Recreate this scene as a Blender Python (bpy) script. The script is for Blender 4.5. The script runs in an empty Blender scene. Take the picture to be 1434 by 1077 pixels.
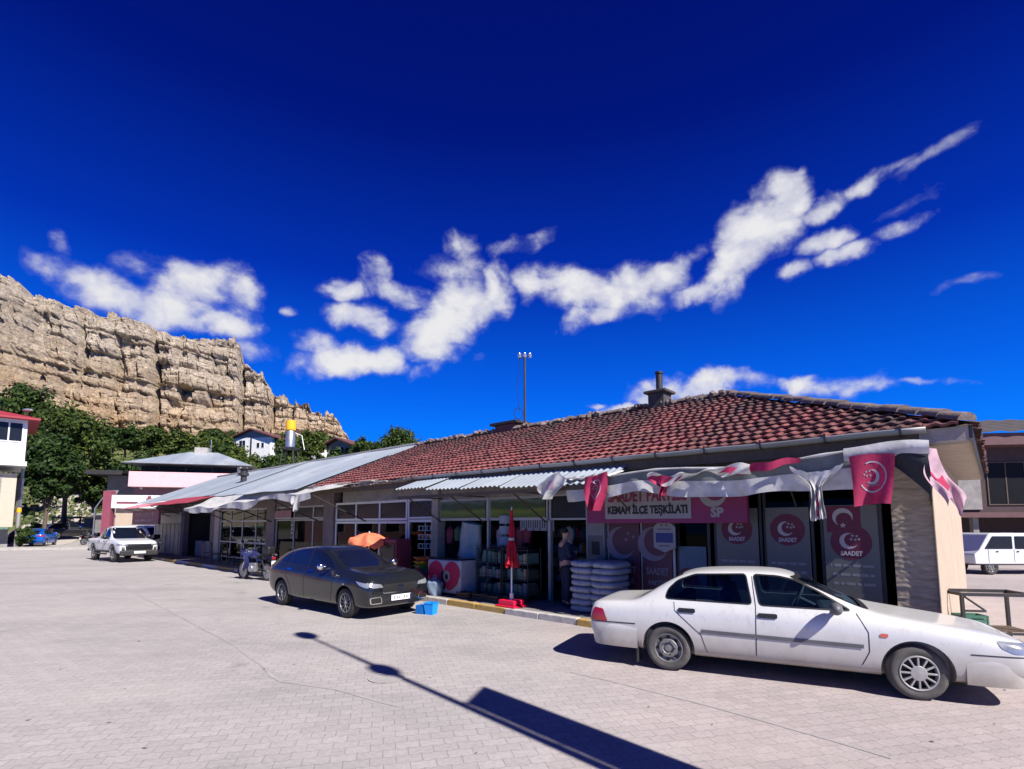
import bpy, bmesh, math, random
from mathutils import Vector, Matrix, noise
from mathutils.bvhtree import BVHTree
from mathutils.geometry import delaunay_2d_cdt
random.seed(7)
R = math.radians
SC = bpy.context.scene
COL = SC.collection
# ------------------------------------------------------------------ camera model (also used to plan positions)
FPX, PCX, PCY, TH, CAMH = 740., 717., 660., math.atan(0.1), 2.0
CT, ST = math.cos(TH), math.sin(TH)
def ray(px, py):
    u = (px-PCX)/FPX; v = (PCY-py)/FPX
    return Vector((u, CT-v*ST, ST+v*CT))
def at(px, py, Y):                       # point seen at a pixel, at distance Y
    d = ray(px, py); return Vector((d.x/d.y*Y, Y, CAMH+d.z/d.y*Y))
def gr(px, py, z=0.):
    d = ray(px, py); t = (z-CAMH)/d.z; return Vector((d.x*t, d.y*t, z))
# facade frame: s along the shop front (away from the corner), n out of the front, z up
C0 = Vector((6.5, 8.18, 0)); ES = Vector((-.7395, .6732, 0)); EN = Vector((-.6732, -.7395, 0))
RB = math.atan2(.6732, -.7395)
def F(s, n, z=0.): return C0 + ES*s + EN*n + Vector((0, 0, z))

class MB:
    def __init__(self): self.v = []; self.f = []; self.m = []
    def add(self, vs, fs, mi=0):
        o = len(self.v); self.v += [tuple(v) for v in vs]
        for f in fs: self.f.append(tuple(i+o for i in f)); self.m.append(mi)
        return self
    def box(self, x0, x1, y0, y1, z0, z1, mi=0, M=None):
        vs = [Vector(p) for p in ((x0,y0,z0),(x1,y0,z0),(x1,y1,z0),(x0,y1,z0),(x0,y0,z1),(x1,y0,z1),(x1,y1,z1),(x0,y1,z1))]
        if M is not None: vs = [M @ v for v in vs]
        return self.add(vs, [(0,3,2,1),(4,5,6,7),(0,1,5,4),(1,2,6,5),(2,3,7,6),(3,0,4,7)], mi)
    def tube(self, pts, r, seg=8, mi=0, cap=True):
        pts = [Vector(p) for p in pts]; n = len(pts)
        rs = r if isinstance(r, (list, tuple)) else [r]*n
        vs = []; fs = []; up = None
        for i, p in enumerate(pts):
            t = (pts[min(i+1, n-1)]-pts[max(i-1, 0)]).normalized()
            if up is None: up = Vector((0,0,1)) if abs(t.z) < .9 else Vector((1,0,0))
            a = t.cross(up).normalized(); b = a.cross(t).normalized(); up = b
            for k in range(seg):
                an = 2*math.pi*k/seg
                vs.append(p + (a*math.cos(an)+b*math.sin(an))*rs[i])
        for i in range(n-1):
            for k in range(seg):
                k2 = (k+1) % seg
                fs.append((i*seg+k, i*seg+k2, (i+1)*seg+k2, (i+1)*seg+k))
        if cap:
            fs.append(tuple(range(seg))[::-1]); fs.append(tuple((n-1)*seg+k for k in range(seg)))
        return self.add(vs, fs, mi)
    def lathe(self, prof, seg=24, M=None, mi=0, closed=False, cap=True):
        vs = []; fs = []; n = len(prof)
        for (r, z) in prof:
            for k in range(seg):
                a = 2*math.pi*k/seg; vs.append(Vector((r*math.cos(a), r*math.sin(a), z)))
        if M is not None: vs = [M @ v for v in vs]
        for i in range(n if closed else n-1):
            j = (i+1) % n
            for k in range(seg):
                k2 = (k+1) % seg; fs.append((i*seg+k, i*seg+k2, j*seg+k2, j*seg+k))
        if not closed and cap:
            if prof[0][0] > 1e-4: fs.append(tuple(range(seg))[::-1])
            if prof[-1][0] > 1e-4: fs.append(tuple((n-1)*seg+k for k in range(seg)))
        return self.add(vs, fs, mi)
    def prism(self, poly, fn, c0, c1, mi=0):   # fn(a,b,c) -> xyz
        n = len(poly); vs = [fn(a, b, c0) for a, b in poly]+[fn(a, b, c1) for a, b in poly]
        fs = [tuple(range(n))[::-1], tuple(range(n, 2*n))]+[(i, (i+1) % n, n+(i+1) % n, n+i) for i in range(n)]
        return self.add(vs, fs, mi)
    def grid(self, fn, nu, nv, mi=0):
        vs = [fn(i/nu, j/nv) for j in range(nv+1) for i in range(nu+1)]
        fs = [(j*(nu+1)+i, j*(nu+1)+i+1, (j+1)*(nu+1)+i+1, (j+1)*(nu+1)+i) for j in range(nv) for i in range(nu)]
        return self.add(vs, fs, mi)
    def text(self, s, size, fn, depth=.004, mi=0, bold=0., wid=None):
        cu = bpy.data.curves.new('t', 'FONT'); cu.body = s; cu.size = size; cu.align_x = 'CENTER'
        cu.extrude = depth/2; cu.offset = bold; cu.resolution_u = 2
        ob = bpy.data.objects.new('t', cu); COL.objects.link(ob)
        dg = bpy.context.evaluated_depsgraph_get(); ev = ob.evaluated_get(dg); me = ev.to_mesh()
        vs = [v.co.copy() for v in me.vertices]; fs = [tuple(p.vertices) for p in me.polygons]
        ev.to_mesh_clear(); bpy.data.objects.remove(ob); bpy.data.curves.remove(cu)
        if vs:
            k = 1.
            if wid: k = wid/(max(v.x for v in vs)-min(v.x for v in vs))
            self.add([fn(v.x*k, v.y, v.z) for v in vs], fs, mi)
        return self
    def build(self, name, mats, parent=None, smooth=False, bevel=0., loc=None, rotz=0., fix=True, sharp=40):
        me = bpy.data.meshes.new(name); me.from_pydata(self.v, [], self.f)
        if not isinstance(mats, (list, tuple)): mats = [mats]
        for m in mats: me.materials.append(m)
        if len(mats) > 1: me.polygons.foreach_set('material_index', self.m)
        if fix:
            bm = bmesh.new(); bm.from_mesh(me); bmesh.ops.recalc_face_normals(bm, faces=bm.faces); bm.to_mesh(me); bm.free()
        if smooth:
            me.polygons.foreach_set('use_smooth', [True]*len(me.polygons)); me.set_sharp_from_angle(angle=R(sharp))
        me.update()
        o = bpy.data.objects.new(name, me); COL.objects.link(o)
        if parent is not None: o.parent = parent
        if loc is not None: o.location = loc
        o.rotation_euler.z = rotz
        if bevel:
            b = o.modifiers.new('bevel', 'BEVEL'); b.width = bevel; b.segments = 2; b.limit_method = 'ANGLE'
        return o
def tag(o, label, cat, group=None):
    o['label'] = label; o['category'] = cat
    if group: o['group'] = group
    return o
def thing(name, label, cat, loc=(0,0,0), rotz=0., group=None):
    o = bpy.data.objects.new(name, None); COL.objects.link(o); o.empty_display_size = .2
    o.location = loc; o.rotation_euler.z = rotz
    return tag(o, label, cat, group)
def struct(o, kind='structure'): o['kind'] = kind; return o
def dup(root, loc=None, rotz=None, label=None, group=None, scale=None):
    def cp(o, par):
        c = o.copy(); COL.objects.link(c)
        if par is not None: c.parent = par
        for ch in list(o.children): cp(ch, c)
        return c
    r = cp(root, None)
    if loc is not None: r.location = loc
    if rotz is not None: r.rotation_euler.z = rotz
    if label: r['label'] = label
    if group: r['group'] = group
    if scale is not None: r.scale = scale if hasattr(scale, '__len__') else (scale,)*3
    return r
def evalmesh(o):
    dg = bpy.context.evaluated_depsgraph_get(); dg.update()
    return bpy.data.meshes.new_from_object(o.evaluated_get(dg))
def Rz(a): return Matrix.Rotation(a, 4, 'Z')
def Tr(*v): return Matrix.Translation(Vector(v))
# ------------------------------------------------------------------ materials
MATS = {}
def nodes(name):
    m = bpy.data.materials.new(name); m.use_nodes = True
    nt = m.node_tree; b = nt.nodes['Principled BSDF']; return m, nt, b
def N(nt, t, **kw):
    n = nt.nodes.new(t)
    for k, v in kw.items():
        if k.startswith('i_'):
            key = k[2:]; key = int(key) if key.isdigit() else key.replace('_', ' ')
            n.inputs[key].default_value = v
        else: setattr(n, k, v)
    return n
def math_(nt, op, a, b=None, clamp=False):
    n = nt.nodes.new('ShaderNodeMath'); n.operation = op; n.use_clamp = clamp
    for i, x in enumerate((a, b)):
        if x is None: continue
        if hasattr(x, 'links'): nt.links.new(x, n.inputs[i])
        else: n.inputs[i].default_value = x
    return n.outputs[0]
def mixc(nt, fac, a, b, mode='MIX'):
    n = nt.nodes.new('ShaderNodeMix'); n.data_type = 'RGBA'; n.blend_type = mode
    for i, x in ((0, fac), (6, a), (7, b)):
        if hasattr(x, 'links'): nt.links.new(x, n.inputs[i])
        else: n.inputs[i].default_value = x if i == 0 or len(x) == 4 else (*x, 1)
    return n.outputs[2]
def ramp(nt, src, stops):
    n = nt.nodes.new('ShaderNodeValToRGB'); nt.links.new(src, n.inputs[0]); cr = n.color_ramp
    while len(cr.elements) < len(stops): cr.elements.new(.5)
    for e, (p, c) in zip(cr.elements, stops):
        e.position = p; e.color = (*c, 1) if hasattr(c, '__len__') else (c, c, c, 1)
    return n.outputs[0]
def noise_(nt, co, scale, detail=4, rough=.55, dist=0.):
    n = N(nt, 'ShaderNodeTexNoise', i_Scale=scale, i_Detail=detail, i_Roughness=rough, i_Distortion=dist)
    if co is not None: nt.links.new(co, n.inputs['Vector'])
    return n.outputs[0]
def mapping(nt, co, scale=(1,1,1), rot=(0,0,0), loc=(0,0,0)):
    n = N(nt, 'ShaderNodeMapping'); nt.links.new(co, n.inputs[0])
    n.inputs['Scale'].default_value = scale; n.inputs['Rotation'].default_value = rot; n.inputs['Location'].default_value = loc
    return n.outputs[0]
def bump(nt, b, h, strength=.3, dist=.02):
    n = N(nt, 'ShaderNodeBump', i_Strength=strength, i_Distance=dist); nt.links.new(h, n.inputs['Height'])
    nt.links.new(n.outputs[0], b.inputs['Normal'])
def objco(nt): return N(nt, 'ShaderNodeTexCoord').outputs['Object']
def mul(c, k): return tuple(min(1, x*k) for x in c)
def mat(name, c, rough=.6, metal=0., var=.18, scale=3., bmp=.0, bs=30., spec=.5, coat=0., dirt=None, island=0.):
    if name in MATS: return MATS[name]
    m, nt, b = nodes(name); co = objco(nt)
    f = noise_(nt, co, scale, 6, .62)
    col = ramp(nt, f, [(.28, mul(c, 1-var)), (.72, mul(c, 1+var))])
    if dirt:
        g = noise_(nt, co, dirt[1], 5, .7); g = ramp(nt, g, [(.5, 0), (.75, dirt[2])])
        col = mixc(nt, g, col, dirt[0])
    if island:
        g = N(nt, 'ShaderNodeNewGeometry').outputs['Random Per Island']
        col = mixc(nt, 1., col, ramp(nt, g, [(0, 1-island), (1, 1)]), 'MULTIPLY')
    nt.links.new(col, b.inputs['Base Color'])
    b.inputs['Roughness'].default_value = rough; b.inputs['Metallic'].default_value = metal
    b.inputs['Specular IOR Level'].default_value = spec; b.inputs['Coat Weight'].default_value = coat
    b.inputs['Coat Roughness'].default_value = .05
    if bmp: bump(nt, b, noise_(nt, co, bs, 4, .6), bmp, .02)
    MATS[name] = m; return m
def srgb(r, g, b):
    f = lambda x: (x/255/12.92 if x <= 10 else ((x/255+.055)/1.055)**2.4)
    return (f(r), f(g), f(b))
def glass_mat(name, tint, f0=.06, ior=1.5):
    m = bpy.data.materials.new(name); m.use_nodes = True; nt = m.node_tree; nt.nodes.clear()
    out = N(nt, 'ShaderNodeOutputMaterial'); mx = N(nt, 'ShaderNodeMixShader')
    tr = N(nt, 'ShaderNodeBsdfTransparent'); tr.inputs[0].default_value = (*tint, 1)
    gl = N(nt, 'ShaderNodeBsdfGlossy'); gl.inputs['Roughness'].default_value = .02
    fr = N(nt, 'ShaderNodeFresnel', i_IOR=ior)
    nt.links.new(math_(nt, 'ADD', fr.outputs[0], f0-.04, True), mx.inputs[0])
    nt.links.new(tr.outputs[0], mx.inputs[1]); nt.links.new(gl.outputs[0], mx.inputs[2]); nt.links.new(mx.outputs[0], out.inputs[0])
    return m
def fabric_mat(name, c, trans=.35, var=.12):
    m, nt, b = nodes(name); co = objco(nt)
    f = noise_(nt, co, 4., 5); col = ramp(nt, f, [(.3, mul(c, 1-var)), (.7, mul(c, 1+var))])
    nt.links.new(col, b.inputs['Base Color']); b.inputs['Roughness'].default_value = .8
    tl = N(nt, 'ShaderNodeBsdfTranslucent'); nt.links.new(col, tl.inputs[0])
    mx = N(nt, 'ShaderNodeMixShader'); mx.inputs[0].default_value = trans
    nt.links.new(b.outputs[0], mx.inputs[1]); nt.links.new(tl.outputs[0], mx.inputs[2])
    bump(nt, b, noise_(nt, co, 14., 4), .3, .02)
    nt.links.new(mx.outputs[0], nt.nodes['Material Output'].inputs[0]); return m
def M_(n): return MATS[n]
mat('white_paint', (.78,.78,.77), .5, var=.06, dirt=((.35,.33,.3), 3, .5))
mat('plaster_white', (.72,.72,.71), .8, var=.08, bmp=.2, dirt=((.4,.38,.35), 1.2, .6))
mat('plaster_peach', (.45,.355,.265), .85, var=.12, scale=1.5, bmp=.35, bs=60, dirt=((.32,.25,.18), 1.6, .5))
mat('plaster_mauve', (.17,.13,.135), .85, var=.15, bmp=.25, dirt=((.08,.065,.06), 2, .7))
mat('plaster_grey', (.25,.235,.22), .85, var=.2, bmp=.3, dirt=((.1,.09,.085), 1.4, .7))
mat('plaster_pink', (.70,.43,.45), .8, var=.06, bmp=.15)
mat('plaster_rose', (.30,.17,.185), .85, var=.12, bmp=.15)
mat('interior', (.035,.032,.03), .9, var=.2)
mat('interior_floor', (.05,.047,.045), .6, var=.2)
mat('dark_metal', (.035,.035,.038), .55, .3, bmp=.1, dirt=((.09,.05,.03), 4, .5))
mat('steel', (.42,.43,.44), .4, .8, dirt=((.2,.17,.14), 4, .4))
mat('galvanised', (.30,.295,.285), .55, .25, var=.12, scale=1.4, dirt=((.3,.25,.2), 1.1, .5))
mat('alu_frame', (.40,.39,.385), .45, .3, var=.08)
mat('white_frame', (.62,.62,.62), .5, var=.06)
mat('wood_dark', (.09,.06,.04), .7, var=.3, scale=8, bmp=.3)
mat('wood_board', (.36,.31,.26), .75, var=.2, scale=5, bmp=.2)
mat('black_plastic', (.012,.012,.013), .45)
mat('grey_plastic', (.10,.10,.105), .5)
mat('rubber', (.022,.021,.021), .8, var=.3, dirt=((.10,.09,.08), 3, .5))
mat('rubber_dusty', (.075,.07,.065), .9, var=.25, scale=6, dirt=((.17,.15,.13), 2.5, .7))
mat('rim_silver', (.30,.30,.31), .35, .7, var=.08)
mat('rim_grey', (.22,.215,.21), .5, .5, var=.2, scale=8)
mat('hubcap', (.33,.32,.31), .5, .3, var=.2, scale=8)
mat('chrome', (.75,.75,.76), .12, 1., var=.03)
mat('red_lens', (.30,.012,.02), .15, coat=.6)
mat('amber_lens', (.5,.1,.05), .2, coat=.5)
mat('clear_lens', (.38,.40,.43), .12, .5, var=.25, scale=14, coat=1.)
mat('seat_fabric', (.05,.055,.065), .9)
mat('plate_white', (.75,.76,.78), .5, var=.03)
mat('ink_black', (.015,.015,.02), .7)
mat('ink_grey', (.22,.22,.23), .7)
mat('ink_blue', (.02,.04,.16), .6)
mat('ink_purple', (.22,.02,.09), .6)
mat('ink_white', (.38,.345,.37), .6, var=.03)  # white print, toned down in colour to suit the shaded posters
mat('party_red', (.42,.012,.075), .6, var=.1)
mat('party_dark', (.11,.010,.035), .6, var=.15)  # party red with the shade on the window posters mixed into the colour
mat('poster_white', (.115,.115,.108), .5, var=.08)  # white paper, darkened in colour for the shade under the canopy
mat('sign_white', (.29,.275,.28), .6, var=.06)
mat('red_plastic', (.62,.008,.05), .4, var=.08)
mat('blue_plastic', (.0,.27,.80), .4, var=.08)
mat('sack', (.30,.32,.37), .75, var=.12, scale=5, bmp=.5, bs=14)  # white sacking, its colour lowered for the shade the piles stand in
mat('maroon_sheet', (.26,.035,.055), .6, var=.15, dirt=((.12,.05,.05), 2, .5))
mat('skin', (.45,.26,.18), .55, var=.06)
mat('navy_cloth', (.012,.02,.05), .9, var=.2)
mat('denim', (.015,.022,.045), .9, var=.2)
mat('pane_black', (.008,.008,.01), .5, spec=.12)
mat('hair', (.012,.01,.009), .7)
mat('cardboard', (.33,.22,.13), .8)
mat('green_box', (.08,.16,.12), .6, var=.3)
mat('yellow_tank', (.85,.42,.01), .4, var=.06)
mat('concrete', (.36,.34,.32), .9, var=.15, bmp=.3, dirt=((.18,.17,.16), 2, .6))
mat('terracotta_dark', (.12,.045,.04), .8, var=.25)
fab_white = fabric_mat('fabric_white', (.53,.52,.50), .15, .24)
fab_grey = fabric_mat('fabric_grey', (.16,.175,.165), .10, .25)
fab_red = fabric_mat('fabric_red', (.40,.022,.085), .2, .25)
fab_rose = fabric_mat('fabric_rose', (.46,.30,.35), .2, .35)
fab_maroon = fabric_mat('fabric_maroon', (.36,.03,.06), .15)
fab_dark = fabric_mat('fabric_dark', (.02,.022,.028), .05)
fab_orange = fabric_mat('fabric_orange', (.88,.24,.12), .3)
fab_umb = fabric_mat('fabric_umbrella_red', (.50,.008,.03), .2, .3)
glass_shop = glass_mat('glass_shop', (.30,.33,.33), .03, 1.28)
glass_car = glass_mat('glass_car', (.36,.50,.62), .06)
glass_dark = glass_mat('glass_car_dark', (.05,.06,.08), .07)
mat('car_glass_solid', (.006,.008,.014), .04, var=.2, spec=.5, coat=.4)
mat('chimney_soot', (.06,.052,.05), .9, var=.3, scale=4, bmp=.4)
def solid_glass(name, c):
    m = mat(name, c, .22, var=.2, spec=.3); return m
solid_glass('pane_dark', (.012,.014,.018)); solid_glass('pane_teal', (.02,.06,.065))

def paint(name, c, rough=.3, metal=0., dirt=None):
    m, nt, b = nodes(name); co = objco(nt)
    col = ramp(nt, noise_(nt, co, 1.5, 3), [(.3, mul(c, .95)), (.7, mul(c, 1.03))])
    if dirt:                              # road dust: speckle and low grime with a ragged edge
        sep = N(nt, 'ShaderNodeSeparateXYZ'); nt.links.new(co, sep.inputs[0])
        n1 = noise_(nt, co, 3.5, 8, .7)
        h = math_(nt, 'ADD', sep.outputs[2], math_(nt, 'MULTIPLY', n1, -.45))
        g = ramp(nt, h, [(.02, .9), (.16, .55), (.48, 0.)])
        sp = ramp(nt, noise_(nt, mapping(nt, co, (18, 18, 7)), 1., 5, .7), [(.54, 0), (.72, .42)])
        col = mixc(nt, math_(nt, 'MAXIMUM', g, sp), col, dirt)
    nt.links.new(col, b.inputs['Base Color'])
    b.inputs['Roughness'].default_value = rough; b.inputs['Metallic'].default_value = metal
    b.inputs['Coat Weight'].default_value = .6; b.inputs['Coat Roughness'].default_value = .06
    return m
paint_white = paint('paint_white', (.56,.555,.54), .34, 0, (.30,.26,.21))
paint_white2 = paint('paint_white_clean', (.62,.63,.64), .3)
paint_grey = paint('paint_dark_grey', (.012,.0145,.018), .22, .2)
paint_blue = paint('paint_blue', (.0,.10,.50), .28, .2)
paint_black = paint('paint_black', (.012,.012,.014), .25)
paint_silver = paint('paint_silver', (.30,.31,.32), .3, .5)
# ------------------------------------------------------------------ camera
cam = bpy.data.cameras.new('camera'); co_ = bpy.data.objects.new('camera', cam); COL.objects.link(co_)
co_.location = (0, 0, CAMH); co_.rotation_euler = (R(90)+TH, 0, 0)
cam.sensor_width = 36.; cam.lens = 36.*FPX/1434.; cam.shift_y = (PCY-538.5)/1434.; cam.clip_end = 3000; cam.clip_start = .05
SC.camera = co_
SC.view_settings.view_transform = 'Standard'; SC.view_settings.look = 'None'; SC.view_settings.gamma = 1
SC.view_settings.exposure = EXPO = 1.02
SC.cycles.max_bounces = 8; SC.cycles.diffuse_bounces = 2; SC.cycles.transparent_max_bounces = 16
# ------------------------------------------------------------------ sun
SUN_EL = R(43); SH = Vector((.652, -.758))          # horizontal direction towards the sun
sd = Vector((SH.x*math.cos(SUN_EL), SH.y*math.cos(SUN_EL), math.sin(SUN_EL))).normalized()
sl = bpy.data.lights.new('sun', 'SUN'); sl.energy = 4.2; sl.angle = R(.5); sl.color = (1., .955, .90)
so = bpy.data.objects.new('sun', sl); COL.objects.link(so); so.rotation_euler = sd.to_track_quat('Z', 'Y').to_euler(); so.location = (20, -25, 40)
# ------------------------------------------------------------------ sky with clouds
w = bpy.data.worlds.new('World'); SC.world = w; w.use_nodes = True; nt = w.node_tree
bg = nt.nodes['Background']
sky = N(nt, 'ShaderNodeTexSky'); sky.sky_type = 'NISHITA'; sky.sun_disc = False
sky.sun_elevation = SUN_EL; sky.sun_rotation = math.atan2(SH.x, SH.y)
sky.altitude = 1200; sky.dust_density = .3; sky.ozone_density = 3.
dirn = N(nt, 'ShaderNodeTexCoord').outputs['Generated']
nrm = N(nt, 'ShaderNodeVectorMath', operation='NORMALIZE'); nt.links.new(dirn, nrm.inputs[0]); d0 = nrm.outputs[0]
sepw = N(nt, 'ShaderNodeSeparateXYZ'); nt.links.new(d0, sepw.inputs[0])
# deep polarised blue: the sky is darkened and saturated with height
tint = ramp(nt, sepw.outputs[2], [(0., (.01,.27,1.)), (.12, (.003,.20,.95)), (.24, (.002,.12,.80)), (.42, (.001,.036,.48)), (.62, (.0005,.0105,.245)), (.85, (.0005,.005,.155)), (1., (.003,.006,.10))])
hs = N(nt, 'ShaderNodeHueSaturation'); hs.inputs['Saturation'].default_value = 1.25; nt.links.new(sky.outputs[0], hs.inputs['Color'])
bw = N(nt, 'ShaderNodeRGBToBW'); nt.links.new(hs.outputs[0], bw.inputs[0])
lum = math_(nt, 'POWER', bw.outputs[0], .25)
skyc = mixc(nt, 1., lum, tint, 'MULTIPLY')
# clouds: ellipses on the sky sphere, frayed with noise
wn = N(nt, 'ShaderNodeTexNoise', i_Scale=9., i_Detail=5., i_Roughness=.55); nt.links.new(d0, wn.inputs['Vector'])
wv = N(nt, 'ShaderNodeVectorMath', operation='MULTIPLY_ADD'); nt.links.new(wn.outputs['Color'], wv.inputs[0])
wv.inputs[1].default_value = (.085,)*3; wv.inputs[2].default_value = (-.0425,)*3
wd = N(nt, 'ShaderNodeVectorMath', operation='ADD'); nt.links.new(d0, wd.inputs[0]); nt.links.new(wv.outputs[0], wd.inputs[1]); dw = wd.outputs[0]
CLOUDS = [ # px, py, rx, ry, angle(deg, ccw), weight
 (262,405,84,42,-12,1),(205,425,110,36,-6,1),(130,398,85,22,-14,.9),(310,398,52,34,8,1),(290,445,72,26,-10,1),(345,480,40,20,-40,.5),
 (490,508,82,25,8,1.1),(540,498,36,20,25,1),(440,485,34,24,-30,1),(412,433,14,10,0,.8),
 (478,408,36,16,8,.85),(530,385,28,22,-40,.85),(500,445,52,22,-8,.9),(560,415,60,16,-18,.85),
 (625,455,78,36,24,1.1),(600,485,48,22,0,1),(650,425,34,40,40,.9),(655,355,36,26,-30,.75),(630,385,50,24,10,.6),(695,405,24,44,-10,.9),(725,340,46,12,15,.6),(740,395,22,32,20,.8),
 (780,400,50,28,0,.8),(850,415,100,36,-4,1.15),(900,400,76,34,8,1.1),(960,365,44,18,25,.8),(840,440,60,18,10,1),(985,405,76,16,14,.9),
 (1040,370,70,32,38,1.05),(1065,320,48,66,-28,1.15),(1100,275,40,38,40,1),(1110,250,24,12,50,.9),(1150,285,46,17,14,.75),
 (1165,332,44,17,14,.75),(1190,355,38,17,10,.75),(1215,250,34,11,22,.5),(1255,322,42,11,14,.62),(1310,210,46,13,32,.46),(1270,222,40,8,18,.28),(1265,290,46,7,22,.3),(1115,385,30,12,24,.6),
 (1350,402,48,8,6,.36),(920,552,52,18,6,1),(880,572,50,10,6,1),(1020,540,60,18,2,1.05),(1165,545,80,18,-2,1.05),(1120,540,44,14,6,1),(1340,530,36,6,6,.5),(1280,536,30,5,10,.4),(835,570,14,6,0,.7),
 (85,350,14,16,0,.35),(590,515,26,14,40,.45),(660,495,18,6,0,.4)]
acc = None
for (px, py, rx, ry, an, wt) in CLOUDS:
    c = ray(px, py).normalized(); a_ = R(an)
    ex = (ray(px+math.cos(a_), py-math.sin(a_)).normalized()-c).normalized(); ey = (ray(px-math.sin(a_), py-math.cos(a_)).normalized()-c).normalized()
    k = ray(px, py).length/(ray(px, py).normalized().dot(Vector((0, CT, ST)))*ray(px, py).length)
    ex = ex-c*ex.dot(c); ey = ey-c*ey.dot(c)
    sx = (ray(px+rx*math.cos(a_), py-rx*math.sin(a_)).normalized()-c).length; sy = (ray(px-ry*math.sin(a_), py-ry*math.cos(a_)).normalized()-c).length
    dx = N(nt, 'ShaderNodeVectorMath', operation='DOT_PRODUCT'); nt.links.new(dw, dx.inputs[0]); dx.inputs[1].default_value = ex.normalized()/sx
    dy = N(nt, 'ShaderNodeVectorMath', operation='DOT_PRODUCT'); nt.links.new(dw, dy.inputs[0]); dy.inputs[1].default_value = ey.normalized()/sy
    r2 = math_(nt, 'ADD', math_(nt, 'MULTIPLY', dx.outputs['Value'], dx.outputs['Value']), math_(nt, 'MULTIPLY', dy.outputs['Value'], dy.outputs['Value']))
    v = math_(nt, 'MULTIPLY', math_(nt, 'SUBTRACT', 1.25, r2), wt)
    acc = v if acc is None else math_(nt, 'MAXIMUM', acc, v)
fb = noise_(nt, mapping(nt, d0, (1, 1, 1.15)), 16., 5, .5, .35)
fb2 = noise_(nt, mapping(nt, d0, (1, 1, 1.8)), 60., 6, .6)
den = math_(nt, 'ADD', math_(nt, 'ADD', acc, math_(nt, 'MULTIPLY', math_(nt, 'SUBTRACT', fb, .5), 3.0)), math_(nt, 'MULTIPLY', math_(nt, 'SUBTRACT', fb2, .5), .35))
den2 = math_(nt, 'MULTIPLY', den, .45)
mask = ramp(nt, den2, [(.0, 0), (.14, .07), (.28, .34), (.45, .80), (.64, 1.)])
up = N(nt, 'ShaderNodeVectorMath', operation='DOT_PRODUCT'); nt.links.new(d0, up.inputs[0]); up.inputs[1].default_value = (0, 0, 1)
mask = math_(nt, 'MULTIPLY', mask, ramp(nt, sepw.outputs[2], [(.02, 0), (.05, 1)]))
cc = ramp(nt, math_(nt, 'ADD', den2, math_(nt, 'MULTIPLY', math_(nt, 'SUBTRACT', fb2, .5), .25)), [(.10, (.52,.58,.82)), (.40, (.80,.81,.92)), (.75, (.97,.97,1.))])
fin = mixc(nt, mask, skyc, cc)
gain = N(nt, 'ShaderNodeVectorMath', operation='SCALE'); nt.links.new(fin, gain.inputs[0]); gain.inputs['Scale'].default_value = 3.5
nt.links.new(gain.outputs[0], bg.inputs[0]); bg.inputs[1].default_value = .12
# ------------------------------------------------------------------ terrain
def sstep(a, b, x):
    t = max(0., min(1., (x-a)/(b-a))); return t*t*(3-2*t)
def terr(x, y):
    if y < 40: return 0.
    a = x/max(y, 1.)
    f = sstep(-.13, -.42, a)
    t = max(0., min(1.0, (y-56)/100.))
    z = 25*t**1.45*f
    return z + .8*f*sstep(60, 90, y)*noise.noise(Vector((x*.07, y*.07, 3.)))
# paving: interlocking concrete pavers
m, nt, b = nodes('pavers'); co = objco(nt)
wob = N(nt, 'ShaderNodeTexNoise', i_Scale=.8, i_Detail=2.); nt.links.new(co, wob.inputs[0])
wv_ = N(nt, 'ShaderNodeVectorMath', operation='MULTIPLY_ADD'); nt.links.new(wob.outputs['Color'], wv_.inputs[0]); wv_.inputs[1].default_value = (.05,)*3; nt.links.new(co, wv_.inputs[2])
mp = mapping(nt, wv_.outputs[0], (1, 1, 1), (0, 0, R(-14)))
# zig-zag the courses so that the joints interlock
sp_ = N(nt, 'ShaderNodeSeparateXYZ'); nt.links.new(mp, sp_.inputs[0])
zz = math_(nt, 'PINGPONG', sp_.outputs[0], .055)
cmb = N(nt, 'ShaderNodeCombineXYZ'); nt.links.new(sp_.outputs[0], cmb.inputs[0]); nt.links.new(math_(nt, 'ADD', sp_.outputs[1], math_(nt, 'MULTIPLY', zz, .38)), cmb.inputs[1])
br = N(nt, 'ShaderNodeTexBrick', offset=.5, i_Scale=1., i_Mortar_Size=.0055, i_Mortar_Smooth=.35, i_Brick_Width=.22, i_Row_Height=.145, i_Bias=0.)
br.inputs['Color1'].default_value = (.378,.349,.338,1); br.inputs['Color2'].default_value = (.335,.309,.299,1); br.inputs['Mortar'].default_value = (.25,.232,.226,1)
nt.links.new(cmb.outputs[0], br.inputs[0])
big = noise_(nt, mapping(nt, co, (.22, .5, 1)), 1., 6, .62)
col = mixc(nt, 1., br.outputs[0], ramp(nt, big, [(.3, (.84,.85,.86)), (.5, (1.,1.,1.)), (.72, (1.10,1.07,1.06))]), 'MULTIPLY')
st = ramp(nt, noise_(nt, co, .55, 7, .68), [(.56, 0), (.74, .38)])
col = mixc(nt, st, col, (.24,.22,.21))
oil = ramp(nt, noise_(nt, co, 1.1, 3, .5), [(.66, 0), (.74, .45)])
col = mixc(nt, oil, col, (.17,.16,.155))
sand = ramp(nt, noise_(nt, mapping(nt, co, (.35, .8, 1), (0, 0, .6)), 1., 6, .65), [(.5, 0), (.7, .5)])
col = mixc(nt, sand, col, (.42,.39,.36))
gr_ = ramp(nt, noise_(nt, co, 22., 5, .7), [(.3, (.84,.84,.84)), (.65, (1.08,1.08,1.08))])
col = mixc(nt, 1., col, gr_, 'MULTIPLY')
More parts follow.
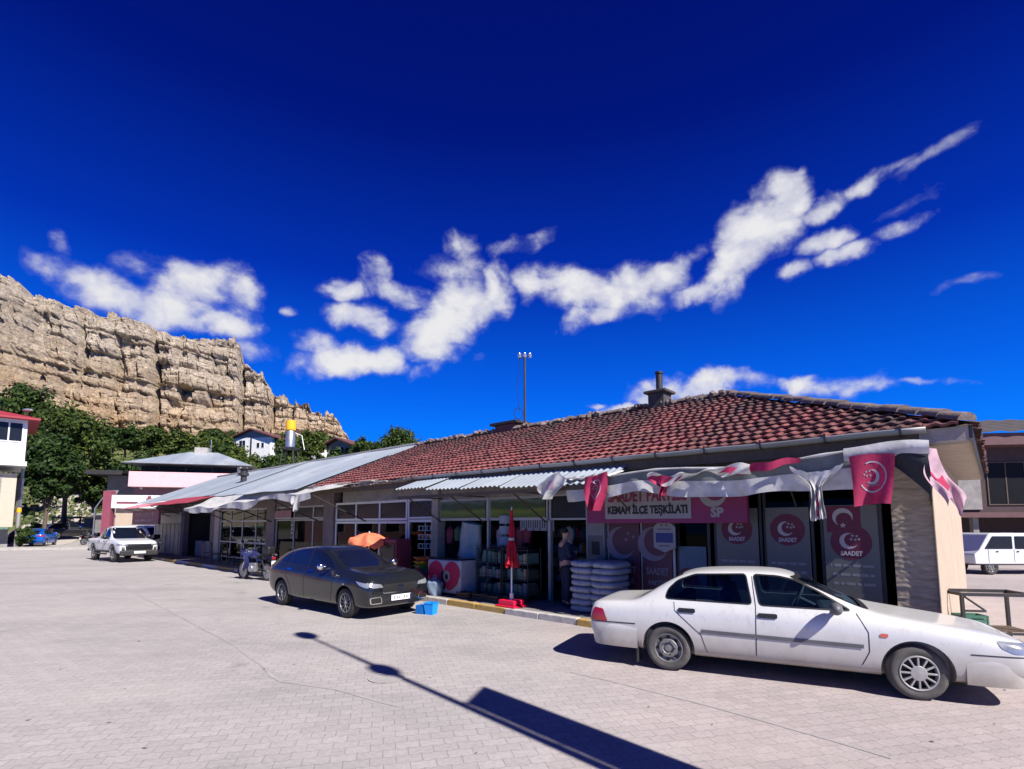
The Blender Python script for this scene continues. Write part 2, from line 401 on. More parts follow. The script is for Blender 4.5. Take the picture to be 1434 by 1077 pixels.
# a pinkish newer patch in front of the party office
sx = N(nt, 'ShaderNodeSeparateXYZ'); nt.links.new(co, sx.inputs[0])
pk = math_(nt, 'ADD', math_(nt, 'MULTIPLY', sx.outputs[0], .35), math_(nt, 'MULTIPLY', noise_(nt, co, .6, 3), .9))
col = mixc(nt, ramp(nt, pk, [(.5, 0), (1., .45)]), col, mixc(nt, 1., col, (1.08,.93,.93), 'MULTIPLY'))
nt.links.new(col, b.inputs['Base Color']); b.inputs['Roughness'].default_value = .85; b.inputs['Specular IOR Level'].default_value = .3
hh = math_(nt, 'ADD', math_(nt, 'MULTIPLY', br.outputs['Fac'], -1.), math_(nt, 'MULTIPLY', noise_(nt, co, 40., 3), .35))
bump(nt, b, hh, .35, .005); m_pave = m
def gz(x, y):       # the paving settles in shallow dips and ruts
    return .012*noise.noise(Vector((x*.35, y*.35, 9.)))*sstep(2, 4, y)
# ground: a fine sheet near, a coarse terrain sheet beyond
mb = MB(); mb.grid(lambda u, v: (-110+220*u, -30+75*v, gz(-110+220*u, -30+75*v)*0), 110, 60)
g = struct(mb.build('ground', m_pave, fix=False)); g.location.z = 0.
m, nt, b = nodes('hillside'); co = objco(nt)
c1 = ramp(nt, noise_(nt, co, .05, 6, .65), [(.3, (.05,.075,.018)), (.48, (.10,.13,.03)), (.62, (.17,.16,.07)), (.78, (.26,.21,.13))])
c1 = mixc(nt, 1., c1, ramp(nt, noise_(nt, co, .9, 6, .7), [(.3, (.6,.6,.6)), (.7, (1.2,1.2,1.1))]), 'MULTIPLY')
sx = N(nt, 'ShaderNodeSeparateXYZ'); nt.links.new(co, sx.inputs[0])
flat = ramp(nt, sx.outputs[2], [(.0, 0), (.9, 1)])
c1 = mixc(nt, flat, (.36,.33,.31), c1)
nt.links.new(c1, b.inputs['Base Color']); b.inputs['Roughness'].default_value = .95; bump(nt, b, noise_(nt, co, 1.5, 6, .7), .8, .3); m_hill = m
def hillpt(u, v):
    x = -420+1000*u; y = 45+555*v**1.6
    return (x, y, terr(x, y)-(.0 if y > 46 else .004))
mb = MB(); mb.grid(hillpt, 200, 110)
struct(mb.build('hillside', m_hill, smooth=True, fix=False))
# the lane that climbs past the trees at the far left
mat('lane_dust', (.42,.37,.33), .95, var=.15, scale=.8, bmp=.3)
LANE = [(-44, 46), (-52, 58), (-61, 71), (-72, 86), (-88, 104), (-110, 124)]
vs = []; fs = []; nseg = 60
def lane(t):
    i = min(int(t*(len(LANE)-1)), len(LANE)-2); q = t*(len(LANE)-1)-i
    return Vector(LANE[i]).lerp(Vector(LANE[i+1]), q)
for i in range(nseg+1):
    p = lane(i/nseg); d = (lane(min(1, i/nseg+.02))-lane(max(0, i/nseg-.02))).normalized(); q = Vector((-d.y, d.x))
    for k in (-1, -.5, 0, .5, 1):
        c = p+q*k*3.6; vs.append((c.x, c.y, terr(c.x, c.y)+.12-.1*abs(k)))
for i in range(nseg):
    for k in range(4): fs.append((i*5+k, i*5+k+1, i*5+k+6, i*5+k+5))
struct(MB().add(vs, fs).build('lane', M_('lane_dust'), smooth=True))
# pavement with a painted kerb in front of the shops
mat('pavement_tiles', (.20,.185,.18), .9, var=.25, scale=2, bmp=.3, dirt=((.10,.09,.085), .9, .7))
NK = 1.62
mb = MB(); mb.box(-.35, 43.2, -.02, NK-.16, -.05, .125)
o = struct(mb.build('pavement', M_('pavement_tiles'), bevel=.01)); o.location = C0; o.rotation_euler.z = RB
mat('kerb_white', (.46,.43,.40), .9, var=.2, scale=5, bmp=.4, dirt=((.22,.2,.18), 4, .7))
mat('kerb_yellow', (.42,.27,.07), .9, var=.2, scale=5, bmp=.4, dirt=((.30,.26,.21), 5, .8))
cnt = 0
kerbs = []
s = -.3
while s < 43:
    ln = .98
    mb = MB(); mb.box(.006, ln-.006, -.16, 0, -.06, .135+random.uniform(-.006, .006))
    y = (cnt//2) % 2 == 0
    k = struct(mb.build('kerb', M_('kerb_yellow' if y else 'kerb_white'), bevel=.018))
    k.location = F(s, NK+random.uniform(-.012, .012)); k.rotation_euler.z = RB+random.uniform(-.008, .008)
    kerbs.append(k); s += ln; cnt += 1
# kerb and footway at the far left
mb = MB(); mb.box(0, 26, 0, 3.2, -.05, .16)
o = struct(mb.build('footway', M_('concrete'), bevel=.02)); o.location = (-49., 37.2, 0); o.rotation_euler.z = R(18)
# hollows where the paving was relaid: shallow gutters of darker pavers
mat('gutter_pavers', (.34,.315,.305), .9, var=.2, scale=6, bmp=.4, bs=40, dirt=((.2,.18,.17), 3, .7))
for name, pts in (('drain_line', [(160,815),(330,905),(395,955)]), ('drain_line', [(395,955),(470,965),(560,990)]), ('drain_line', [(800,941),(1000,990),(1250,1062)])):
    P = [gr(*p) for p in pts]; vs = []; fs = []
    n = 40; tot = len(P)-1
    for i in range(n+1):
        t = i/n*tot; j = min(int(t), tot-1); c = P[j].lerp(P[j+1], t-j); d = (P[j+1]-P[j]).normalized(); q = Vector((-d.y, d.x, 0))
        wd_ = .022+.014*noise.noise(c*2.); c = c+q*.05*noise.noise(c*1.1)
        vs += [tuple(c+q*wd_+Vector((0, 0, .004))), tuple(c-q*wd_+Vector((0, 0, .004)))]
    for i in range(n): fs.append((2*i, 2*i+1, 2*i+3, 2*i+2))
    struct(MB().add(vs, fs).build(name, M_('gutter_pavers')))
# ------------------------------------------------------------------ the cliff
m, nt, b = nodes('rock'); co = objco(nt)
lay = noise_(nt, mapping(nt, co, (.02, .02, .30)), 1., 8, .7, .4)
c = ramp(nt, lay, [(.25, (.28,.215,.155)), (.42, (.50,.405,.305)), (.58, (.65,.545,.42)), (.75, (.73,.64,.53))])
warm = ramp(nt, noise_(nt, co, .035, 5, .6), [(.42, 0), (.65, 1)])
sx = N(nt, 'ShaderNodeSeparateXYZ'); nt.links.new(co, sx.inputs[0])
low = ramp(nt, math_(nt, 'MULTIPLY', sx.outputs[2], .0143), [(.48, 1), (.86, 0)])
c = mixc(nt, math_(nt, 'MULTIPLY', low, math_(nt, 'ADD', math_(nt, 'MULTIPLY', warm, .6), .45)), c, (.60,.41,.235))
stain = ramp(nt, noise_(nt, mapping(nt, co, (.16, .16, .03)), 1., 7, .7), [(.60, 0), (.76, .4)])
c = mixc(nt, stain, c, (.12,.10,.085))
sp_ = ramp(nt, noise_(nt, co, .8, 8, .72), [(.3, (.5,.49,.48)), (.68, (1.25,1.25,1.25))])
c = mixc(nt, 1., c, sp_, 'MULTIPLY')
nt.links.new(c, b.inputs['Base Color']); b.inputs['Roughness'].default_value = .95; b.inputs['Specular IOR Level'].default_value = .1
bump(nt, b, math_(nt, 'ADD', noise_(nt, mapping(nt, co, (.3, .3, 1.2)), 1., 9, .75), noise_(nt, co, 1.3, 8, .75)), 1., 1.1)
m_rock = m
TOPP = [(-420,330),(-160,352),(-60,372),(-8,372),(4,380),(10,394),(40,402),(100,412),(140,424),(190,436),(210,447),(216,457),(240,462),(300,467),(325,470),(329,503),(360,511),(368,530),(385,549),(400,556),(425,565),(447,575),(470,588),(482,604),(492,626)]
BOTP = [(-420,520),(-60,525),(0,545),(60,566),(110,588),(180,600),(250,606),(400,612),(492,636)]
def lerpl(T, x):
    for (x0, y0), (x1, y1) in zip(T, T[1:]):
        if x <= x1: return y0+(y1-y0)*(x-x0)/(x1-x0)
    return T[-1][1]
def cY(px): return 138+72*max(-.6, px/480.)
NU, NV = 640, 170
vs = []
def ridged(v): return 1-abs(noise.noise(v))*2
for j in range(NV+1):
    for i in range(NU+1):
        px = -420+912*i/NU; v = j/NV
        Y = cY(px); top = at(px, lerpl(TOPP, px)+(5*noise.cell(Vector((px/11., 3., 3.)))-2.5+3*noise.cell(Vector((px/4.3, 7., 3.)))-1.5)*sstep(200, 330, px), Y); bot = at(px, lerpl(BOTP, px)+60, Y-6)
        p = bot.lerp(top, v); z = p.z
        u = px*.28                        # metres along the face, roughly
        g = lambda k, w: math.exp(-(k/w)**2)
        d = 6*noise.noise(Vector((u*.028, z*.008, 1.))) + 2.2*noise.noise(Vector((u*.085, z*.03, 4.)))
        zz = z/6.2+.45*noise.noise(Vector((0, z*.11, 61.)))+.30*noise.noise(Vector((u*.035, 0, 11.)))+.10*noise.noise(Vector((u*.2, 0, 12.))); lid = math.floor(zz); k = zz-lid
        amp = noise.cell(Vector((lid*1.37, 2., 2.)))
        d += 3.0*(amp-.5)+1.8*noise.noise(Vector((u*.05, lid*5.1, 3.)))+.9*k-3.0*g(k, .12)*(.35+abs(noise.noise(Vector((u*.09, lid*3., 6.))))*2)
        z2 = z/2.1+.5*noise.noise(Vector((u*.01, z*.2, 62.)))+.35*noise.noise(Vector((u*.06, z*.04, 21.)))+.12*noise.noise(Vector((u*.5, 0, 22.))); l2 = math.floor(z2); k2 = z2-l2
        d += 1.1*(noise.cell(Vector((l2*1.71, 5., 7.)))-.5)+.5*noise.noise(Vector((u*.12, l2*4.3, 8.)))-.65*g(k2, .16)*(.3+abs(noise.noise(Vector((u*.2, l2*3., 9.))))*2)
        ub = u/5.6+noise.cell(Vector((lid*2.9, 8., 1.)))*3+.25*noise.noise(Vector((u*.3, z*.25, 41.))); ib = math.floor(ub); kb = ub-ib
        d += 2.2*(noise.cell(Vector((ib*1.3, lid*1.9, 3.)))-.5)-1.2*(g(kb, .05)+g(1-kb, .05))
        ub = u/1.9+noise.cell(Vector((l2*2.3, 8., 5.)))*3; ib = math.floor(ub); d += .55*(noise.cell(Vector((ib*1.7, l2*1.3, 3.)))-.5)
        for (cx, cw, cd) in ((96, 3., 3.5), (150, 5., 1.5), (209, 4., 6.), (247, 3., 2.), (329, 3., 5.), (371, 3., 4.), (402, 2., 2.)):
            d -= cd*g(px-cx-3*noise.noise(Vector((0, z*.09, cx))), cw)
        for (hx, hy, hw, hh_) in ((150, 18, 9, 4.), (240, 8, 12, 2.), (282, 10, 9, 2.), (60, 40, 14, 2.), (180, 48, 18, 1.6), (300, 34, 12, 1.5), (100, 22, 4, 6.)):
            d -= 3.5*g(px-hx, hw)*g(z-bot.z-hy-16, hh_)
        d += .45*noise.noise(Vector((u*.7, z*.6, 31.)))+.25*noise.noise(Vector((u*1.7, z*1.5, 37.)))
        d -= v*2.5+(4 if px > 329 else 0)+(3 if px > 371 else 0)
        vs.append(Vector((p.x+.25*d, p.y-d, p.z + (1.3*noise.cell(Vector((u*.15, 0, 77.)))+.5*noise.noise(Vector((u*.35, 0, 77.)))+.3*noise.noise(Vector((u*1.1, 0, 78.))) if j > NV-3 else 0))))
fs = [(j*(NU+1)+i, j*(NU+1)+i+1, (j+1)*(NU+1)+i+1, (j+1)*(NU+1)+i) for j in range(NV) for i in range(NU)]
# plateau top, falling back
b0 = NV*(NU+1)
for r in range(1, 5):
    for i in range(NU+1):
        q = vs[b0+i]; vs.append(Vector((q.x-r*5, q.y+r*12, q.z-r*r*.35+.8*noise.noise(Vector((i*.1, r*2., 4.))))))
for r in range(4):
    for i in range(NU):
        a = b0+r*(NU+1)+i; fs.append((a, a+1, a+NU+2, a+NU+1))
struct(MB().add(vs, fs).build('cliff', m_rock, smooth=True, fix=False, sharp=14))
# a fast-growing skirt of scree at its foot is left to the hillside sheet
# ------------------------------------------------------------------ the long tiled market building (local axes: x = s, y = n, z)
shop = thing('shop_building', 'long single storey shop building with a worn red tiled hip roof', 'building', C0, RB)
S1 = 18.35; NB = -9.0; ZE = 3.38; NE = .72; NR = -4.4; ZR = 5.55; SE = -.56
def wall(name, m_, *bx, par=shop, bev=.0, sm=False):
    mb = MB()
    for q in bx: mb.box(*q)
    return mb.build(name, m_, par, bevel=bev)
wall('end_wall', M_('plaster_peach'), (0., .22, NB, -.16, -.05, 3.27))
wall('back_wall', M_('plaster_grey'), (.22, S1, NB, NB+.22, -.05, 3.27))
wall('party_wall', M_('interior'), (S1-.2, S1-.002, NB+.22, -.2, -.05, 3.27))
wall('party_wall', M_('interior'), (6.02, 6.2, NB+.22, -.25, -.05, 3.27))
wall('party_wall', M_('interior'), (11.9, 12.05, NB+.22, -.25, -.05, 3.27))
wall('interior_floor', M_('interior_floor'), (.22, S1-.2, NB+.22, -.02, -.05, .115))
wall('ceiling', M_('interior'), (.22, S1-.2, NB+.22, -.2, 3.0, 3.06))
wall('lintel', M_('plaster_grey'), (.56, S1-.9, -.2, -.03, 2.72, 3.27))
# stone-faced corner pier, rough ledges of stone
m, nt, b = nodes('stone_face'); co = objco(nt)
mp = mapping(nt, co, (3.2, 3.2, 19.))
a = noise_(nt, mp, 1., 7, .65, .6)
col = ramp(nt, a, [(.3, (.20,.16,.115)), (.5, (.34,.28,.21)), (.7, (.43,.36,.28))])
nt.links.new(col, b.inputs['Base Color']); b.inputs['Roughness'].default_value = .95
bump(nt, b, a, .3, .02); m_stone = m
def pier(u, v):
    z = -.05+3.3*v; x = .52*u
    q = z*9+1.2*noise.noise(Vector((x*3, z*2, 1))); k = q-math.floor(q)
    d = .014*(1-k)*(.3+abs(noise.noise(Vector((math.floor(q)*1.7, x*5, 2)))))+.006*noise.noise(Vector((x*14, z*22, 5)))
    return (x, .06+d, z)
mb = MB(); mb.grid(pier, 24, 260); mb.box(.0, .52, -.16, .06, -.05, 3.25)
mb.build('stone_pier', m_stone, shop, smooth=True, sharp=50)
wall('corner_edge', M_('plaster_peach'), (-.025, -.003, -.14, .11, -.05, 3.26), bev=.008)
# plain piers between the bays
for (a0, a1, mm) in ((5.9, 6.38, 'plaster_grey'), (11.78, 12.08, 'wood_board'), (17.95, 18.72, 'plaster_mauve')):
    wall('pier', M_(mm), (a0, a1, -.25, .06, -.05, 3.27), bev=.01)
# party office: wide windows on a low sill
wall('window_sill', M_('plaster_grey'), (.56, 5.9, -.18, .02, .0, .36))
def window(par, x0, x1, z0, z1, n, glass, frame, t=.055, mull=(), trans=(), name='window'):
    mb = MB(); y0, y1 = n-.045, n+.03
    mb.box(x0, x1, y0, y1, z0, z0+t); mb.box(x0, x1, y0, y1, z1-t, z1)
    mb.box(x0, x0+t, y0, y1, z0+t, z1-t); mb.box(x1-t, x1, y0, y1, z0+t, z1-t)
    for q in mull: mb.box(q-t/2, q+t/2, y0+.003, y1-.003, z0+t, z1-t)
    for q in trans: mb.box(x0+t, x1-t, y0+.006, y1-.006, q-t/2, q+t/2)
    w_ = mb.build(name, frame, par, bevel=.006)
    g_ = MB().box(x0+.02, x1-.02, n-.012, n-.004, z0+.02, z1-.02).build('pane', glass, w_)
    return w_
window(shop, .66, 1.56, .36, 2.70, -.05, glass_shop, M_('dark_metal'), .07)
window(shop, 1.66, 2.49, .36, 2.70, -.05, glass_shop, M_('dark_metal'), .05)
window(shop, 2.52, 3.42, .36, 2.70, -.05, glass_shop, M_('dark_metal'), .05)
window(shop, 3.50, 4.2, .36, 2.70, -.05, glass_shop, M_('dark_metal'), .06, trans=(2.1,))
window(shop, 4.24, 5.86, .36, 2.70, -.05, glass_shop, M_('alu_frame'), .06, mull=(5.0,))
# open door of the market (s 6.4-7.5), frames and transoms of the open front
window(shop, 6.40, 7.55, 2.10, 2.74, -.05, M_('pane_dark'), M_('alu_frame'), .05, name='transom')
wall('door_frame', M_('alu_frame'), (7.50, 7.58, -.1, .0, .1, 2.1))
wall('door_frame', M_('alu_frame'), (6.38, 6.43, -.1, .0, .1, 2.1))
dl = wall('door', M_('alu_frame'), (6.44, 6.50, -1.02, -.10, .12, 2.06))
tr_ = window(shop, 7.6, 9.66, 2.10, 2.74, -.05, M_('pane_dark'), M_('alu_frame'), .05, name='transom')
tr2 = window(shop, 9.74, 11.76, 2.10, 2.74, -.05, M_('pane_dark'), M_('alu_frame'), .05, name='transom')
wall('mullion', M_('alu_frame'), (9.67, 9.73, -.1, .0, .1, 2.74))
# door and windows of the next shop
dw_ = window(shop, 12.1, 13.38, .12, 2.15, -.05, glass_shop, M_('white_frame'), .09, name='shop_door')
MB().tube([(13.2, .04, 1.0), (13.2, .04, 1.25)], .015).build('handle', M_('chrome'), dw_)
window(shop, 12.1, 13.38, 2.17, 2.80, -.05, M_('pane_dark'), M_('white_frame'), .06, name='transom')
wall('window_sill', M_('plaster_mauve'), (13.42, 17.95, -.18, .03, .0, .40))
window(shop, 13.42, 17.93, .42, 2.10, -.05, glass_shop, M_('white_frame'), .08, mull=(15.0, 16.5))
window(shop, 13.42, 17.93, 2.12, 2.80, -.05, M_('pane_dark'), M_('white_frame'), .08, mull=(15.0, 16.5), name='transom')
# soffit, fascia and gutter
wall('soffit', M_('plaster_grey'), (-.5, S1, .06, NE-.06, 3.20, 3.24))
wall('end_soffit', M_('wood_board'), (SE+.05, -.003, NB-.4, NE-.06, 3.245, 3.285))
wall('fascia', M_('wood_dark'), (.05, S1, NE-.06, NE-.02, 3.12, 3.36))
wall('fascia', M_('wood_board'), (SE+.05, .047, NE-.055, NE-.025, 3.17, 3.38))
wall('fascia', M_('dark_metal'), (SE+.01, SE+.045, NB-.4, NE-.02, 3.2, 3.40))
def gut(u, v):
    a = math.pi*(1.02+.96*v); return (-.05+12.6*u, NE+.07+.085*math.cos(a), 3.40+.085*math.sin(a)+.02*noise.noise(Vector((u*9, 0, 0)))-.0*u)
mb = MB(); mb.grid(gut, 40, 8)
gt = mb.build('gutter', M_('galvanised'), shop, smooth=True); sd_ = gt.modifiers.new('thickness', 'SOLIDIFY'); sd_.thickness = .006
for i in range(13):
    s = .25+i*.98
    MB().box(s-.015, s+.015, NE-.03, NE+.168, 3.300, 3.308).box(s-.015, s+.015, NE+.160, NE+.168, 3.30, 3.44).build('gutter_bracket', M_('dark_metal'), gt)
# roof deck
L = math.hypot(NE-NR, ZR-ZE)
deck = MB(); NBK = 2*NR-NE
P_ = [(SE, NE, ZE), (S1, NE, ZE), (S1, NR, ZR), (SE+NE-NR-.0, NR, ZR), (SE, NBK, ZE), (S1, NBK, ZE)]
deck.add(P_, [(0, 1, 2, 3), (0, 3, 4), (3, 2, 5, 4)])
m, nt, b = nodes('roof_tiles'); co = objco(nt)
ri = N(nt, 'ShaderNodeNewGeometry').outputs['Random Per Island']
c = ramp(nt, ri, [(0, (.165,.052,.052)), (.35, (.205,.063,.062)), (.7, (.24,.076,.074)), (.95, (.27,.10,.094)), (1, (.23,.12,.105))])
li = noise_(nt, mapping(nt, co, (1.3, .35, .35)), 1., 7, .7)
sx = N(nt, 'ShaderNodeSeparateXYZ'); nt.links.new(co, sx.inputs[0])
# lichen and soot lie thicker towards the ridge and the hip corner
hgt = math_(nt, 'MULTIPLY', math_(nt, 'SUBTRACT', sx.outputs[2], 3.4), .10); crn = math_(nt, 'MULTIPLY', math_(nt, 'SUBTRACT', 5.2, sx.outputs[0]), .035)
lf = math_(nt, 'ADD', math_(nt, 'ADD', li, hgt), math_(nt, 'MAXIMUM', crn, 0.))
c = mixc(nt, ramp(nt, lf, [(.50, 0), (.76, .85)]), c, (.055,.047,.045))
c = mixc(nt, ramp(nt, noise_(nt, co, 9., 6, .7), [(.52, 0), (.72, .45)]), c, (.13,.10,.09))
nt.links.new(c, b.inputs['Base Color']); b.inputs['Roughness'].default_value = .9; b.inputs['Specular IOR Level'].default_value = .2
bump(nt, b, noise_(nt, co, 35., 4), .4, .02); m_tile = m
mat('ridge_tile', (.16,.12,.11), .9, var=.3, scale=6, bmp=.4, dirt=((.30,.27,.24), 3, .7))
rf = deck.build('roof', M_('wood_dark'), shop)
rnd = random.Random(3)
def tiles(origin, ea, eb, en_, La, Lb, ok, tw=.205, th=.325):
    mb = MB(); nb = int(Lb/th); na = int(La/tw)+1
    prof = [(0, .0), (.12, .018), (.28, .026), (.45, .020), (.58, .003), (.80, -.004), (1.0, .002)]
    for j in range(nb+1):
        ph = rnd.uniform(-.5, .5)*tw
        for i in range(na):
            a0 = i*tw+ph; b0_ = j*th-.06
            if not ok(a0+tw/2, b0_+th*.6): continue
            da = rnd.uniform(-.012, .012); db = rnd.uniform(-.016, .016); lift = rnd.uniform(0, .012); sk = rnd.uniform(-.02, .02)
            if rnd.random() < .012: db -= .05; lift += .02
            lo, hi = [], []
            for (t, h) in prof:
                lo.append(origin+ea*(a0+da+t*tw)+eb*(b0_+db+sk*t)+en_*(.062+lift+h))
                hi.append(origin+ea*(a0+da+t*tw)+eb*(min(b0_+th*1.16, Lb+.04)+db+sk*t)+en_*(.012+h))
            bt = [p-en_*.040 for p in lo]
            n = len(prof); vs = lo+hi+bt
            fs = [(k, k+1, n+k+1, n+k) for k in range(n-1)]+[(2*n+k, 2*n+k+1, k+1, k) for k in range(n-1)]
            mb.add(vs, fs)
    return mb
o_ = Vector((SE, NE, ZE)); eb = (Vector((0, NR-NE, ZR-ZE))).normalized(); ea = Vector((1, 0, 0)); en_ = ea.cross(eb); en_ = en_ if en_.z > 0 else -en_
run = NE-NR
tm = tiles(o_, ea, eb, en_, S1-SE, L, lambda a, b_: a > run*b_/L-.05)
o2 = Vector((SE, NBK, ZE)); ea2 = Vector((0, 1, 0)); eb2 = Vector((run, 0, ZR-ZE)).normalized(); en2 = ea2.cross(eb2); en2 = en2 if en2.z > 0 else -en2
t2 = tiles(o2, ea2, eb2, en2, NE-NBK, L, lambda a, b_: run*b_/L-.05 < a < (NE-NBK)-run*b_/L+.05)
tm.add(t2.v, t2.f)
tm.build('tile_courses', m_tile, rf, smooth=True, fix=False, sharp=50)
def ridge_tiles(p0, p1, rad=.13):
    p0 = Vector(p0); p1 = Vector(p1); d = (p1-p0); n = int(d.length/.38); d.normalize(); sd = d.cross(Vector((0, 0, 1))).normalized(); u = sd.cross(d)
    mb = MB()
    for i in range(n+1):
        c = p0+d*(i*.38)+u*rnd.uniform(-.015, .02)+sd*rnd.uniform(-.02, .02); vs = []
        for (t, k) in ((0, 1.12), (.42, .95)):
            for q in range(9):
                an = math.pi*q/8; vs.append(c+d*t+sd*math.cos(an)*rad*k+u*(math.sin(an)*rad*.8*k-.01))
        mb.add(vs, [(q, q+1, 10+q, 9+q) for q in range(8)]+[tuple(range(9))])
    return mb
mb = ridge_tiles((SE+run, NR, ZR+.07), (S1, NR, ZR+.07)); q = ridge_tiles((SE+.05, NE-.05, ZE+.09), (SE+run, NR, ZR+.08)); mb.add(q.v, q.f)
mb.build('ridge_caps', M_('ridge_tile'), rf, smooth=True, fix=False)
# weathered rubble and moss that lies along the ridge
# mortar lumps
mb = MB()
for i in range(150):
    s = rnd.uniform(SE+run, S1); c = Vector((s, NR+rnd.uniform(-.05, .28), ZR+.05+rnd.uniform(-.03, .07))); r = rnd.uniform(.04, .11)
    mb.box(-r, r, -r*.7, r*.7, -r*.6, r*.6, 0, Tr(*c) @ Matrix.Rotation(rnd.uniform(0, 3), 4, (rnd.random(), rnd.random(), 1)))
struct(mb.build('ridge_mortar', M_('ridge_tile'), rf, bevel=.012), 'stuff')
# broken eave laths at the left part, where the gutter is gone
mb = MB()
for i in range(46):
    s = 12.5+rnd.uniform(0, 5.8); l = rnd.uniform(.3, 1.5)
    M = Tr(s, NE+rnd.uniform(-.05, .14), 3.36+rnd.uniform(-.09, .05)) @ Rz(rnd.uniform(-.25, .25)) @ Matrix.Rotation(rnd.uniform(-.25, .25), 4, 'X')
    mb.box(-l/2, l/2, -.04, .04, -.012, .012, 0, M)
struct(mb.build('eave_laths', M_('wood_board'), rf), 'stuff')
# chimney on the ridge
def loc_of(px, py, n):       # facade coords of a pixel on a plane n = const
    d = ray(px, py); o = Vector((0, 0, CAMH)); t = (n-(o-C0).dot(EN))/d.dot(EN); p = o+d*t
    return (p-C0).dot(ES), p.z
s, z = loc_of(924, 566, NR)
ch = MB().box(s-.26, s+.26, NR-.26, NR+.26, ZR-.1, ZR+.42).box(s-.36, s+.36, NR-.36, NR+.36, ZR+.42, ZR+.5).build('chimney', M_('chimney_soot'), rf, bevel=.015)
MB().lathe([(.10, 0), (.10, .55), (.125, .56), (.125, .62), (.09, .63)], 16, Tr(s, NR, ZR+.5)).build('flue', M_('dark_metal'), ch, smooth=True)
s, z = loc_of(711, 596, NR)
ch = MB().box(s-.5, s+.5, NR-.45, NR+.2, ZR-.1, ZR+.26).build('chimney', M_('terracotta_dark'), rf, bevel=.02)
MB().box(s-.7, s+.7, NR-.6, NR+.3, ZR+.261, ZR+.37).build('chimney_cap', M_('dark_metal'), ch, bevel=.02)

# ------------------------------------------------------------------ the lower building with the metal roof
sh2 = thing('shop_building', 'low shop row under a patched grey sheet metal roof beyond the tiled building', 'building', F(S1, 0), RB)
S2 = 43.6-S1
w2 = lambda name, m_, *bx, bev=0.: wall(name, m_, *bx, par=sh2, bev=bev)
w2('back_wall', M_('plaster_grey'), (.003, S2-1.8, NB, NB+.2, -.05, 3.2))
w2('end_wall', M_('plaster_white'), (S2-1.8, S2-1.6, NB, -.02, -.05, 3.2))
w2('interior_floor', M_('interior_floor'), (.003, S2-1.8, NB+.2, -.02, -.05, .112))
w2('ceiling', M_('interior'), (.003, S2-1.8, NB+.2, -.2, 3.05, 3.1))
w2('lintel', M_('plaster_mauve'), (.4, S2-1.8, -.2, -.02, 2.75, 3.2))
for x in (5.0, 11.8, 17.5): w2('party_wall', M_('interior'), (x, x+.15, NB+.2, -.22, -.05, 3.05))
for (a0, a1, mm) in ((4.75, 5.6, 'plaster_mauve'), (11.45, 12.1, 'wood_board'), (17.2, 17.75, 'plaster_mauve')):
    w2('pier', M_(mm), (a0, a1, -.24, .05, -.05, 3.2), bev=.01)
x0 = .42
window(sh2, x0, 4.72, .3, 2.2, -.05, glass_shop, M_('alu_frame'), .06, mull=(1.35, 3.0))
window(sh2, x0, 4.72, 2.22, 2.75, -.05, M_('pane_dark'), M_('alu_frame'), .06, mull=(1.35, 3.0), name='transom')
window(sh2, 5.62, 11.43, .3, 2.75, -.05, glass_shop, M_('alu_frame'), .07, mull=(6.9, 8.5, 10.0), trans=(1.1, 2.15))
w2('shop_front_panel', M_('plaster_mauve'), (12.1, 13.0, -.2, -.04, .0, 2.75))
w2('shutter', M_('galvanised'), *[(18.0+i*.42, 18.0+i*.42+.40, -.10, -.05+.02*(i % 2), .1, 2.05) for i in range(13)])
w2('shop_front_panel', M_('plaster_white'), (17.76, S2-1.8, -.16, -.105, .05, 2.72))
w2('counter', M_('concrete'), (13.0, 17.1, -1.0, -.6, .1, 1.0))
# roof sheets with ribs
m, nt, b = nodes('roof_sheet'); co = objco(nt)
col = ramp(nt, noise_(nt, mapping(nt, co, (.35, .06, .06)), 1., 6, .65), [(.3, (.24,.285,.335)), (.5, (.35,.395,.445)), (.7, (.47,.505,.54))])
col = mixc(nt, ramp(nt, noise_(nt, co, .8, 7, .7), [(.55, 0), (.72, .5)]), col, (.20,.165,.14))
nt.links.new(col, b.inputs['Base Color']); b.inputs['Metallic'].default_value = .35; b.inputs['Roughness'].default_value = .5
bump(nt, b, noise_(nt, co, 2., 4), .15, .03); m_sheet = m
ZE2 = 3.38; ZR2 = 5.62
def sheet(name, s0, s1, n0, z0, n1, z1, rib=.2, h=.022, par=None, mm=None, sag=.04):
    nn_ = int((s1-s0)/rib)*4
    hs_ = [0, 0, h, h]
    def fn(u, v):
        i = round(u*nn_); s = s0+(s1-s0)*u
        sg = sag*noise.noise(Vector((s*.5, v*2, n0*3.1)))
        return (s, n0+(n1-n0)*v, z0+(z1-z0)*v+hs_[i % 4]+sg)
    return MB().grid(fn, nn_, 10).build(name, mm or m_sheet, par, fix=False)
r2 = sheet('roof', .12, S2, NE+.15, ZE2, NR, ZR2, par=sh2)
s1_ = sheet('roof_sheet', 10.5, 11.6, NE+.17, ZE2+.05, NR+.02, ZR2+.05, par=r2); s2_ = sheet('roof_sheet', .1, 6.0, NE+.6, ZE2-.1, NR+1.6, ZR2-.62, par=r2)
MB().add([(.1, NR, ZR2), (S2, NR, ZR2), (S2, NBK, ZE2), (.1, NBK, ZE2)], [(0, 1, 2, 3)]).build('rear_slope', m_sheet, r2)
MB().tube([(.1, NR, ZR2+.03), (S2*.5, NR, ZR2+.0), (S2, NR, ZR2+.03)], .09, 8).build('ridge_flashing', M_('galvanised'), r2, smooth=True)
w2('fascia', M_('wood_dark'), (.1, S2, NE-.02, NE+.03, 3.16, 3.34))
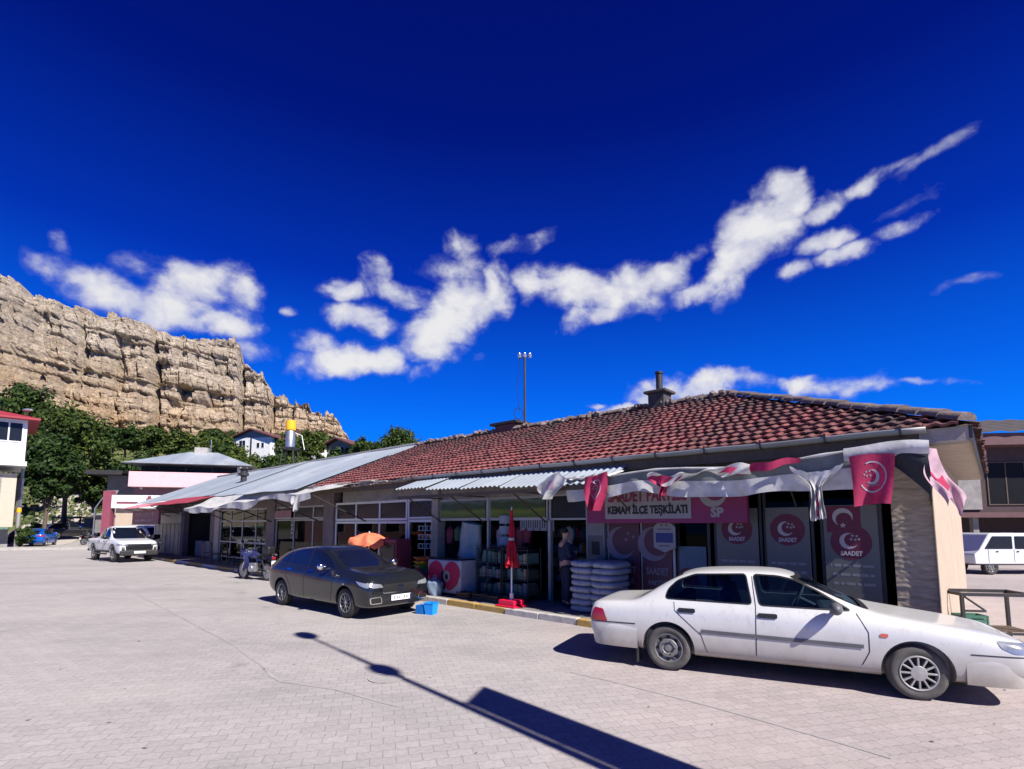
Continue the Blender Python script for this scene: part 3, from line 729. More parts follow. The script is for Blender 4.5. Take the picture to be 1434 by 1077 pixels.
# gable end under the verge
MB().prism([(NBK+.6, 3.2), (NE-.75, 3.2), (NR, ZR2-.12)], lambda a, b_, c: (c, a, b_), S2-1.8, S2-1.6).build('gable', M_('plaster_white'), sh2)
# a stack with cowl on the metal roof
s, z = loc_of(341, 676, -1.6); s -= S1
zr = ZE2+(ZR2-ZE2)*(NE+1.6)/(NE-NR)
c_ = MB().lathe([(.16, 0), (.16, .45), (.27, .5), (.27, .62), (.2, .64), (.2, .8), (.3, .84), (.05, 1.0)], 16, Tr(s, -1.6, zr-.1)).build('chimney', M_('dark_metal'), r2, smooth=True)
s, z = loc_of(338, 668, -3.6); s -= S1
MB().box(s-.25, s+.25, -3.9, -3.4, 4.9, 5.82).build('chimney', M_('concrete'), r2, bevel=.02)
# ------------------------------------------------------------------ canopies along the front
def fthing(name, label, cat, s, n, z, group=None): return thing(name, label, cat, F(s, n, z), RB, group)
PV = .125
# torn fabric canopy of the party office (local: x = s from 0 at the corner)
cv = fthing('fabric_canopy', 'torn grey and white fabric canopy on a pipe frame over the party office front', 'awning', 0, 0, 0)
def front_z(s): return 3.06-.10*math.sin(min(1, max(0, s/3.))*math.pi/2)-.0*s+.035*math.sin(s*2.1)
def ctop(u, v):
    s = -.1+6.0*u; n = .02+1.5*v; zf = front_z(s)
    sag = -.10*math.sin(v*math.pi)*(.6+.6*abs(math.sin(s*1.05)))
    return (s, n, 3.12+(zf-3.12)*v+sag+.02*noise.noise(Vector((s*3, n*3, 0))))
MB().grid(ctop, 60, 14).build('canopy_sheet', fab_grey, cv, smooth=True)
def hem(s): return .42+.05*math.sin(s*2.2+1)+.06*noise.noise(Vector((s*1.3, 0, 5)))
def val(u, v):
    s = .72+5.16*u; h = hem(s)+.10*sstep(3.5, 1.0, s)
    return (s, 1.52+.035*math.sin(s*9+v*2)*v+.05*noise.noise(Vector((s*2.5, v*1.4, 3)))*v, front_z(s)-.02-h*v)
MB().grid(lambda u, v: val(u, .42+.58*v), 110, 8).build('valance', fab_white, cv, smooth=True)
MB().grid(lambda u, v: (lambda p: (p[0], p[1]-.012, p[2]))(val(u, .46*v)), 110, 6).build('skirt', fab_grey, cv, smooth=True)
def hemroll(u, v):
    s = -.1+6.*u; a = 2*math.pi*v; r = .020+.012*noise.noise(Vector((s*3, 0, 0)))
    return (s, 1.52+r*math.cos(a), front_z(s)+r*math.sin(a))
MB().grid(hemroll, 70, 8).build('hem_roll', fab_white, cv, smooth=True)
def bright(u, v):           # the smoother white sheet folded over the right end
    s = -.12+.98*u; return (s, 1.56+.03*math.sin(v*3), front_z(s)+.06-.20*v+.02*math.sin(u*5+v))
MB().grid(bright, 20, 8).build('end_sheet', fab_white, cv, smooth=True)
def side(u, v):
    n = .25+1.27*u; z = 3.12+(3.06-3.12)*u; return (-.09+.02*math.sin(n*6+v*3), n, z-.02-(.12+.55*u*u)*v)
MB().grid(side, 16, 8).build('side_flap', fab_dark, cv, smooth=True)
def dfl(u, v):
    s = -.10+.58*u; return (s, 1.545+.03*math.sin(v*4+u*3), front_z(s)-.10-(.56*(1-u)**1.3+.03)*v)
MB().grid(dfl, 14, 8).build('dark_flap', fab_dark, cv, smooth=True)  # dark sheet put in where the canopy underside reads dark
fr = MB()
for s in (0., 1.9, 3.9, 5.85):
    fr.tube([(s, .03, 3.16), (s, 1.5, front_z(s)+.0)], .018, 6); fr.tube([(s, .05, 2.3), (s, .5, 2.72), (s, 1.2, 2.98)], .016, 6)
fr.tube([(s_*.6-.05, 1.5, front_z(s_*.6)) for s_ in range(11)], .02, 6)
fr.build('pipe_frame', M_('dark_metal'), cv, smooth=True)
# corrugated awning over the market
ca = fthing('corrugated_awning', 'pale corrugated metal sheet awning sloping out over the market front', 'awning', 0, 0, 0)
def corr(s0, s1, z0, z1, dz):
    n_ = int((s1-s0)/.025)
    def fn(u, v):
        s = s0+(s1-s0)*u
        return (s, .58+1.07*v, z0+(z1-z0)*v+.020*math.sin(s*2*math.pi/.15)+dz+.02*noise.noise(Vector((s*.8, v, 2)))-.10*(1-u)*0)
    return MB().grid(fn, n_, 6)
mat('corr_sheet', (.33,.37,.415), .5, .25, var=.1, scale=1.5, dirt=((.36,.34,.32), 1.2, .5))
for (a0, a1, dz) in ((4.9, 6.3, -.02), (6.26, 7.7, -.012), (7.66, 9.1, 0), (9.06, 10.4, .008), (10.36, 11.75, .05)):
    corr(a0, a1, 3.30, 2.82+.018*(a0-4.9), dz).build('corrugated_sheet', M_('corr_sheet'), ca, smooth=True, fix=False)
fr = MB(); fr.box(4.9, 11.75, 1.50, 1.56, 2.70, 2.775)
for s in (5.0, 7.6, 9.8, 11.6): fr.box(s-.02, s+.02, .03, 1.5, 2.74, 2.775); fr.tube([(s, .05, 2.05), (s, 1.3, 2.74)], .02, 6)
fr.build('support_frame', M_('wood_dark'), ca)
def strip(u, v):
    return (5.35+1.0*u+.35*v, .2+1.45*v, 3.16-.34*v+.025*math.sin(u*8)+.03)
for k in range(4):
    a = .27*k
    MB().grid(lambda u, v, a=a: (4.75+a+.15*u+.25*(1-v), .25+1.4*v, 3.22-.30*v+.03*math.sin(u*3+k)), 4, 8).build('loose_strip', fab_white, ca, smooth=True)
# dirty white awning cloth before the tea house
wa = fthing('fabric_awning', 'dirty white sagging awning cloth in front of the metal roofed shops', 'awning', 0, 0, 0)
def cloth(u, v):
    s = 15.6+12.6*u; n = .75+1.45*v
    zf = 3.04-.24*sstep(0, .6, u)+.05*math.sin(u*6.)
    sag = -.16*math.sin(v*math.pi)*(.4+.6*math.sin(u*math.pi)) + .05*math.sin(u*21+v*3)*v
    return (s, n, 3.42+(zf-3.42)*v+sag+.05*noise.noise(Vector((s*.8, n*2, 1))))
MB().grid(cloth, 90, 16).build('awning_cloth', fab_white, wa, smooth=True)
def clothv(u, v):
    s = 15.6+12.6*u; p = cloth(u, 1.); h = .20+.08*math.sin(u*17)+.07*noise.noise(Vector((s*.7, 0, 4)))
    return (s, p[1]+.05*math.sin(s*4)*v, p[2]-h*v)
MB().grid(clothv, 100, 5).build('valance', fab_white, wa, smooth=True)
fr = MB()
for s in (15.7, 19., 23.4, 28.1):
    u = (s-15.6)/12.6; p = cloth(u, 1.)
    fr.tube([(s, .05, 2.1), (s, 1.2, 2.55), (s, p[1]-.05, p[2]-.03)], .025, 6)
fr.tube([(15.7+12.4*i/12, cloth(i/12, 1.)[1]-.03, cloth(i/12, 1.)[2]-.03) for i in range(13)], .022, 6)
fr.build('pipe_frame', M_('dark_metal'), wa, smooth=True)
def knot(name, label, s, n, z, mm, sc=1.): 
    pass
ra = fthing('metal_awning', 'faded maroon sheet awning at the far end of the shop row', 'awning', 0, 0, 0)
sheet('awning_sheet', 28.2, 35.2, .7, 3.46, 2.1, 3.02, rib=.25, par=ra, mm=M_('maroon_sheet'), sag=.03)
mat('maroon_faded', (.50,.20,.24), .6, var=.15)
sheet('awning_sheet', 35.25, 41.8, .7, 3.36, 2.0, 2.98, rib=.25, par=ra, mm=M_('maroon_faded'), sag=.03)
fr = MB()
for s in (28.4, 31.7, 35.2, 38.5, 41.6): fr.tube([(s, .0, 2.5), (s, 1.9, 3.02)], .025, 6)
fr.build('support_frame', M_('dark_metal'), ra)
sg = fthing('shop_sign', 'maroon shop sign with pale lettering under the maroon awning', 'sign', 38.8, 1.2, 2.0)
mat('sign_maroon', (.22,.05,.08), .6, var=.1)
MB().box(-3.0, 3.0, 0, .12, 0, .86).build('panel', M_('sign_maroon'), sg, bevel=.01)
MB().box(-3.0, 3.0, .122, .14, -.06, -.0).build('trim', M_('alu_frame'), sg)
# its lettering is too small in the photograph to be read: pale strokes
mb = MB(); rnd = random.Random(11)
for row, (z, n_, h) in enumerate(((.50, 11, .22), (.16, 16, .13))):
    for i in range(n_):
        x = 2.3-4.6*(i+.5)/n_; 
        mb.box(x-.10, x-.06, .122, .126, z, z+h); mb.box(x-.05, x+.07, .122, .126, z+h*rnd.choice((0, .45, .85)), z+h*rnd.choice((0, .45, .85))+.03)
        if rnd.random() < .7: mb.box(x+.07, x+.10, .123, .127, z, z+h)
mb.build('lettering', M_('ink_white'), sg)

# ------------------------------------------------------------------ party signs, posters and flags
def fn_face(x0, z0, n0): return lambda x, y, z: (x0-x, n0+z, z0+y)       # text that reads from the street
def ellipse(cx, cz, rx, rz, n0, n1, mb, mi=0, seg=40):
    return mb.prism([(cx+rx*math.cos(2*math.pi*k/seg), cz+rz*math.sin(2*math.pi*k/seg)) for k in range(seg)], lambda a, b_, c: (a, c, b_), n0, n1, mi)
def crescent(cx, cz, r, n0, n1, mb, mi=0, ang=0., cut=.8, off=.34):     # horns towards -x (the viewer's right)
    d = off*r; r2 = cut*r
    xi = (r*r-r2*r2+d*d)/(2*d); yi = math.sqrt(max(0, r*r-xi*xi)); a1 = math.atan2(yi, xi); a2 = math.atan2(yi, xi-d)
    pts = [(r*math.cos(t), r*math.sin(t)) for t in [a1+(2*math.pi-2*a1)*k/28 for k in range(29)]]
    inn = [(d+r2*math.cos(t), r2*math.sin(t)) for t in [a2+(2*math.pi-2*a2)*k/24 for k in range(25)]][::-1][1:-1]
    n = len(pts); P2 = []
    outer = pts; inner = [(d+r2*math.cos(t), r2*math.sin(t)) for t in [a2+(2*math.pi-2*a2)*k/28 for k in range(29)]]
    ca, sa = math.cos(ang), math.sin(ang)
    def T(p, c): x = p[0]*ca-p[1]*sa; z = p[0]*sa+p[1]*ca; return (cx-x, c, cz+z)
    vs = [T(p, n1) for p in outer]+[T(p, n1) for p in inner]+[T(p, n0) for p in outer]+[T(p, n0) for p in inner]
    m_ = 29
    fs = [(k, k+1, m_+k+1, m_+k) for k in range(m_-1)]+[(k, k+1, 2*m_+k+1, 2*m_+k) for k in range(m_-1)]+[(m_+k, m_+k+1, 3*m_+k+1, 3*m_+k) for k in range(m_-1)]
    return mb.add(vs, fs, mi)
def star(cx, cz, r, n0, n1, mb, mi=0):
    return mb.prism([(cx+(r if k % 2 == 0 else r*.4)*math.sin(math.pi*k/5), cz+(r if k % 2 == 0 else r*.4)*math.cos(math.pi*k/5)) for k in range(10)], lambda a, b_, c: (a, c, b_), n0, n1, mi)
def emblem(mb, cx, cz, r, n, mi=0):
    crescent(cx+.05*r, cz, .62*r, n, n+.004, mb, mi, ang=.35)
    for (x, z) in ((-.22, .42), (-.50, .38), (-.12, .14), (-.40, .10), (-.62, .16)): star(cx+x*r, cz+z*r, .13*r, n, n+.004, mb, mi)
# the sign board
sb = fthing('party_sign', 'purple and white party sign board reading SAADET PARTİSİ under the canopy', 'sign', 4.36, .44, 2.02)
mat('sign_purple', (.20,.012,.085), .55, var=.1)
MB().box(-1.76, 1.70, -.06, .06, 0, .84).build('board', M_('sign_purple'), sb, bevel=.01)
mb = MB().box(-.72, 1.22, .062, .068, .09, .80); mb.build('white_panel', M_('sign_white'), sb)
MB().text('SAADET PARTİSİ', .36, fn_face(.25, .455, .074), mi=0, bold=.012, wid=1.78).build('lettering', M_('ink_purple'), sb, fix=False)
MB().text('KEMAH İLÇE TEŞKİLATI', .22, fn_face(.25, .20, .074), mi=0, bold=.010, wid=1.80).build('lettering', M_('ink_black'), sb, fix=False)
mb = MB(); crescent(-1.15, .56, .26, .064, .072, mb, ang=.9); mb.text('SP', .24, fn_face(-1.22, .12, .07), bold=.012); mb.build('emblem', M_('sign_white'), sb, fix=False)
mb = MB(); crescent(1.48, .5, .2, .064, .072, mb, ang=.6); mb.build('emblem', M_('party_red'), sb, fix=False)
# window posters
def poster(label, s0, s1, z0, z1, mm, draw, n=.0):
    p = fthing('window_poster', label, 'poster', (s0+s1)/2, n, z0, 'posters on the party office windows')
    w_ = (s1-s0)/2; h = z1-z0
    MB().box(-w_, w_, 0, .006, 0, h).build('sheet', mm, p)
    draw(p, w_, h); return p
def disc_poster(circ_r, cz, lines, extra=False):
    def dr(p, w_, h):
        mb = MB(); ellipse(0, h-cz, circ_r, circ_r*.98, .0062, .009, mb)
        if extra: mb.box(-.16, .34, .0062, .0086, h-.46, h-.01)
        mb.build('red_disc', M_('party_dark'), p)
        mb = MB(); emblem(mb, 0.02, h-cz+.06*circ_r, circ_r*.72, .010)
        mb.text('SAADET', circ_r*.34, fn_face(0, h-cz-circ_r*.74, .012), bold=.004, wid=circ_r*1.05)
        if extra: crescent(.1, h-.2, .15, .009, .012, mb, ang=-1.2); star(.1, h-.34, .05, .009, .012, mb)
        mb.build('emblem', M_('ink_white'), p, fix=False)
        mb = MB()
        rn = random.Random(int(circ_r*999)+lines)          # small print, too blurred in the photograph to be read
        for k in range(lines):
            z = h*.45-k*.15; x = -w_*.78
            while x < w_*.78:
                l = rn.uniform(.05, .16); mb.box(x, min(x+l, w_*.8), .0062, .0075, z, z+.045); x += l+.03
        struct(mb.build('small_print', M_('ink_grey'), p), 'stuff')
    return dr
poster('tall white window poster with a red flag print above its disc, nearest the stone pier', .72, 1.50, .44, 2.32, M_('poster_white'), disc_poster(.30, .62, 3, True))
poster('white window poster with a red crescent disc, in the middle of the party office windows', 1.72, 2.44, .44, 2.30, M_('poster_white'), disc_poster(.29, .40, 2))
poster('white window poster with a red crescent disc partly behind the sign board corner', 2.58, 3.36, .44, 2.30, M_('poster_white'), disc_poster(.29, .40, 2))
def dark_draw(txt):
    def dr(p, w_, h):
        mb = MB(); crescent(0.08, h-.52, .36, .0062, .010, mb, ang=.5, cut=.84, off=.3)
        for (x, z) in ((-.12, .22), (-.24, .14), (-.06, .08)): star(x, h-.52+z, .05, .0062, .010, mb)
        mb.text('SAADET', .2, fn_face(0, h-1.16, .010), bold=.008, wid=w_*1.5); mb.text('PARTİSİ', .13, fn_face(0, h-1.38, .010), bold=.006, wid=w_*1.2)
        mb.build('emblem', M_('poster_dim'), p, fix=False)
    return dr
mat('poster_dim', (.20,.16,.18), .6); mat('poster_wine', (.085,.018,.035), .5, var=.15); mat('poster_blue', (.05,.11,.16), .5)
poster('dark wine red window poster with a large crescent behind the shield shaped plaque', 4.30, 4.98, .44, 2.10, M_('poster_wine'), dark_draw(1))
poster('dark wine red window poster with a large crescent, next to the pile of sacks', 5.04, 5.82, .44, 2.10, M_('poster_wine'), dark_draw(2))
def blue_draw(p, w_, h):
    mb = MB(); ellipse(.12, .3, .26, .4, .0062, .009, mb); mb.build('red_disc', M_('party_dark'), p)
poster('pale blue window poster below a dark pane beside the shield plaque', 3.58, 4.14, .42, 1.55, M_('poster_blue'), blue_draw)
pq = fthing('notice_plaque', 'white shield shaped notice plaque with a blue field, hung before the dark posters', 'sign', 4.36, .18, 1.42)
mb = MB(); mb.prism([(-.24, .10), (0, 0), (.24, .10), (.24, .52), (.15, .60), (.07, .66), (-.07, .66), (-.15, .60), (-.24, .52)], lambda a, b_, c: (a, c, b_), 0, .03)
mb.build('plate', M_('sign_white'), pq, bevel=.004)
MB().box(-.19, .19, .031, .035, .20, .40).build('blue_field', M_('ink_blue'), pq)
mb = MB(); mb.box(-.15, .15, .031, .034, .47, .485); mb.box(-.12, .12, .031, .034, .13, .145); star(.05, .56, .03, .031, .034, mb); star(-.05, .56, .03, .031, .034, mb); struct(mb.build('small_print', M_('ink_black'), pq), 'stuff')
nb = fthing('paper_notice', 'white paper notice with a dark picture on the pier above the sacks', 'notice', 6.14, .062, 1.18)
MB().box(-.2, .2, 0, .006, 0, .56).build('sheet', M_('poster_white'), nb); MB().box(-.12, .10, .0065, .009, .12, .42).build('picture', M_('ink_black'), nb)
# flags strung along the canopy
def flag(name, label, s, n, z, fn, mm, nu=24, nv=24, group='party flags along the canopy'):
    t = fthing(name, label, 'flag', s, n, z, group)
    o = MB().grid(fn, nu, nv).build('cloth', mm, t, smooth=True); return t
def emb_on(t, fn, mm, su=.5, sv=.45, r=.26, asp=1.):
    # the printed ring, crescent and stars follow the folds of the cloth, 4 mm in front of it
    mb = MB(); tmp = MB()
    rr = r
    ring = [(rr*math.cos(2*math.pi*k/40)*1.05, rr*math.sin(2*math.pi*k/40)) for k in range(7, 38)]
    vs = []
    for (a, b_) in ring:
        q = math.hypot(a, b_)
        for k in (.95, 1.05): vs.append((a*k, b_*k))
    def onto(a, b_):
        p = fn(min(.98, max(.02, su+a)), min(.98, max(.02, sv-b_*asp))); return (p[0], p[1]+.006, p[2])
    mb.add([onto(*v) for v in vs], [(2*i, 2*i+1, 2*i+3, 2*i+2) for i in range(len(ring)-1)])
    crescent(0, 0, rr*.5, 0, 0.0001, tmp, ang=.3)
    for (x, z) in ((-.25, .4), (-.5, .36), (-.2, .12), (-.46, .08), (-.66, .2)): star(x*rr, z*rr, .12*rr, 0, .0001, tmp)
    tmp.text('SAADET', rr*.42, lambda x, y, z: (-x, 0, y-rr*.62), bold=.002, wid=rr*1.0)
    mb.add([onto(-v[0], v[2]) for v in tmp.v], tmp.f)
    mb.build('print', M_('ink_white'), t, fix=False)
def fl1(u, v): return ((.27*(1-2*u))*(1-.22*v)-.03*v+.05*v*v, .04*math.sin(u*7+v*2)*(.3+v)+.02*v, -.72*v*(1-.05*u)+.02*math.sin(u*3.2))
t = flag('party_flag', 'red party flag with a ringed crescent hanging straight at the canopy end', .52, 1.62, 2.96, fl1, fab_red)
emb_on(t, lambda u, v: fl1(1-u, v), fab_red, su=.5, sv=.46, r=.30)
def fl2(u, v): # drawn together like a towel
    k = 1-.80*sstep(0, .42, v)+.10*sstep(.5, 1, v); return ((.36*(1-2*u))*k, (.05*math.sin(u*19+1)+.02*math.sin(u*43))*sstep(.08, .45, v)*(1.1-.4*v)+.015*math.sin(v*17+u*8)+.02*u, -.84*v-.12*math.sin(u*math.pi)*(1-v)+.05*u*v+.01*math.sin(u*31))
t = flag('party_flag', 'white party flag gathered into a narrow towel shape below the canopy', 1.22, 1.60, 2.88, fl2, fab_white, 40, 24)
MB().add([(p[0]*1., p[1]+.012, p[2]) for p in [fl2(.5+d*.09*(1 if k < 6 else .7), .45+.07*k) for k in range(8) for d in (-1, 1)]], [(2*k, 2*k+1, 2*k+3, 2*k+2) for k in (0, 2, 3, 5, 6)]).build('print', M_('party_red'), t, fix=False)
def fl3(u, v): return (.26*(1-2*u)*(1-.35*v+.1*math.sin(v*5))+.05*v, .07*math.sin(u*9+v*3)*(.3+v), -.66*v+.10*u*(1-v))
t = flag('party_flag', 'red party flag twisted over the left end of the sign board', 5.05, 1.64, 2.92, fl3, fab_red)
emb_on(t, lambda u, v: fl3(1-u, v), fab_red, su=.5, sv=.42, r=.27)
def fl4(u, v):
    k = 1-.85*sstep(.0, .7, v); return (.34*(1-2*u)*k+.06*v, .09*math.sin(u*14+v*6)*(.2+.5*v), -.34*v+.03*math.sin(u*6))
flag('party_flag', 'small red party flag knotted over the middle of the sign board', 3.62, 1.62, 2.86, fl4, fab_red)
def fl5(u, v): return (.62*(1-2*u), .04*math.sin(u*12)+.02*v, (.12-.14*v)*(.5+.5*math.sin(u*math.pi))-.06*math.sin(u*3)-.12*(1-u)+.02*math.sin(u*17))
flag('party_flag', 'long red flag rolled along the canopy edge between the white flags', 2.05, 1.58, 2.97, fl5, fab_red)
def fl6(u, v):
    k = .5+.5*sstep(0, .35, v)-.5*sstep(.5, 1, v); return (.34*(1-2*u)*k+.14*v, .10*math.sin(u*10+v*5)*v, -.46*v+.12*u*(1-v))
t = flag('party_flag', 'white and pink party flag bunched over the market doorway', 6.1, 1.68, 2.98, fl6, fab_white)
MB().grid(lambda u, v: (lambda p: (p[0], p[1]+.006, p[2]))(fl6(.35+.3*u, .25+.35*v)), 6, 6).build('print', fab_rose, t, smooth=True, fix=False)
def fl7(u, v):
    k = .35+.75*sstep(0, .5, v)-.2*v; return (.10*(1-2*u)*k+.12*math.sin(v*5)*v-.10*v, .26*(1-2*u)*k+.07*math.sin(u*9+v*7)*v, -.80*v+.12*math.sin(u*8)*v)
t = flag('party_flag', 'pink and white party flag knotted at the corner of the building', -.14, 1.36, 3.02, fl7, fab_rose)
MB().grid(lambda u, v: (lambda p: (p[0]-.01, p[1]+.006, p[2]))(fl7(.2+.6*u, .45+.2*v)), 8, 6).build('print', fab_red, t, smooth=True, fix=False)
def fl8(u, v): return (.9*(1-2*u), .06*math.sin(u*19+v*4)+.02*v, -.20*v*(.6+.4*math.sin(u*9))-.05*math.sin(u*5)+.03*math.sin(u*23))
t = flag('party_flag', 'crumpled white and grey flag cloth bundled along the canopy edge near the sign', 3.05, 1.60, 2.93, fl8, fab_white, 60, 8)
t = flag('party_flag', 'white rag of a flag tied beneath the tea house awning corner', 16.55, 2.2, 2.92, lambda u, v: (.34*(1-2*u)*(1-.7*v), .08*math.sin(u*11+v*5), -.52*v+.08*u), fab_white)
# ------------------------------------------------------------------ vehicles (local axes: x forward, y left, z up; origin on the ground between the axles)
def section(st, inset=0., zmin=None, ztop=0.):
    x, zb, zs, zt, w_, ws, wt = st
    w_ -= inset; ws -= inset; wt -= inset; zt -= ztop
    if zmin is not None: zb = zmin
    zs = min(zs, zt-.005) if ztop else zs
    h = zs-zb
    return [(0, zb), (w_*.80, zb), (w_*.95, zb+.05*h+.01), (w_*.99, zb+.28*h), (w_, zb+.62*h), (w_*.99, zb+.86*h), (ws, zs),
            (ws+(wt-ws)*.45, zs+(zt-zs)*.48), (wt+(ws-wt)*.08, zs+(zt-zs)*.86), (wt*.80, zs+(zt-zs)*.965), (wt*.42, zt-.002), (0, zt)]
def loft(sts, inset=0., zmin=None, ztop=0.):
    mb = MB(); vs = []; n = 0
    for st in sts:
        h = section(st, inset, zmin, ztop); ring = [(st[0], y, z) for y, z in h]+[(st[0], -y, z) for y, z in h[-2:0:-1]]
        n = len(ring); vs += ring
    fs = [(i*n+k, i*n+(k+1) % n, (i+1)*n+(k+1) % n, (i+1)*n+k) for i in range(len(sts)-1) for k in range(n)]
    fs += [tuple(range(n)), tuple((len(sts)-1)*n+k for k in range(n))[::-1]]
    return mb.add(vs, fs)
def subdiv(o, lv=2):
    m_ = o.modifiers.new('s', 'SUBSURF'); m_.levels = lv; m_.render_levels = lv
    me = evalmesh(o); o.modifiers.clear(); old = o.data; o.data = me; bpy.data.meshes.remove(old); return o
def cut(o, cutters, op='DIFFERENCE'):
    for c in cutters:
        b_ = o.modifiers.new('b', 'BOOLEAN'); b_.object = c; b_.operation = op; b_.solver = 'EXACT'
    me = evalmesh(o); o.modifiers.clear(); old = o.data; o.data = me; bpy.data.meshes.remove(old)
    for c in cutters:
        d_ = c.data; bpy.data.objects.remove(c); bpy.data.meshes.remove(d_)
    return o
def smooth_(o, ang=35):
    o.data.polygons.foreach_set('use_smooth', [True]*len(o.data.polygons)); o.data.set_sharp_from_angle(angle=R(ang)); return o
def bvh_of(o):
    me = o.data; return BVHTree.FromPolygons([v.co.copy() for v in me.vertices], [tuple(p.vertices) for p in me.polygons])
def rnd_poly(poly, r=.04, n=4):          # round the corners of an outline
    out = []
    for i, p in enumerate(poly):
        p = Vector(p); a = Vector(poly[i-1]); c = Vector(poly[(i+1) % len(poly)])
        ra = min(r, (a-p).length*.45); rc = min(r, (c-p).length*.45)
        p0 = p+(a-p).normalized()*ra; p1 = p+(c-p).normalized()*rc
        for k in range(n+1):
            t = k/n; out.append(tuple(p0*(1-t)**2+p*2*t*(1-t)+p1*t*t))
    return out
def hit(bv, axis, side, a, b_):
    if axis == 'y': o, d = Vector((a, side*4, b_)), Vector((0, -side, 0))
    elif axis == 'x': o, d = Vector((side*8, a, b_)), Vector((-side, 0, 0))
    else: o, d = Vector((a, b_, 5)), Vector((0, 0, -1))
    p, nrm_, i, ds = bv.ray_cast(o, d)
    if p is None:
        q = o+d*(4 if axis == 'y' else 8 if axis == 'x' else 5); p, nrm_, i, ds = bv.find_nearest(q)
    if nrm_.dot(d) > 0: nrm_ = -nrm_
    return p, nrm_
def patch(mb, bv, poly, axis, side, off=.005, step=.06, mi=0):
    P = [Vector(p) for p in poly]; pts = []; n = len(P)
    for i in range(n):
        a, c = P[i], P[(i+1) % n]; k = max(1, int((c-a).length/step))
        for j in range(k): pts.append(a.lerp(c, j/k))
    nb = len(pts); edges = [(i, (i+1) % nb) for i in range(nb)]
    x0, x1 = min(p.x for p in P), max(p.x for p in P); y0, y1 = min(p.y for p in P), max(p.y for p in P)
    def inside(q):
        c = False
        for i in range(n):
            a, b_ = P[i], P[i-1]
            if (a.y > q.y) != (b_.y > q.y) and q.x < (b_.x-a.x)*(q.y-a.y)/(b_.y-a.y)+a.x: c = not c
        return c
    nx = int((x1-x0)/step)+1; ny = int((y1-y0)/step)+1
    for i in range(1, nx):
        for j in range(1, ny):
            q = Vector((x0+(x1-x0)*i/nx, y0+(y1-y0)*j/ny))
            if inside(q) and min((q-e).length for e in pts[:nb]) > step*.45: pts.append(q)
    v, e, f, _, _, _ = delaunay_2d_cdt([Vector((p.x, p.y)) for p in pts], edges, [list(range(nb))], 1, 1e-5)
    vs = []
    for q in v:
        p, nr = hit(bv, axis, side, q.x, q.y); vs.append(p+nr*off)
    return mb.add(vs, [tuple(t) for t in f], mi)
def ribbon(mb, bv, line, width, axis, side, off=.004, closed=False, step=.05, mi=0):
    P = [Vector(p) for p in line]; pts = []
    seq = list(zip(P, P[1:]+([P[0]] if closed else [])))
    for a, c in seq:
        k = max(1, int((c-a).length/step)); pts += [a.lerp(c, j/k) for j in range(k)]
    if not closed: pts.append(P[-1])
    n = len(pts); vs = []
    for i in range(n):
        a = pts[i-1] if (i or closed) else pts[0]; c = pts[(i+1) % n] if (i < n-1 or closed) else pts[-1]
        d = (c-a).normalized(); q = Vector((-d.y, d.x))
        for k in (-1, 1):
            r_ = pts[i]+q*k*width/2; p, nr = hit(bv, axis, side, r_.x, r_.y); vs.append(p+nr*off)
    fs = [(2*i, 2*i+1, 2*((i+1) % n)+1, 2*((i+1) % n)) for i in range(n if closed else n-1)]
    return mb.add(vs, fs, mi)
def prism_cut(poly, axis, c0, c1):
    f_ = {'y': lambda a, b_, c: (a, c, b_), 'x': lambda a, b_, c: (c, a, b_), 'z': lambda a, b_, c: (a, b_, c)}[axis]
    return MB().prism(poly, f_, c0, c1).build('cut', M_('black_plastic'))
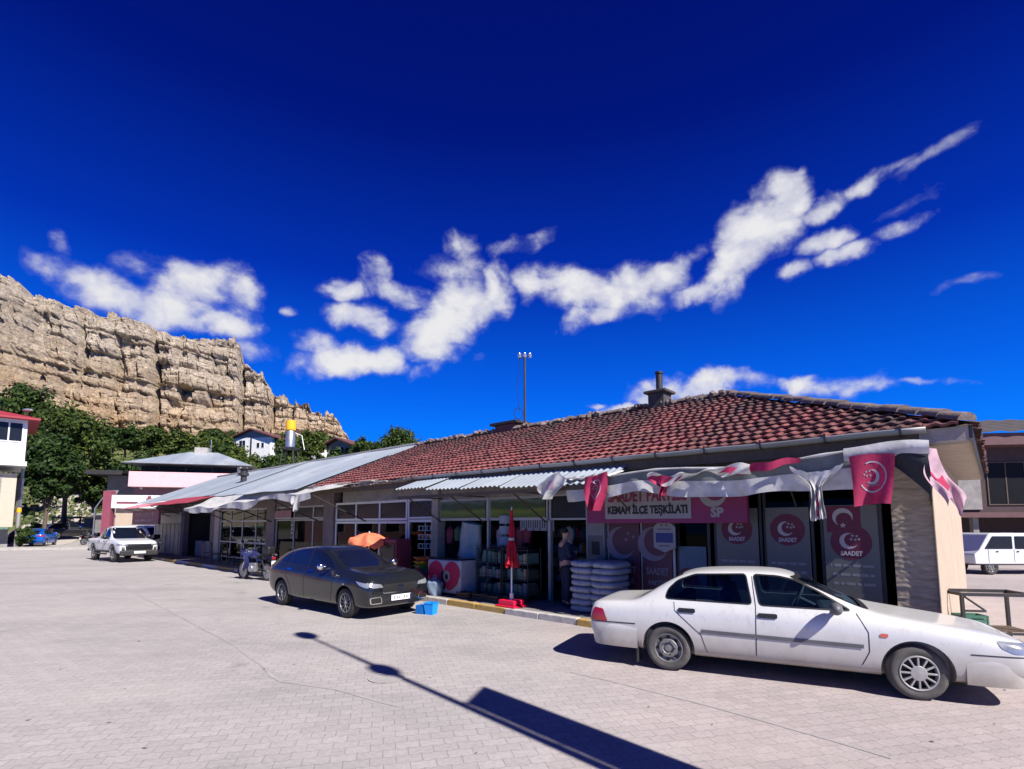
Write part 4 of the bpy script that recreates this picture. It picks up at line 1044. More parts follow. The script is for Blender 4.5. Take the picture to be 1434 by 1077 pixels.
def make_wheel(par, x, y, r, side, style, steer=0., wid=.20, tyre='rubber'):
    wl = bpy.data.objects.new('wheel', None); COL.objects.link(wl); wl.parent = par; wl.location = (x, y, r); wl.rotation_euler.z = steer; wl.empty_display_size = .1
    S = Matrix.Rotation(-R(90)*side, 4, 'X')          # lathe axis +z -> outwards (+y for side 1)
    h = wid/2; ri = r*.66
    MB().lathe([(ri, -h*.8), (r*.86, -h), (r*.97, -h*.8), (r, -h*.45), (r, h*.45), (r*.97, h*.82), (r*.90, h), (r*.78, h*1.02), (ri, h*.86), (ri*.97, h*.5), (ri*.97, -h*.5)], 36, S, closed=True).build('tyre', M_(tyre), wl, smooth=True)
    mb = MB()
    if style == 'steel':
        mb.lathe([(ri*.99, h*.86), (ri*.93, h*.9), (ri*.88, h*.62), (ri*.72, h*.5), (ri*.60, h*.80), (ri*.40, h*.82), (ri*.3, h*.55), (ri*.24, h*.6), (ri*.22, h*.8), (.0, h*.82)], 36, S, cap=False)
        d_ = mb
        for k in range(8):
            a = 2*math.pi*k/8; d_.lathe([(.0, h*.74), (ri*.125, h*.74)], 12, S @ Rz(a) @ Tr(ri*.72, 0, 0.0), mi=1)
        for k in range(5):
            a = 2*math.pi*k/5; d_.lathe([(.0, h*.86), (ri*.05, h*.86)], 8, S @ Rz(a) @ Tr(ri*.44, 0, 0), mi=1)
        rim = mb.build('rim', [M_('rim_grey'), M_('black_plastic')], wl, smooth=True)
    else:
        ns = {'cover': 12, 'alloy': 10, 'five': 6}[style]; mm = {'cover': 'hubcap', 'alloy': 'rim_silver', 'five': 'rim_grey'}[style]
        mb.lathe([(ri*1.0, h*.86), (ri*.97, h*.98), (ri*.90, h*.95), (ri*.86, h*.4)], 36, S, cap=False)
        mb.lathe([(ri*(.44 if style == 'cover' else .2), h*.72), (ri*(.42 if style == 'cover' else .18), h*.95), (0, h*1.0)], 24, S)
        for k in range(ns):
            a = 2*math.pi*k/ns; wd = (.05 if style == 'cover' else .035 if style == 'alloy' else .13)*ri; r0 = ri*.15
            if style == 'alloy':
                for q in (-1, 1):
                    M = S @ Rz(a); mb.add([M @ Vector(p) for p in ((r0, -wd*.3+q*wd*.2, h*.9), (r0, wd*.3+q*wd*.2, h*.9), (ri*.92, wd*.35+q*wd*.9, h*.9), (ri*.92, -wd*.35+q*wd*.9, h*.9), (r0, -wd*.3+q*wd*.2, h*.6), (r0, wd*.3+q*wd*.2, h*.6), (ri*.92, wd*.35+q*wd*.9, h*.6), (ri*.92, -wd*.35+q*wd*.9, h*.6))], [(0,1,2,3), (4,7,6,5), (0,4,5,1), (1,5,6,2), (2,6,7,3), (3,7,4,0)])
            else:
                mb.box(ri*.3, ri*.92, -wd, wd, h*.62, h*.93, 0, S @ Rz(a))
        rim = mb.build('rim', M_(mm), wl, smooth=True, bevel=.003)
        MB().lathe([(ri*.97, h*.1), (ri*.5, h*.22), (0, h*.22)], 24, S).build('brake_disc', M_('black_plastic'), wl, smooth=True)
    return wl
def seat(mb, x, y, z0, w_=.46):
    mb.box(x-.25, x+.25, y-w_/2, y+w_/2, z0, z0+.16)
    M = Tr(x-.24, y, z0+.14) @ Matrix.Rotation(R(-16), 4, 'Y'); mb.box(-.11, .03, -w_/2, w_/2, 0, .58, 0, M); mb.box(-.08, .01, -.12, .12, .60, .78, 0, M)
def car(name, label, sts, xs, wheels, wr, pm, win, wind, rear, zfloor, cab, style=('alloy', 'alloy'), glass=None, wy=None, steer=0., hollow=True, arch=1.13, tyre='rubber', lv=2, group=None, cat='car', wwid=.20):
    root = thing(name, label, cat, (0, 0, 0), 0., group)
    sts = [(s_[0]*xs,)+tuple(s_[1:]) for s_ in sts]
    body = subdiv(loft(sts).build('body', pm, root), lv)
    bv = bvh_of(body); W = max(s_[4] for s_ in sts); SX = lambda P: [(p[0]*xs, p[1]) for p in P]
    cs = []
    for wx in wheels:
        for sd_ in (-1, 1):
            cs.append(MB().lathe([(wr*arch, -.17), (wr*arch, .30)], 40, Tr(wx*xs, sd_*(W-.12), wr*1.04) @ Matrix.Rotation(-R(90)*sd_, 4, 'X')).build('cut', pm))
    cut(body, cs)
    if hollow:
        cst = [s_ for s_ in sts if cab[0]*xs-.001 <= s_[0] <= cab[1]*xs+.001]
        cav = subdiv(loft(cst, .055, zfloor, .05).build('cut', M_('interior')), 1)
        cut(body, [cav])
        cs = [prism_cut(rnd_poly(SX(P), .05), 'y', -2, 2) for P in win]
        if wind: cs.append(prism_cut(rnd_poly(wind, .06), 'x', .2*xs, 3))
        if rear: cs.append(prism_cut(rnd_poly(rear, .06), 'x', -3, -.2*xs))
        for c in cs: cut(body, [c])
    smooth_(body, 32)
    gm = glass or glass_car
    for sd_ in (-1, 1):
        for P in win:
            g_ = MB(); patch(g_, bv, rnd_poly(SX(P), .05), 'y', sd_, -.012 if hollow else .004, .08)
            g_.build('side_window', gm, root, smooth=True, fix=False)
        fr = MB()
        for P in win: ribbon(fr, bv, rnd_poly(SX(P), .05), .017, 'y', sd_, .003, True)
        fr.build('window_seal', M_('black_plastic'), root, smooth=True, fix=False)
    if wind:
        g_ = MB(); patch(g_, bv, rnd_poly(wind, .06), 'x', 1, -.012 if hollow else .004, .09); g_.build('windscreen', gm, root, smooth=True, fix=False)
        fr = MB(); ribbon(fr, bv, rnd_poly(wind, .06), .03, 'x', 1, .003, True); fr.build('window_seal', M_('black_plastic'), root, smooth=True, fix=False)
    if rear:
        g_ = MB(); patch(g_, bv, rnd_poly(rear, .06), 'x', -1, -.012 if hollow else .004, .09); g_.build('rear_window', gm, root, smooth=True, fix=False)
        fr = MB(); ribbon(fr, bv, rnd_poly(rear, .06), .03, 'x', -1, .003, True); fr.build('window_seal', M_('black_plastic'), root, smooth=True, fix=False)
    for i, wx in enumerate(wheels):
        for sd_ in (-1, 1):
            make_wheel(root, wx*xs, sd_*((wy or W-.03)-wwid/2), wr, sd_, style[i], steer if i == 1 else 0., wwid, tyre)
    return root, body, bv, W
# gr. numbers: (x, bottom, shoulder, top, half width, shoulder half width, top half width)
def sedan():
    xs = 1.13
    S = [(-2.24,.50,.70,.77,.68,.62,.54),(-2.225,.42,.76,.83,.77,.71,.62),(-2.17,.36,.80,.868,.80,.745,.66),(-2.06,.31,.825,.885,.815,.765,.68),(-1.85,.27,.845,.895,.83,.78,.69),(-1.68,.24,.865,.905,.838,.785,.68),(-1.56,.22,.89,.965,.842,.785,.66),
         (-1.3,.2,.92,1.175,.845,.785,.60),(-1.08,.2,.93,1.31,.846,.78,.56),(-.85,.2,.93,1.36,.847,.78,.56),(-.3,.2,.925,1.385,.848,.775,.57),(0.,.2,.92,1.378,.848,.77,.56),(.17,.2,.915,1.335,.848,.77,.55),
         (.5,.2,.90,1.16,.847,.77,.60),(.84,.2,.88,.962,.846,.775,.66),(1.0,.2,.865,.92,.844,.775,.67),(1.4,.2,.815,.86,.842,.775,.66),(1.8,.22,.755,.80,.836,.765,.65),(2.0,.27,.715,.755,.815,.755,.65),(2.09,.30,.69,.73,.79,.735,.63),(2.135,.34,.665,.70,.745,.69,.58),(2.155,.40,.61,.65,.69,.64,.5)]
    rearw = [(-1.26,.965),(-1.23,1.09),(-1.12,1.21),(-.92,1.295),(-.34,1.325),(-.28,.955)]
    frontw = [(-.20,.95),(-.26,1.325),(.0,1.315),(.17,1.275),(.40,1.15),(.70,.945)]
    wind = [(-.62,.97),(-.50,1.30),(.50,1.30),(.62,.97)]; rear = [(-.58,.955),(-.46,1.27),(.46,1.27),(.58,.955)]
    root, body, bv, W = car('parked_car', 'white saloon car with a black trim line and dusty sills parked before the party office', S, xs, (-1.2325, 1.2325), .30, paint_white, [rearw, frontw], wind, rear, .42, (-1.56, .84), ('steel', 'cover'), glass_car, steer=R(7), tyre='rubber_dusty', arch=1.17)
    X = lambda P: [(p[0]*xs, p[1]) for p in P]
    for sd_ in (-1, 1):
        d = MB(); ribbon(d, bv, X([(-.84,.575),(.78,.555)]), .045, 'y', sd_, .010); d.build('side_trim', M_('grey_plastic'), root, smooth=True, fix=False)
        d = MB()
        ribbon(d, bv, X([(-.275,1.30),(-.24,.93),(-.25,.32)]), .010, 'y', sd_, .003); ribbon(d, bv, X([(.74,.92),(.83,.72),(.83,.5),(.76,.34)]), .010, 'y', sd_, .003)
        ribbon(d, bv, X([(-2.2,.592),(-1.62,.60)]), .014, 'y', sd_, .004); ribbon(d, bv, X([(1.66,.565),(2.12,.57)]), .012, 'y', sd_, .004); ribbon(d, bv, X([(-.78,.30),(-.84,.52),(-1.02,.70),(-1.14,.82),(-1.15,.93)]), .009, 'y', sd_, .003); 
        d.build('panel_gap', M_('ink_black'), root, fix=False)
        for hx in (-1.0, -.12):
            d = MB(); patch(d, bv, rnd_poly(X([(hx-.10,.80),(hx+.10,.80),(hx+.10,.855),(hx-.10,.855)]), .024), 'y', sd_, .014, .04); d.build('door_handle', M_('black_plastic'), root, smooth=True, fix=False)
        d = MB(); patch(d, bv, rnd_poly(X([(.93,.68),(1.0,.68),(1.0,.72),(.93,.72)]), .015), 'y', sd_, .008, .03); d.build('side_indicator', M_('amber_lens'), root, fix=False)
        m_ = MB(); M = Tr(.56*xs, sd_*.93, .985)
        m_.grid(lambda u, v: M @ Vector((.075*math.sin(math.pi*v)*math.cos(2*math.pi*u)-.02, .125*math.sin(math.pi*v)*math.sin(2*math.pi*u), .075*math.cos(math.pi*v))), 16, 8)
        m_.box(.54*xs, .58*xs, min(sd_*.76, sd_*.90), max(sd_*.76, sd_*.90), .945, .975); m_.build('wing_mirror', M_('grey_plastic'), root, smooth=True)
        d = MB(); patch(d, bv, rnd_poly(X([(2.0,.60),(2.16,.60),(2.14,.70),(1.87,.725),(1.90,.65)]), .03), 'y', sd_, .006, .04); patch(d, bv, rnd_poly([(sd_*.33,.60),(sd_*.72,.60),(sd_*.74,.705),(sd_*.35,.70)], .03), 'x', 1, .006, .04); d.build('headlight', M_('clear_lens'), root, smooth=True, fix=False)
        d = MB(); patch(d, bv, rnd_poly(X([(-2.22,.61),(-1.98,.60),(-2.04,.77),(-2.16,.785)]), .02), 'y', sd_, .006, .04); patch(d, bv, rnd_poly([(sd_*.36,.61),(sd_*.72,.61),(sd_*.68,.77),(sd_*.36,.76)], .02), 'x', -1, .006, .04); d.build('tail_light', M_('red_lens'), root, smooth=True, fix=False)
        MB().box(-1.62*xs, -1.60*xs, min(sd_*.60, sd_*.80), max(sd_*.60, sd_*.80), .07, .30).build('mud_flap', M_('rubber'), root)
    d = MB(); patch(d, bv, rnd_poly([(-.26,.38),(.26,.38),(.26,.49),(-.26,.49)], .01), 'x', 1, .075, .08); patch(d, bv, rnd_poly([(-.26,.60),(.26,.60),(.26,.71),(-.26,.71)], .01), 'x', -1, .012, .08); d.build('number_plate', M_('plate_white'), root, fix=False)
    d = MB(); patch(d, bv, [(-.30,.60),(.30,.60),(.30,.68),(-.30,.68)], 'x', 1, .005, .06); d.build('grille', M_('black_plastic'), root, fix=False)
    # separate bumpers, wrapped round the corners, a little proud of the wings
    def bumper(plan, prof, nm, mm):
        P = [Vector((x*xs, y)) for x, y in plan]; P = P+[Vector((q.x, -q.y)) for q in P[-2::-1]]
        Q = []
        for i in range(len(P)-1):
            for k in range(4): Q.append(P[i].lerp(P[i+1], k/4))
        Q.append(P[-1])
        for it_ in range(5): Q = [Q[0]]+[(Q[i-1]+Q[i]*2+Q[i+1])/4 for i in range(1, len(Q)-1)]+[Q[-1]]
        sgn = 1 if plan[-1][0] > 0 else -1; vs = []; n = len(prof)
        for i, q in enumerate(Q):
            d = (Q[min(i+1, len(Q)-1)]-Q[max(i-1, 0)]).normalized(); nr = Vector((d.y, -d.x))
            if nr.dot(q-Vector((q.x*.6, 0))) < 0: nr = -nr
            vs += [(q.x+nr.x*o_, q.y+nr.y*o_, z) for o_, z in prof]
        fs = [(i*n+k, i*n+k+1, (i+1)*n+k+1, (i+1)*n+k) for i in range(len(Q)-1) for k in range(n-1)]
        return MB().add(vs, fs).build(nm, mm, root, smooth=True, sharp=50)
    fb_ = bumper([(1.62,.815),(1.9,.815),(2.08,.76),(2.17,.55),(2.19,0)], [(-.05,.22),(.0,.235),(.010,.30),(.014,.34),(.018,.46),(.014,.535),(.002,.55),(-.05,.555)], 'front_bumper', paint_white)
    rb_ = bumper([(-1.60,.822),(-1.95,.815),(-2.16,.77),(-2.25,.55),(-2.27,0)], [(-.05,.25),(.0,.26),(.010,.33),(.014,.40),(.016,.50),(.012,.565),(.0,.58),(-.05,.585)], 'rear_bumper', paint_white)
    bb = bvh_of(fb_)
    for sd_ in (-1, 1):
        d = MB(); patch(d, bb, rnd_poly(X([(2.02,.43),(2.15,.43),(2.15,.475),(2.0,.475)]), .012), 'y', sd_, .005, .04); d.build('indicator_lens', M_('amber_lens'), fb_, fix=False)
    d = MB(); ribbon(d, bb, [(-.6,.30),(.6,.30)], .05, 'x', 1, .004); d.build('lower_intake', M_('black_plastic'), fb_, fix=False)
    mb = MB()
    for y in (-.36, .36): seat(mb, -.2*xs, y, .42)
    mb.box(-1.05*xs, -.70*xs, -.62, .62, .44, .62); mb.box(-1.20*xs, -1.05*xs, -.62, .62, .6, .98)
    mb.build('seats', M_('seat_fabric'), root, bevel=.04)
    MB().box(.42*xs, .76*xs, -.66, .66, .5, .90).build('dashboard', M_('grey_plastic'), root, bevel=.06)
    s_ = MB(); M = Tr(.22*xs, .36, .95) @ Matrix.Rotation(R(-64), 4, 'Y')
    s_.tube([M @ Vector((.185*math.cos(a), .185*math.sin(a), 0)) for a in [2*math.pi*k/24 for k in range(25)]], .016, 8, cap=False); s_.box(-.17, .17, -.03, .03, -.02, .01, 0, M); s_.tube([M @ Vector((0, 0, 0)), M @ Vector((0, 0, -.25))], .03)
    s_.build('steering_wheel', M_('grey_plastic'), root, smooth=True)
    return root
def hatch(pm, label, glass, xs=1.065, hollow=True, detail=True, style='alloy', name='parked_car', group=None, cat='car'):
    S = [(-2.13,.52,.72,.86,.70,.62,.50),(-2.09,.44,.92,1.02,.80,.73,.60),(-1.98,.32,.98,1.14,.86,.77,.60),(-1.75,.24,1.0,1.27,.888,.80,.60),(-1.5,.22,1.0,1.37,.893,.805,.58),(-1.2,.21,.995,1.425,.895,.80,.58),(-.7,.2,.985,1.475,.896,.795,.59),
         (-.3,.2,.97,1.495,.897,.79,.60),(.05,.2,.955,1.475,.897,.785,.585),(.24,.2,.95,1.43,.897,.78,.57),(.62,.2,.945,1.25,.896,.78,.61),(1.0,.2,.935,1.055,.893,.785,.67),(1.2,.2,.925,1.01,.892,.785,.68),(1.5,.2,.91,.99,.89,.785,.69),(1.75,.21,.885,.96,.88,.775,.68),(1.90,.22,.845,.915,.86,.76,.66),(1.99,.25,.79,.85,.82,.73,.62),(2.04,.29,.71,.75,.77,.69,.57),(2.065,.36,.60,.64,.69,.62,.5)]
    rq = [(-1.58,1.08),(-1.40,1.24),(-1.18,1.30),(-1.16,1.05)]
    rw = [(-1.10,1.04),(-1.10,1.325),(-.75,1.38),(-.37,1.395),(-.33,1.02)]; fw = [(-.25,1.015),(-.28,1.40),(.0,1.385),(.20,1.325),(.50,1.175),(.80,1.005)]
    wind = [(-.64,1.03),(-.53,1.38),(.53,1.38),(.64,1.03)]; rear = [(-.54,1.04),(-.50,1.32),(.50,1.32),(.54,1.04)]
    root, body, bv, W = car(name, label, S, xs, (-1.32, 1.32), .318, pm, [rq, rw, fw], wind, rear, .42, (-1.75, 1.0), (style, style), glass, hollow=hollow, arch=1.12, group=group, cat=cat)
    if not detail: lvl = 0
    X = lambda P: [(p[0]*xs, p[1]) for p in P]
    for sd_ in (-1, 1):
        d = MB()
        ribbon(d, bv, X([(-.29,1.40),(-.29,.95),(-.30,.30)]), .010, 'y', sd_, .003); ribbon(d, bv, X([(.80,.97),(.86,.62),(.78,.32)]), .010, 'y', sd_, .003); ribbon(d, bv, X([(-.86,.30),(-.92,.55),(-1.10,.76),(-1.13,1.02)]), .009, 'y', sd_, .003)
        d.build('panel_gap', M_('ink_black'), root, fix=False)
        for hx in (-.98, -.08):
            d = MB(); patch(d, bv, rnd_poly(X([(hx-.10,.895),(hx+.10,.885),(hx+.10,.92),(hx-.10,.93)]), .015), 'y', sd_, .016, .04); d.build('door_handle', M_('chrome'), root, smooth=True, fix=False)
        m_ = MB(); M = Tr(.62*xs, sd_*.99, 1.06)
        m_.grid(lambda u, v: M @ Vector((.07*math.sin(math.pi*v)*math.cos(2*math.pi*u), .12*math.sin(math.pi*v)*math.sin(2*math.pi*u), .085*math.cos(math.pi*v))), 16, 8)
        m_.box(.60*xs, .64*xs, min(sd_*.78, sd_*.95), max(sd_*.80, sd_*.95), .99, 1.02); m_.build('wing_mirror', M_('chrome') if detail else pm, root, smooth=True)
        d = MB(); patch(d, bv, rnd_poly(X([(1.66,.80),(1.96,.76),(2.05,.70),(1.98,.665),(1.80,.72)]), .03), 'y', sd_, .007, .04); patch(d, bv, rnd_poly([(sd_*.46,.665),(sd_*.72,.66),(sd_*.80,.775),(sd_*.50,.73)], .02), 'x', 1, .007, .04); d.build('headlight', M_('clear_lens'), root, smooth=True, fix=False)
        d = MB(); patch(d, bv, rnd_poly([(sd_*.50,.36),(sd_*.72,.36),(sd_*.74,.45),(sd_*.54,.46)], .03), 'x', 1, .006, .04); f_ = d.build('fog_lamp', M_('black_plastic'), root, smooth=True, fix=False)
        d = MB(); ribbon(d, bv, rnd_poly([(sd_*.48,.345),(sd_*.74,.345),(sd_*.76,.465),(sd_*.52,.475)], .03), .018, 'x', 1, .010, True); d.build('fog_lamp_trim', M_('chrome'), f_, smooth=True, fix=False)
        d = MB(); patch(d, bv, rnd_poly(X([(-2.12,.82),(-1.85,.86),(-1.88,.98),(-2.06,.96)]), .02), 'y', sd_, .006, .04); patch(d, bv, rnd_poly([(sd_*.40,.84),(sd_*.74,.82),(sd_*.70,.96),(sd_*.44,.94)], .02), 'x', -1, .006, .04); d.build('tail_light', M_('red_lens'), root, smooth=True, fix=False)
        d = MB(); patch(d, bv, rnd_poly(X([(1.24,.70),(1.31,.70),(1.31,.725),(1.24,.725)]), .01), 'y', sd_, .007, .03); d.build('side_indicator', M_('amber_lens') if not detail else M_('clear_lens'), root, fix=False)
        d = MB(); ribbon(d, bv, X([(-1.0,.235),(1.0,.235)]), .05, 'y', sd_, .006); d.build('sill_trim', M_('black_plastic'), root, fix=False)
    d = MB(); patch(d, bv, rnd_poly([(-.42,.56),(.42,.56),(.50,.65),(.44,.725),(-.44,.725),(-.50,.65)], .03), 'x', 1, .005, .05); g_ = d.build('grille', M_('black_plastic'), root, smooth=True, fix=False)
    d = MB(); ribbon(d, bv, [(-.56,.66),(-.44,.545),(.44,.545),(.56,.66)], .024, 'x', 1, .009); d.build('grille_trim', M_('chrome'), g_, smooth=True, fix=False)
    d = MB(); patch(d, bv, rnd_poly([(-.07,.61),(.07,.61),(.07,.69),(-.07,.69)], .01), 'x', 1, .011, .05); d.build('badge', M_('chrome'), g_, fix=False)
    d = MB(); patch(d, bv, rnd_poly([(-.52,.30),(.52,.30),(.58,.37),(-.58,.37)], .02), 'x', 1, .005, .06); d.build('lower_intake', M_('black_plastic'), root, smooth=True, fix=False)
    fx = hit(bv, 'x', 1, 0, .43)[0].x+.03; rx = hit(bv, 'x', -1, 0, .62)[0].x-.012
    p_ = MB().box(fx-.016, fx, -.26, .26, .375, .49).build('number_plate', M_('plate_white'), root)
    d = MB(); d.box(fx+.001, fx+.003, .225, .258, .38, .485); d.build('plate_band', M_('ink_blue'), p_)
    d = MB(); rn = random.Random(4)              # the characters are blurred in the photograph
    for k in range(6): d.box(fx+.001, fx+.003, .15-k*.065-.02, .15-k*.065+.02, .40, .465) if k not in (2,) else None
    d.build('plate_print', M_('ink_grey'), p_)
    MB().box(rx, rx+.014, -.26, .26, .60, .71).build('number_plate', M_('plate_white'), root)
    if hollow:
        mb = MB()
        for y in (-.37, .37): seat(mb, -.25*xs, y, .45)
        mb.box(-1.1*xs, -.6*xs, -.62, .62, .46, .64); mb.box(-1.2*xs, -1.05*xs, -.62, .62, .62, 1.08)
        mb.build('seats', M_('seat_fabric'), root, bevel=.04)
        MB().box(.5*xs, .88*xs, -.68, .68, .5, .97).build('dashboard', M_('grey_plastic'), root, bevel=.06)
    return root
def pickup():
    S = [(-2.62,.50,1.05,1.12,.86,.84,.80),(-2.58,.46,1.08,1.13,.90,.88,.84),(-1.5,.44,1.08,1.13,.915,.895,.86),(-.86,.42,1.09,1.14,.92,.90,.86),(-.80,.42,1.09,1.20,.92,.90,.84),(-.68,.42,1.09,1.62,.92,.885,.70),(-.5,.42,1.09,1.76,.92,.88,.68),(0.,.42,1.08,1.79,.92,.88,.69),(.25,.42,1.07,1.77,.92,.875,.67),(.42,.42,1.06,1.69,.92,.87,.66),(.74,.42,1.06,1.43,.92,.87,.70),(1.06,.42,1.07,1.19,.92,.875,.76),(1.25,.42,1.07,1.15,.92,.875,.78),(2.0,.42,1.03,1.09,.915,.86,.76),(2.35,.40,.99,1.04,.90,.84,.74),(2.52,.38,.90,.96,.86,.80,.7),(2.58,.42,.82,.86,.80,.74,.62)]
    rw = [(-.60,1.14),(-.52,1.60),(-.42,1.68),(.0,1.70),(.04,1.13)]; fw = [(.10,1.13),(.07,1.70),(.22,1.69),(.42,1.58),(.84,1.14)]
    wind = [(-.74,1.16),(-.60,1.68),(.60,1.68),(.74,1.16)]
    root, body, bv, W = car('pickup_truck', 'white double cab pickup truck with a dark bumper, nose towards the square', S, 1.0, (-1.5, 1.55), .38, paint_white2, [rw, fw], wind, None, .6, (-.68, 1.06), ('five', 'five'), M_('car_glass_solid'), hollow=False, arch=1.16, cat='pickup', wwid=.25)
    bed = MB().box(-2.52, -.86, -.78, .78, .62, 1.6).build('cut', paint_white2); cut(body, [bed]); smooth_(body, 32)
    for sd_ in (-1, 1):
        for wx in (-1.5, 1.55):
            a = [(wx+.47*math.cos(t), .40+.47*math.sin(t)) for t in [math.pi*k/16 for k in range(17)]]
            d = MB(); ribbon(d, bv, a, .075, 'y', sd_, .02); d.build('wheel_arch_trim', M_('black_plastic'), root, smooth=True, fix=False)
        y = sd_*.98; MB().tube([(-.9, y, .42), (-.8, y, .40), (.85, y, .40), (.95, y, .42)], .045, 8).build('side_step', M_('black_plastic'), root, smooth=True)
        d = MB(); patch(d, bv, [(-.95,.47),(1.0,.47),(1.0,.56),(-.95,.56)], 'y', sd_, .008, .08); d.build('sill_trim', M_('black_plastic'), root, fix=False)
        d = MB(); ribbon(d, bv, [(.07,1.70),(.07,.5)], .012, 'y', sd_, .003); ribbon(d, bv, [(.94,1.1),(.98,.7),(.92,.5)], .012, 'y', sd_, .003); ribbon(d, bv, [(-.72,1.12),(-.72,.62)], .012, 'y', sd_, .003); ribbon(d, bv, [(-.84,1.12),(-.84,.45)], .014, 'y', sd_, .003); d.build('panel_gap', M_('ink_black'), root, fix=False)
        for hx in (-.55, .22):
            d = MB(); patch(d, bv, rnd_poly([(hx-.1,.98),(hx+.1,.98),(hx+.1,1.02),(hx-.1,1.02)], .015), 'y', sd_, .014, .05); d.build('door_handle', M_('black_plastic'), root, fix=False)
        m_ = MB(); M = Tr(.76, sd_*1.03, 1.22); m_.grid(lambda u, v: M @ Vector((.08*math.sin(math.pi*v)*math.cos(2*math.pi*u), .12*math.sin(math.pi*v)*math.sin(2*math.pi*u), .11*math.cos(math.pi*v))), 14, 8); m_.box(.74, .78, min(sd_*.84, sd_*1.), max(sd_*.84, sd_*1.), 1.12, 1.15); m_.build('wing_mirror', M_('black_plastic'), root, smooth=True)
        d = MB(); patch(d, bv, rnd_poly([(2.1,.92),(2.45,.90),(2.55,.82),(2.2,.83)], .02), 'y', sd_, .007, .05); patch(d, bv, rnd_poly([(sd_*.52,.80),(sd_*.84,.83),(sd_*.82,.91),(sd_*.54,.88)], .02), 'x', 1, .007, .05); d.build('headlight', M_('clear_lens'), root, fix=False)
        d = MB(); patch(d, bv, rnd_poly([(sd_*.64,.50),(sd_*.78,.50),(sd_*.80,.76),(sd_*.66,.74)], .02), 'x', 1, .008, .05); l_ = d.build('fog_lamp', M_('black_plastic'), root, fix=False)
        d = MB(); patch(d, bv, rnd_poly([(sd_*.67,.66),(sd_*.76,.66),(sd_*.76,.72),(sd_*.67,.72)], .02), 'x', 1, .014, .05); patch(d, bv, rnd_poly([(sd_*.67,.54),(sd_*.75,.54),(sd_*.75,.60),(sd_*.67,.60)], .02), 'x', 1, .014, .05); d.build('lens', M_('clear_lens'), l_, fix=False)
    d = MB(); patch(d, bv, rnd_poly([(-.60,.52),(.60,.52),(.64,.90),(-.64,.90)], .04), 'x', 1, .007, .06); g_ = d.build('grille', M_('black_plastic'), root, smooth=True, fix=False)
    d = MB(); ribbon(d, bv, [(-.56,.80),(.56,.80)], .035, 'x', 1, .016); ribbon(d, bv, [(-.54,.70),(.54,.70)], .03, 'x', 1, .016); d.build('grille_bar', M_('chrome'), g_, fix=False)
    MB().box(2.50, 2.66, -.86, .86, .34, .60).build('front_bumper', M_('dark_metal'), root, bevel=.05)
    MB().box(2.661, 2.675, -.26, .26, .44, .55).build('number_plate', M_('plate_white'), root)
    MB().box(-2.72, -2.60, -.85, .85, .46, .60).build('rear_bumper', M_('dark_metal'), root, bevel=.03)
    return root
car1 = sedan(); hd = math.atan2(-1.3, 2.62); 
def put(o, nearmid, hd, y, right=True):
    l_ = Vector((-math.sin(hd), math.cos(hd), 0)); o.location = Vector((nearmid[0], nearmid[1], 0))+l_*y*(1 if right else -1); o.rotation_euler.z = hd
put(car1, (3.40, 6.87), hd, .80)
car2 = hatch(paint_grey, 'dark grey hatchback with chrome grille trim parked in front of the orange parasol', M_('car_glass_solid'), hollow=False); put(car2, (-4.66, 12.47), math.atan2(-1.91, 2.27), .86)
car3 = pickup(); car3.location = (-21.75, 29.75, 0); car3.rotation_euler.z = math.atan2(-.6, .8); car3.scale = (1., 1., 1.07)
car4 = hatch(paint_blue, 'bright blue hatchback seen from behind beside the street lamp at the left', M_('car_glass_solid'), 1.0, False, False); car4.location = (-43.5, 48.9, 0); car4.rotation_euler.z = R(118); car4.scale = (1.08,)*3
def far(o, label, x, y, hd, pm=None, sc=1.):
    c = dup(o, (x, y, terr(x, y)+.12*(y > 55)), hd, label, scale=sc)
    if pm:
        for ch in c.children:
            if ch.name.split('.')[0] == 'body': ch.data = ch.data.copy(); ch.data.materials.clear(); ch.data.materials.append(pm)
    return c
far(car4, 'dark car standing in the shade behind the blue hatchback', -49.2, 53.5, R(125), paint_black, 1.)
far(car4, 'black off-road car in shade at the foot of the lane', -50.2, 60.5, R(50), paint_black, (1.0, 1.1, 1.22))
# white van far behind the pickup, and the truck behind the corner on the right
def box_van(name, label, cat):
    S = [(-2.3,.45,1.0,1.80,.84,.84,.76),(-2.26,.40,1.02,1.90,.87,.86,.78),(-1.0,.36,1.02,1.94,.88,.87,.79),(.6,.36,1.02,1.93,.88,.87,.78),(1.1,.36,1.0,1.86,.88,.86,.75),(1.5,.36,.98,1.50,.88,.85,.75),(1.85,.36,.95,1.06,.87,.84,.74),(2.1,.36,.86,.95,.85,.80,.70),(2.25,.42,.72,.78,.78,.72,.6)]
    r_, bd, bv, W = car(name, label, S, 1., (-1.4, 1.45), .31, paint_white2, [[(.25,1.08),(.25,1.72),(.85,1.70),(1.35,1.42),(1.5,1.10)]], [(-.68,1.12),(-.62,1.72),(.62,1.72),(.68,1.12)], None, .5, (-1, 1), ('steel', 'steel'), glass_dark, hollow=False, cat=cat)
    for sd_ in (-1, 1):
        d = MB(); patch(d, bv, rnd_poly([(sd_*.4,.78),(sd_*.74,.78),(sd_*.74,.9),(sd_*.42,.88)], .02), 'x', 1, .007, .05); d.build('headlight', M_('clear_lens'), r_, fix=False)
        d = MB(); ribbon(d, bv, [(.2,1.75),(.2,.5)], .012, 'y', sd_, .003); d.build('panel_gap', M_('ink_black'), r_, fix=False)
    d = MB(); patch(d, bv, rnd_poly([(-.34,.66),(.34,.66),(.34,.78),(-.34,.78)], .02), 'x', 1, .006, .05); d.build('grille', M_('black_plastic'), r_, fix=False)
    return r_
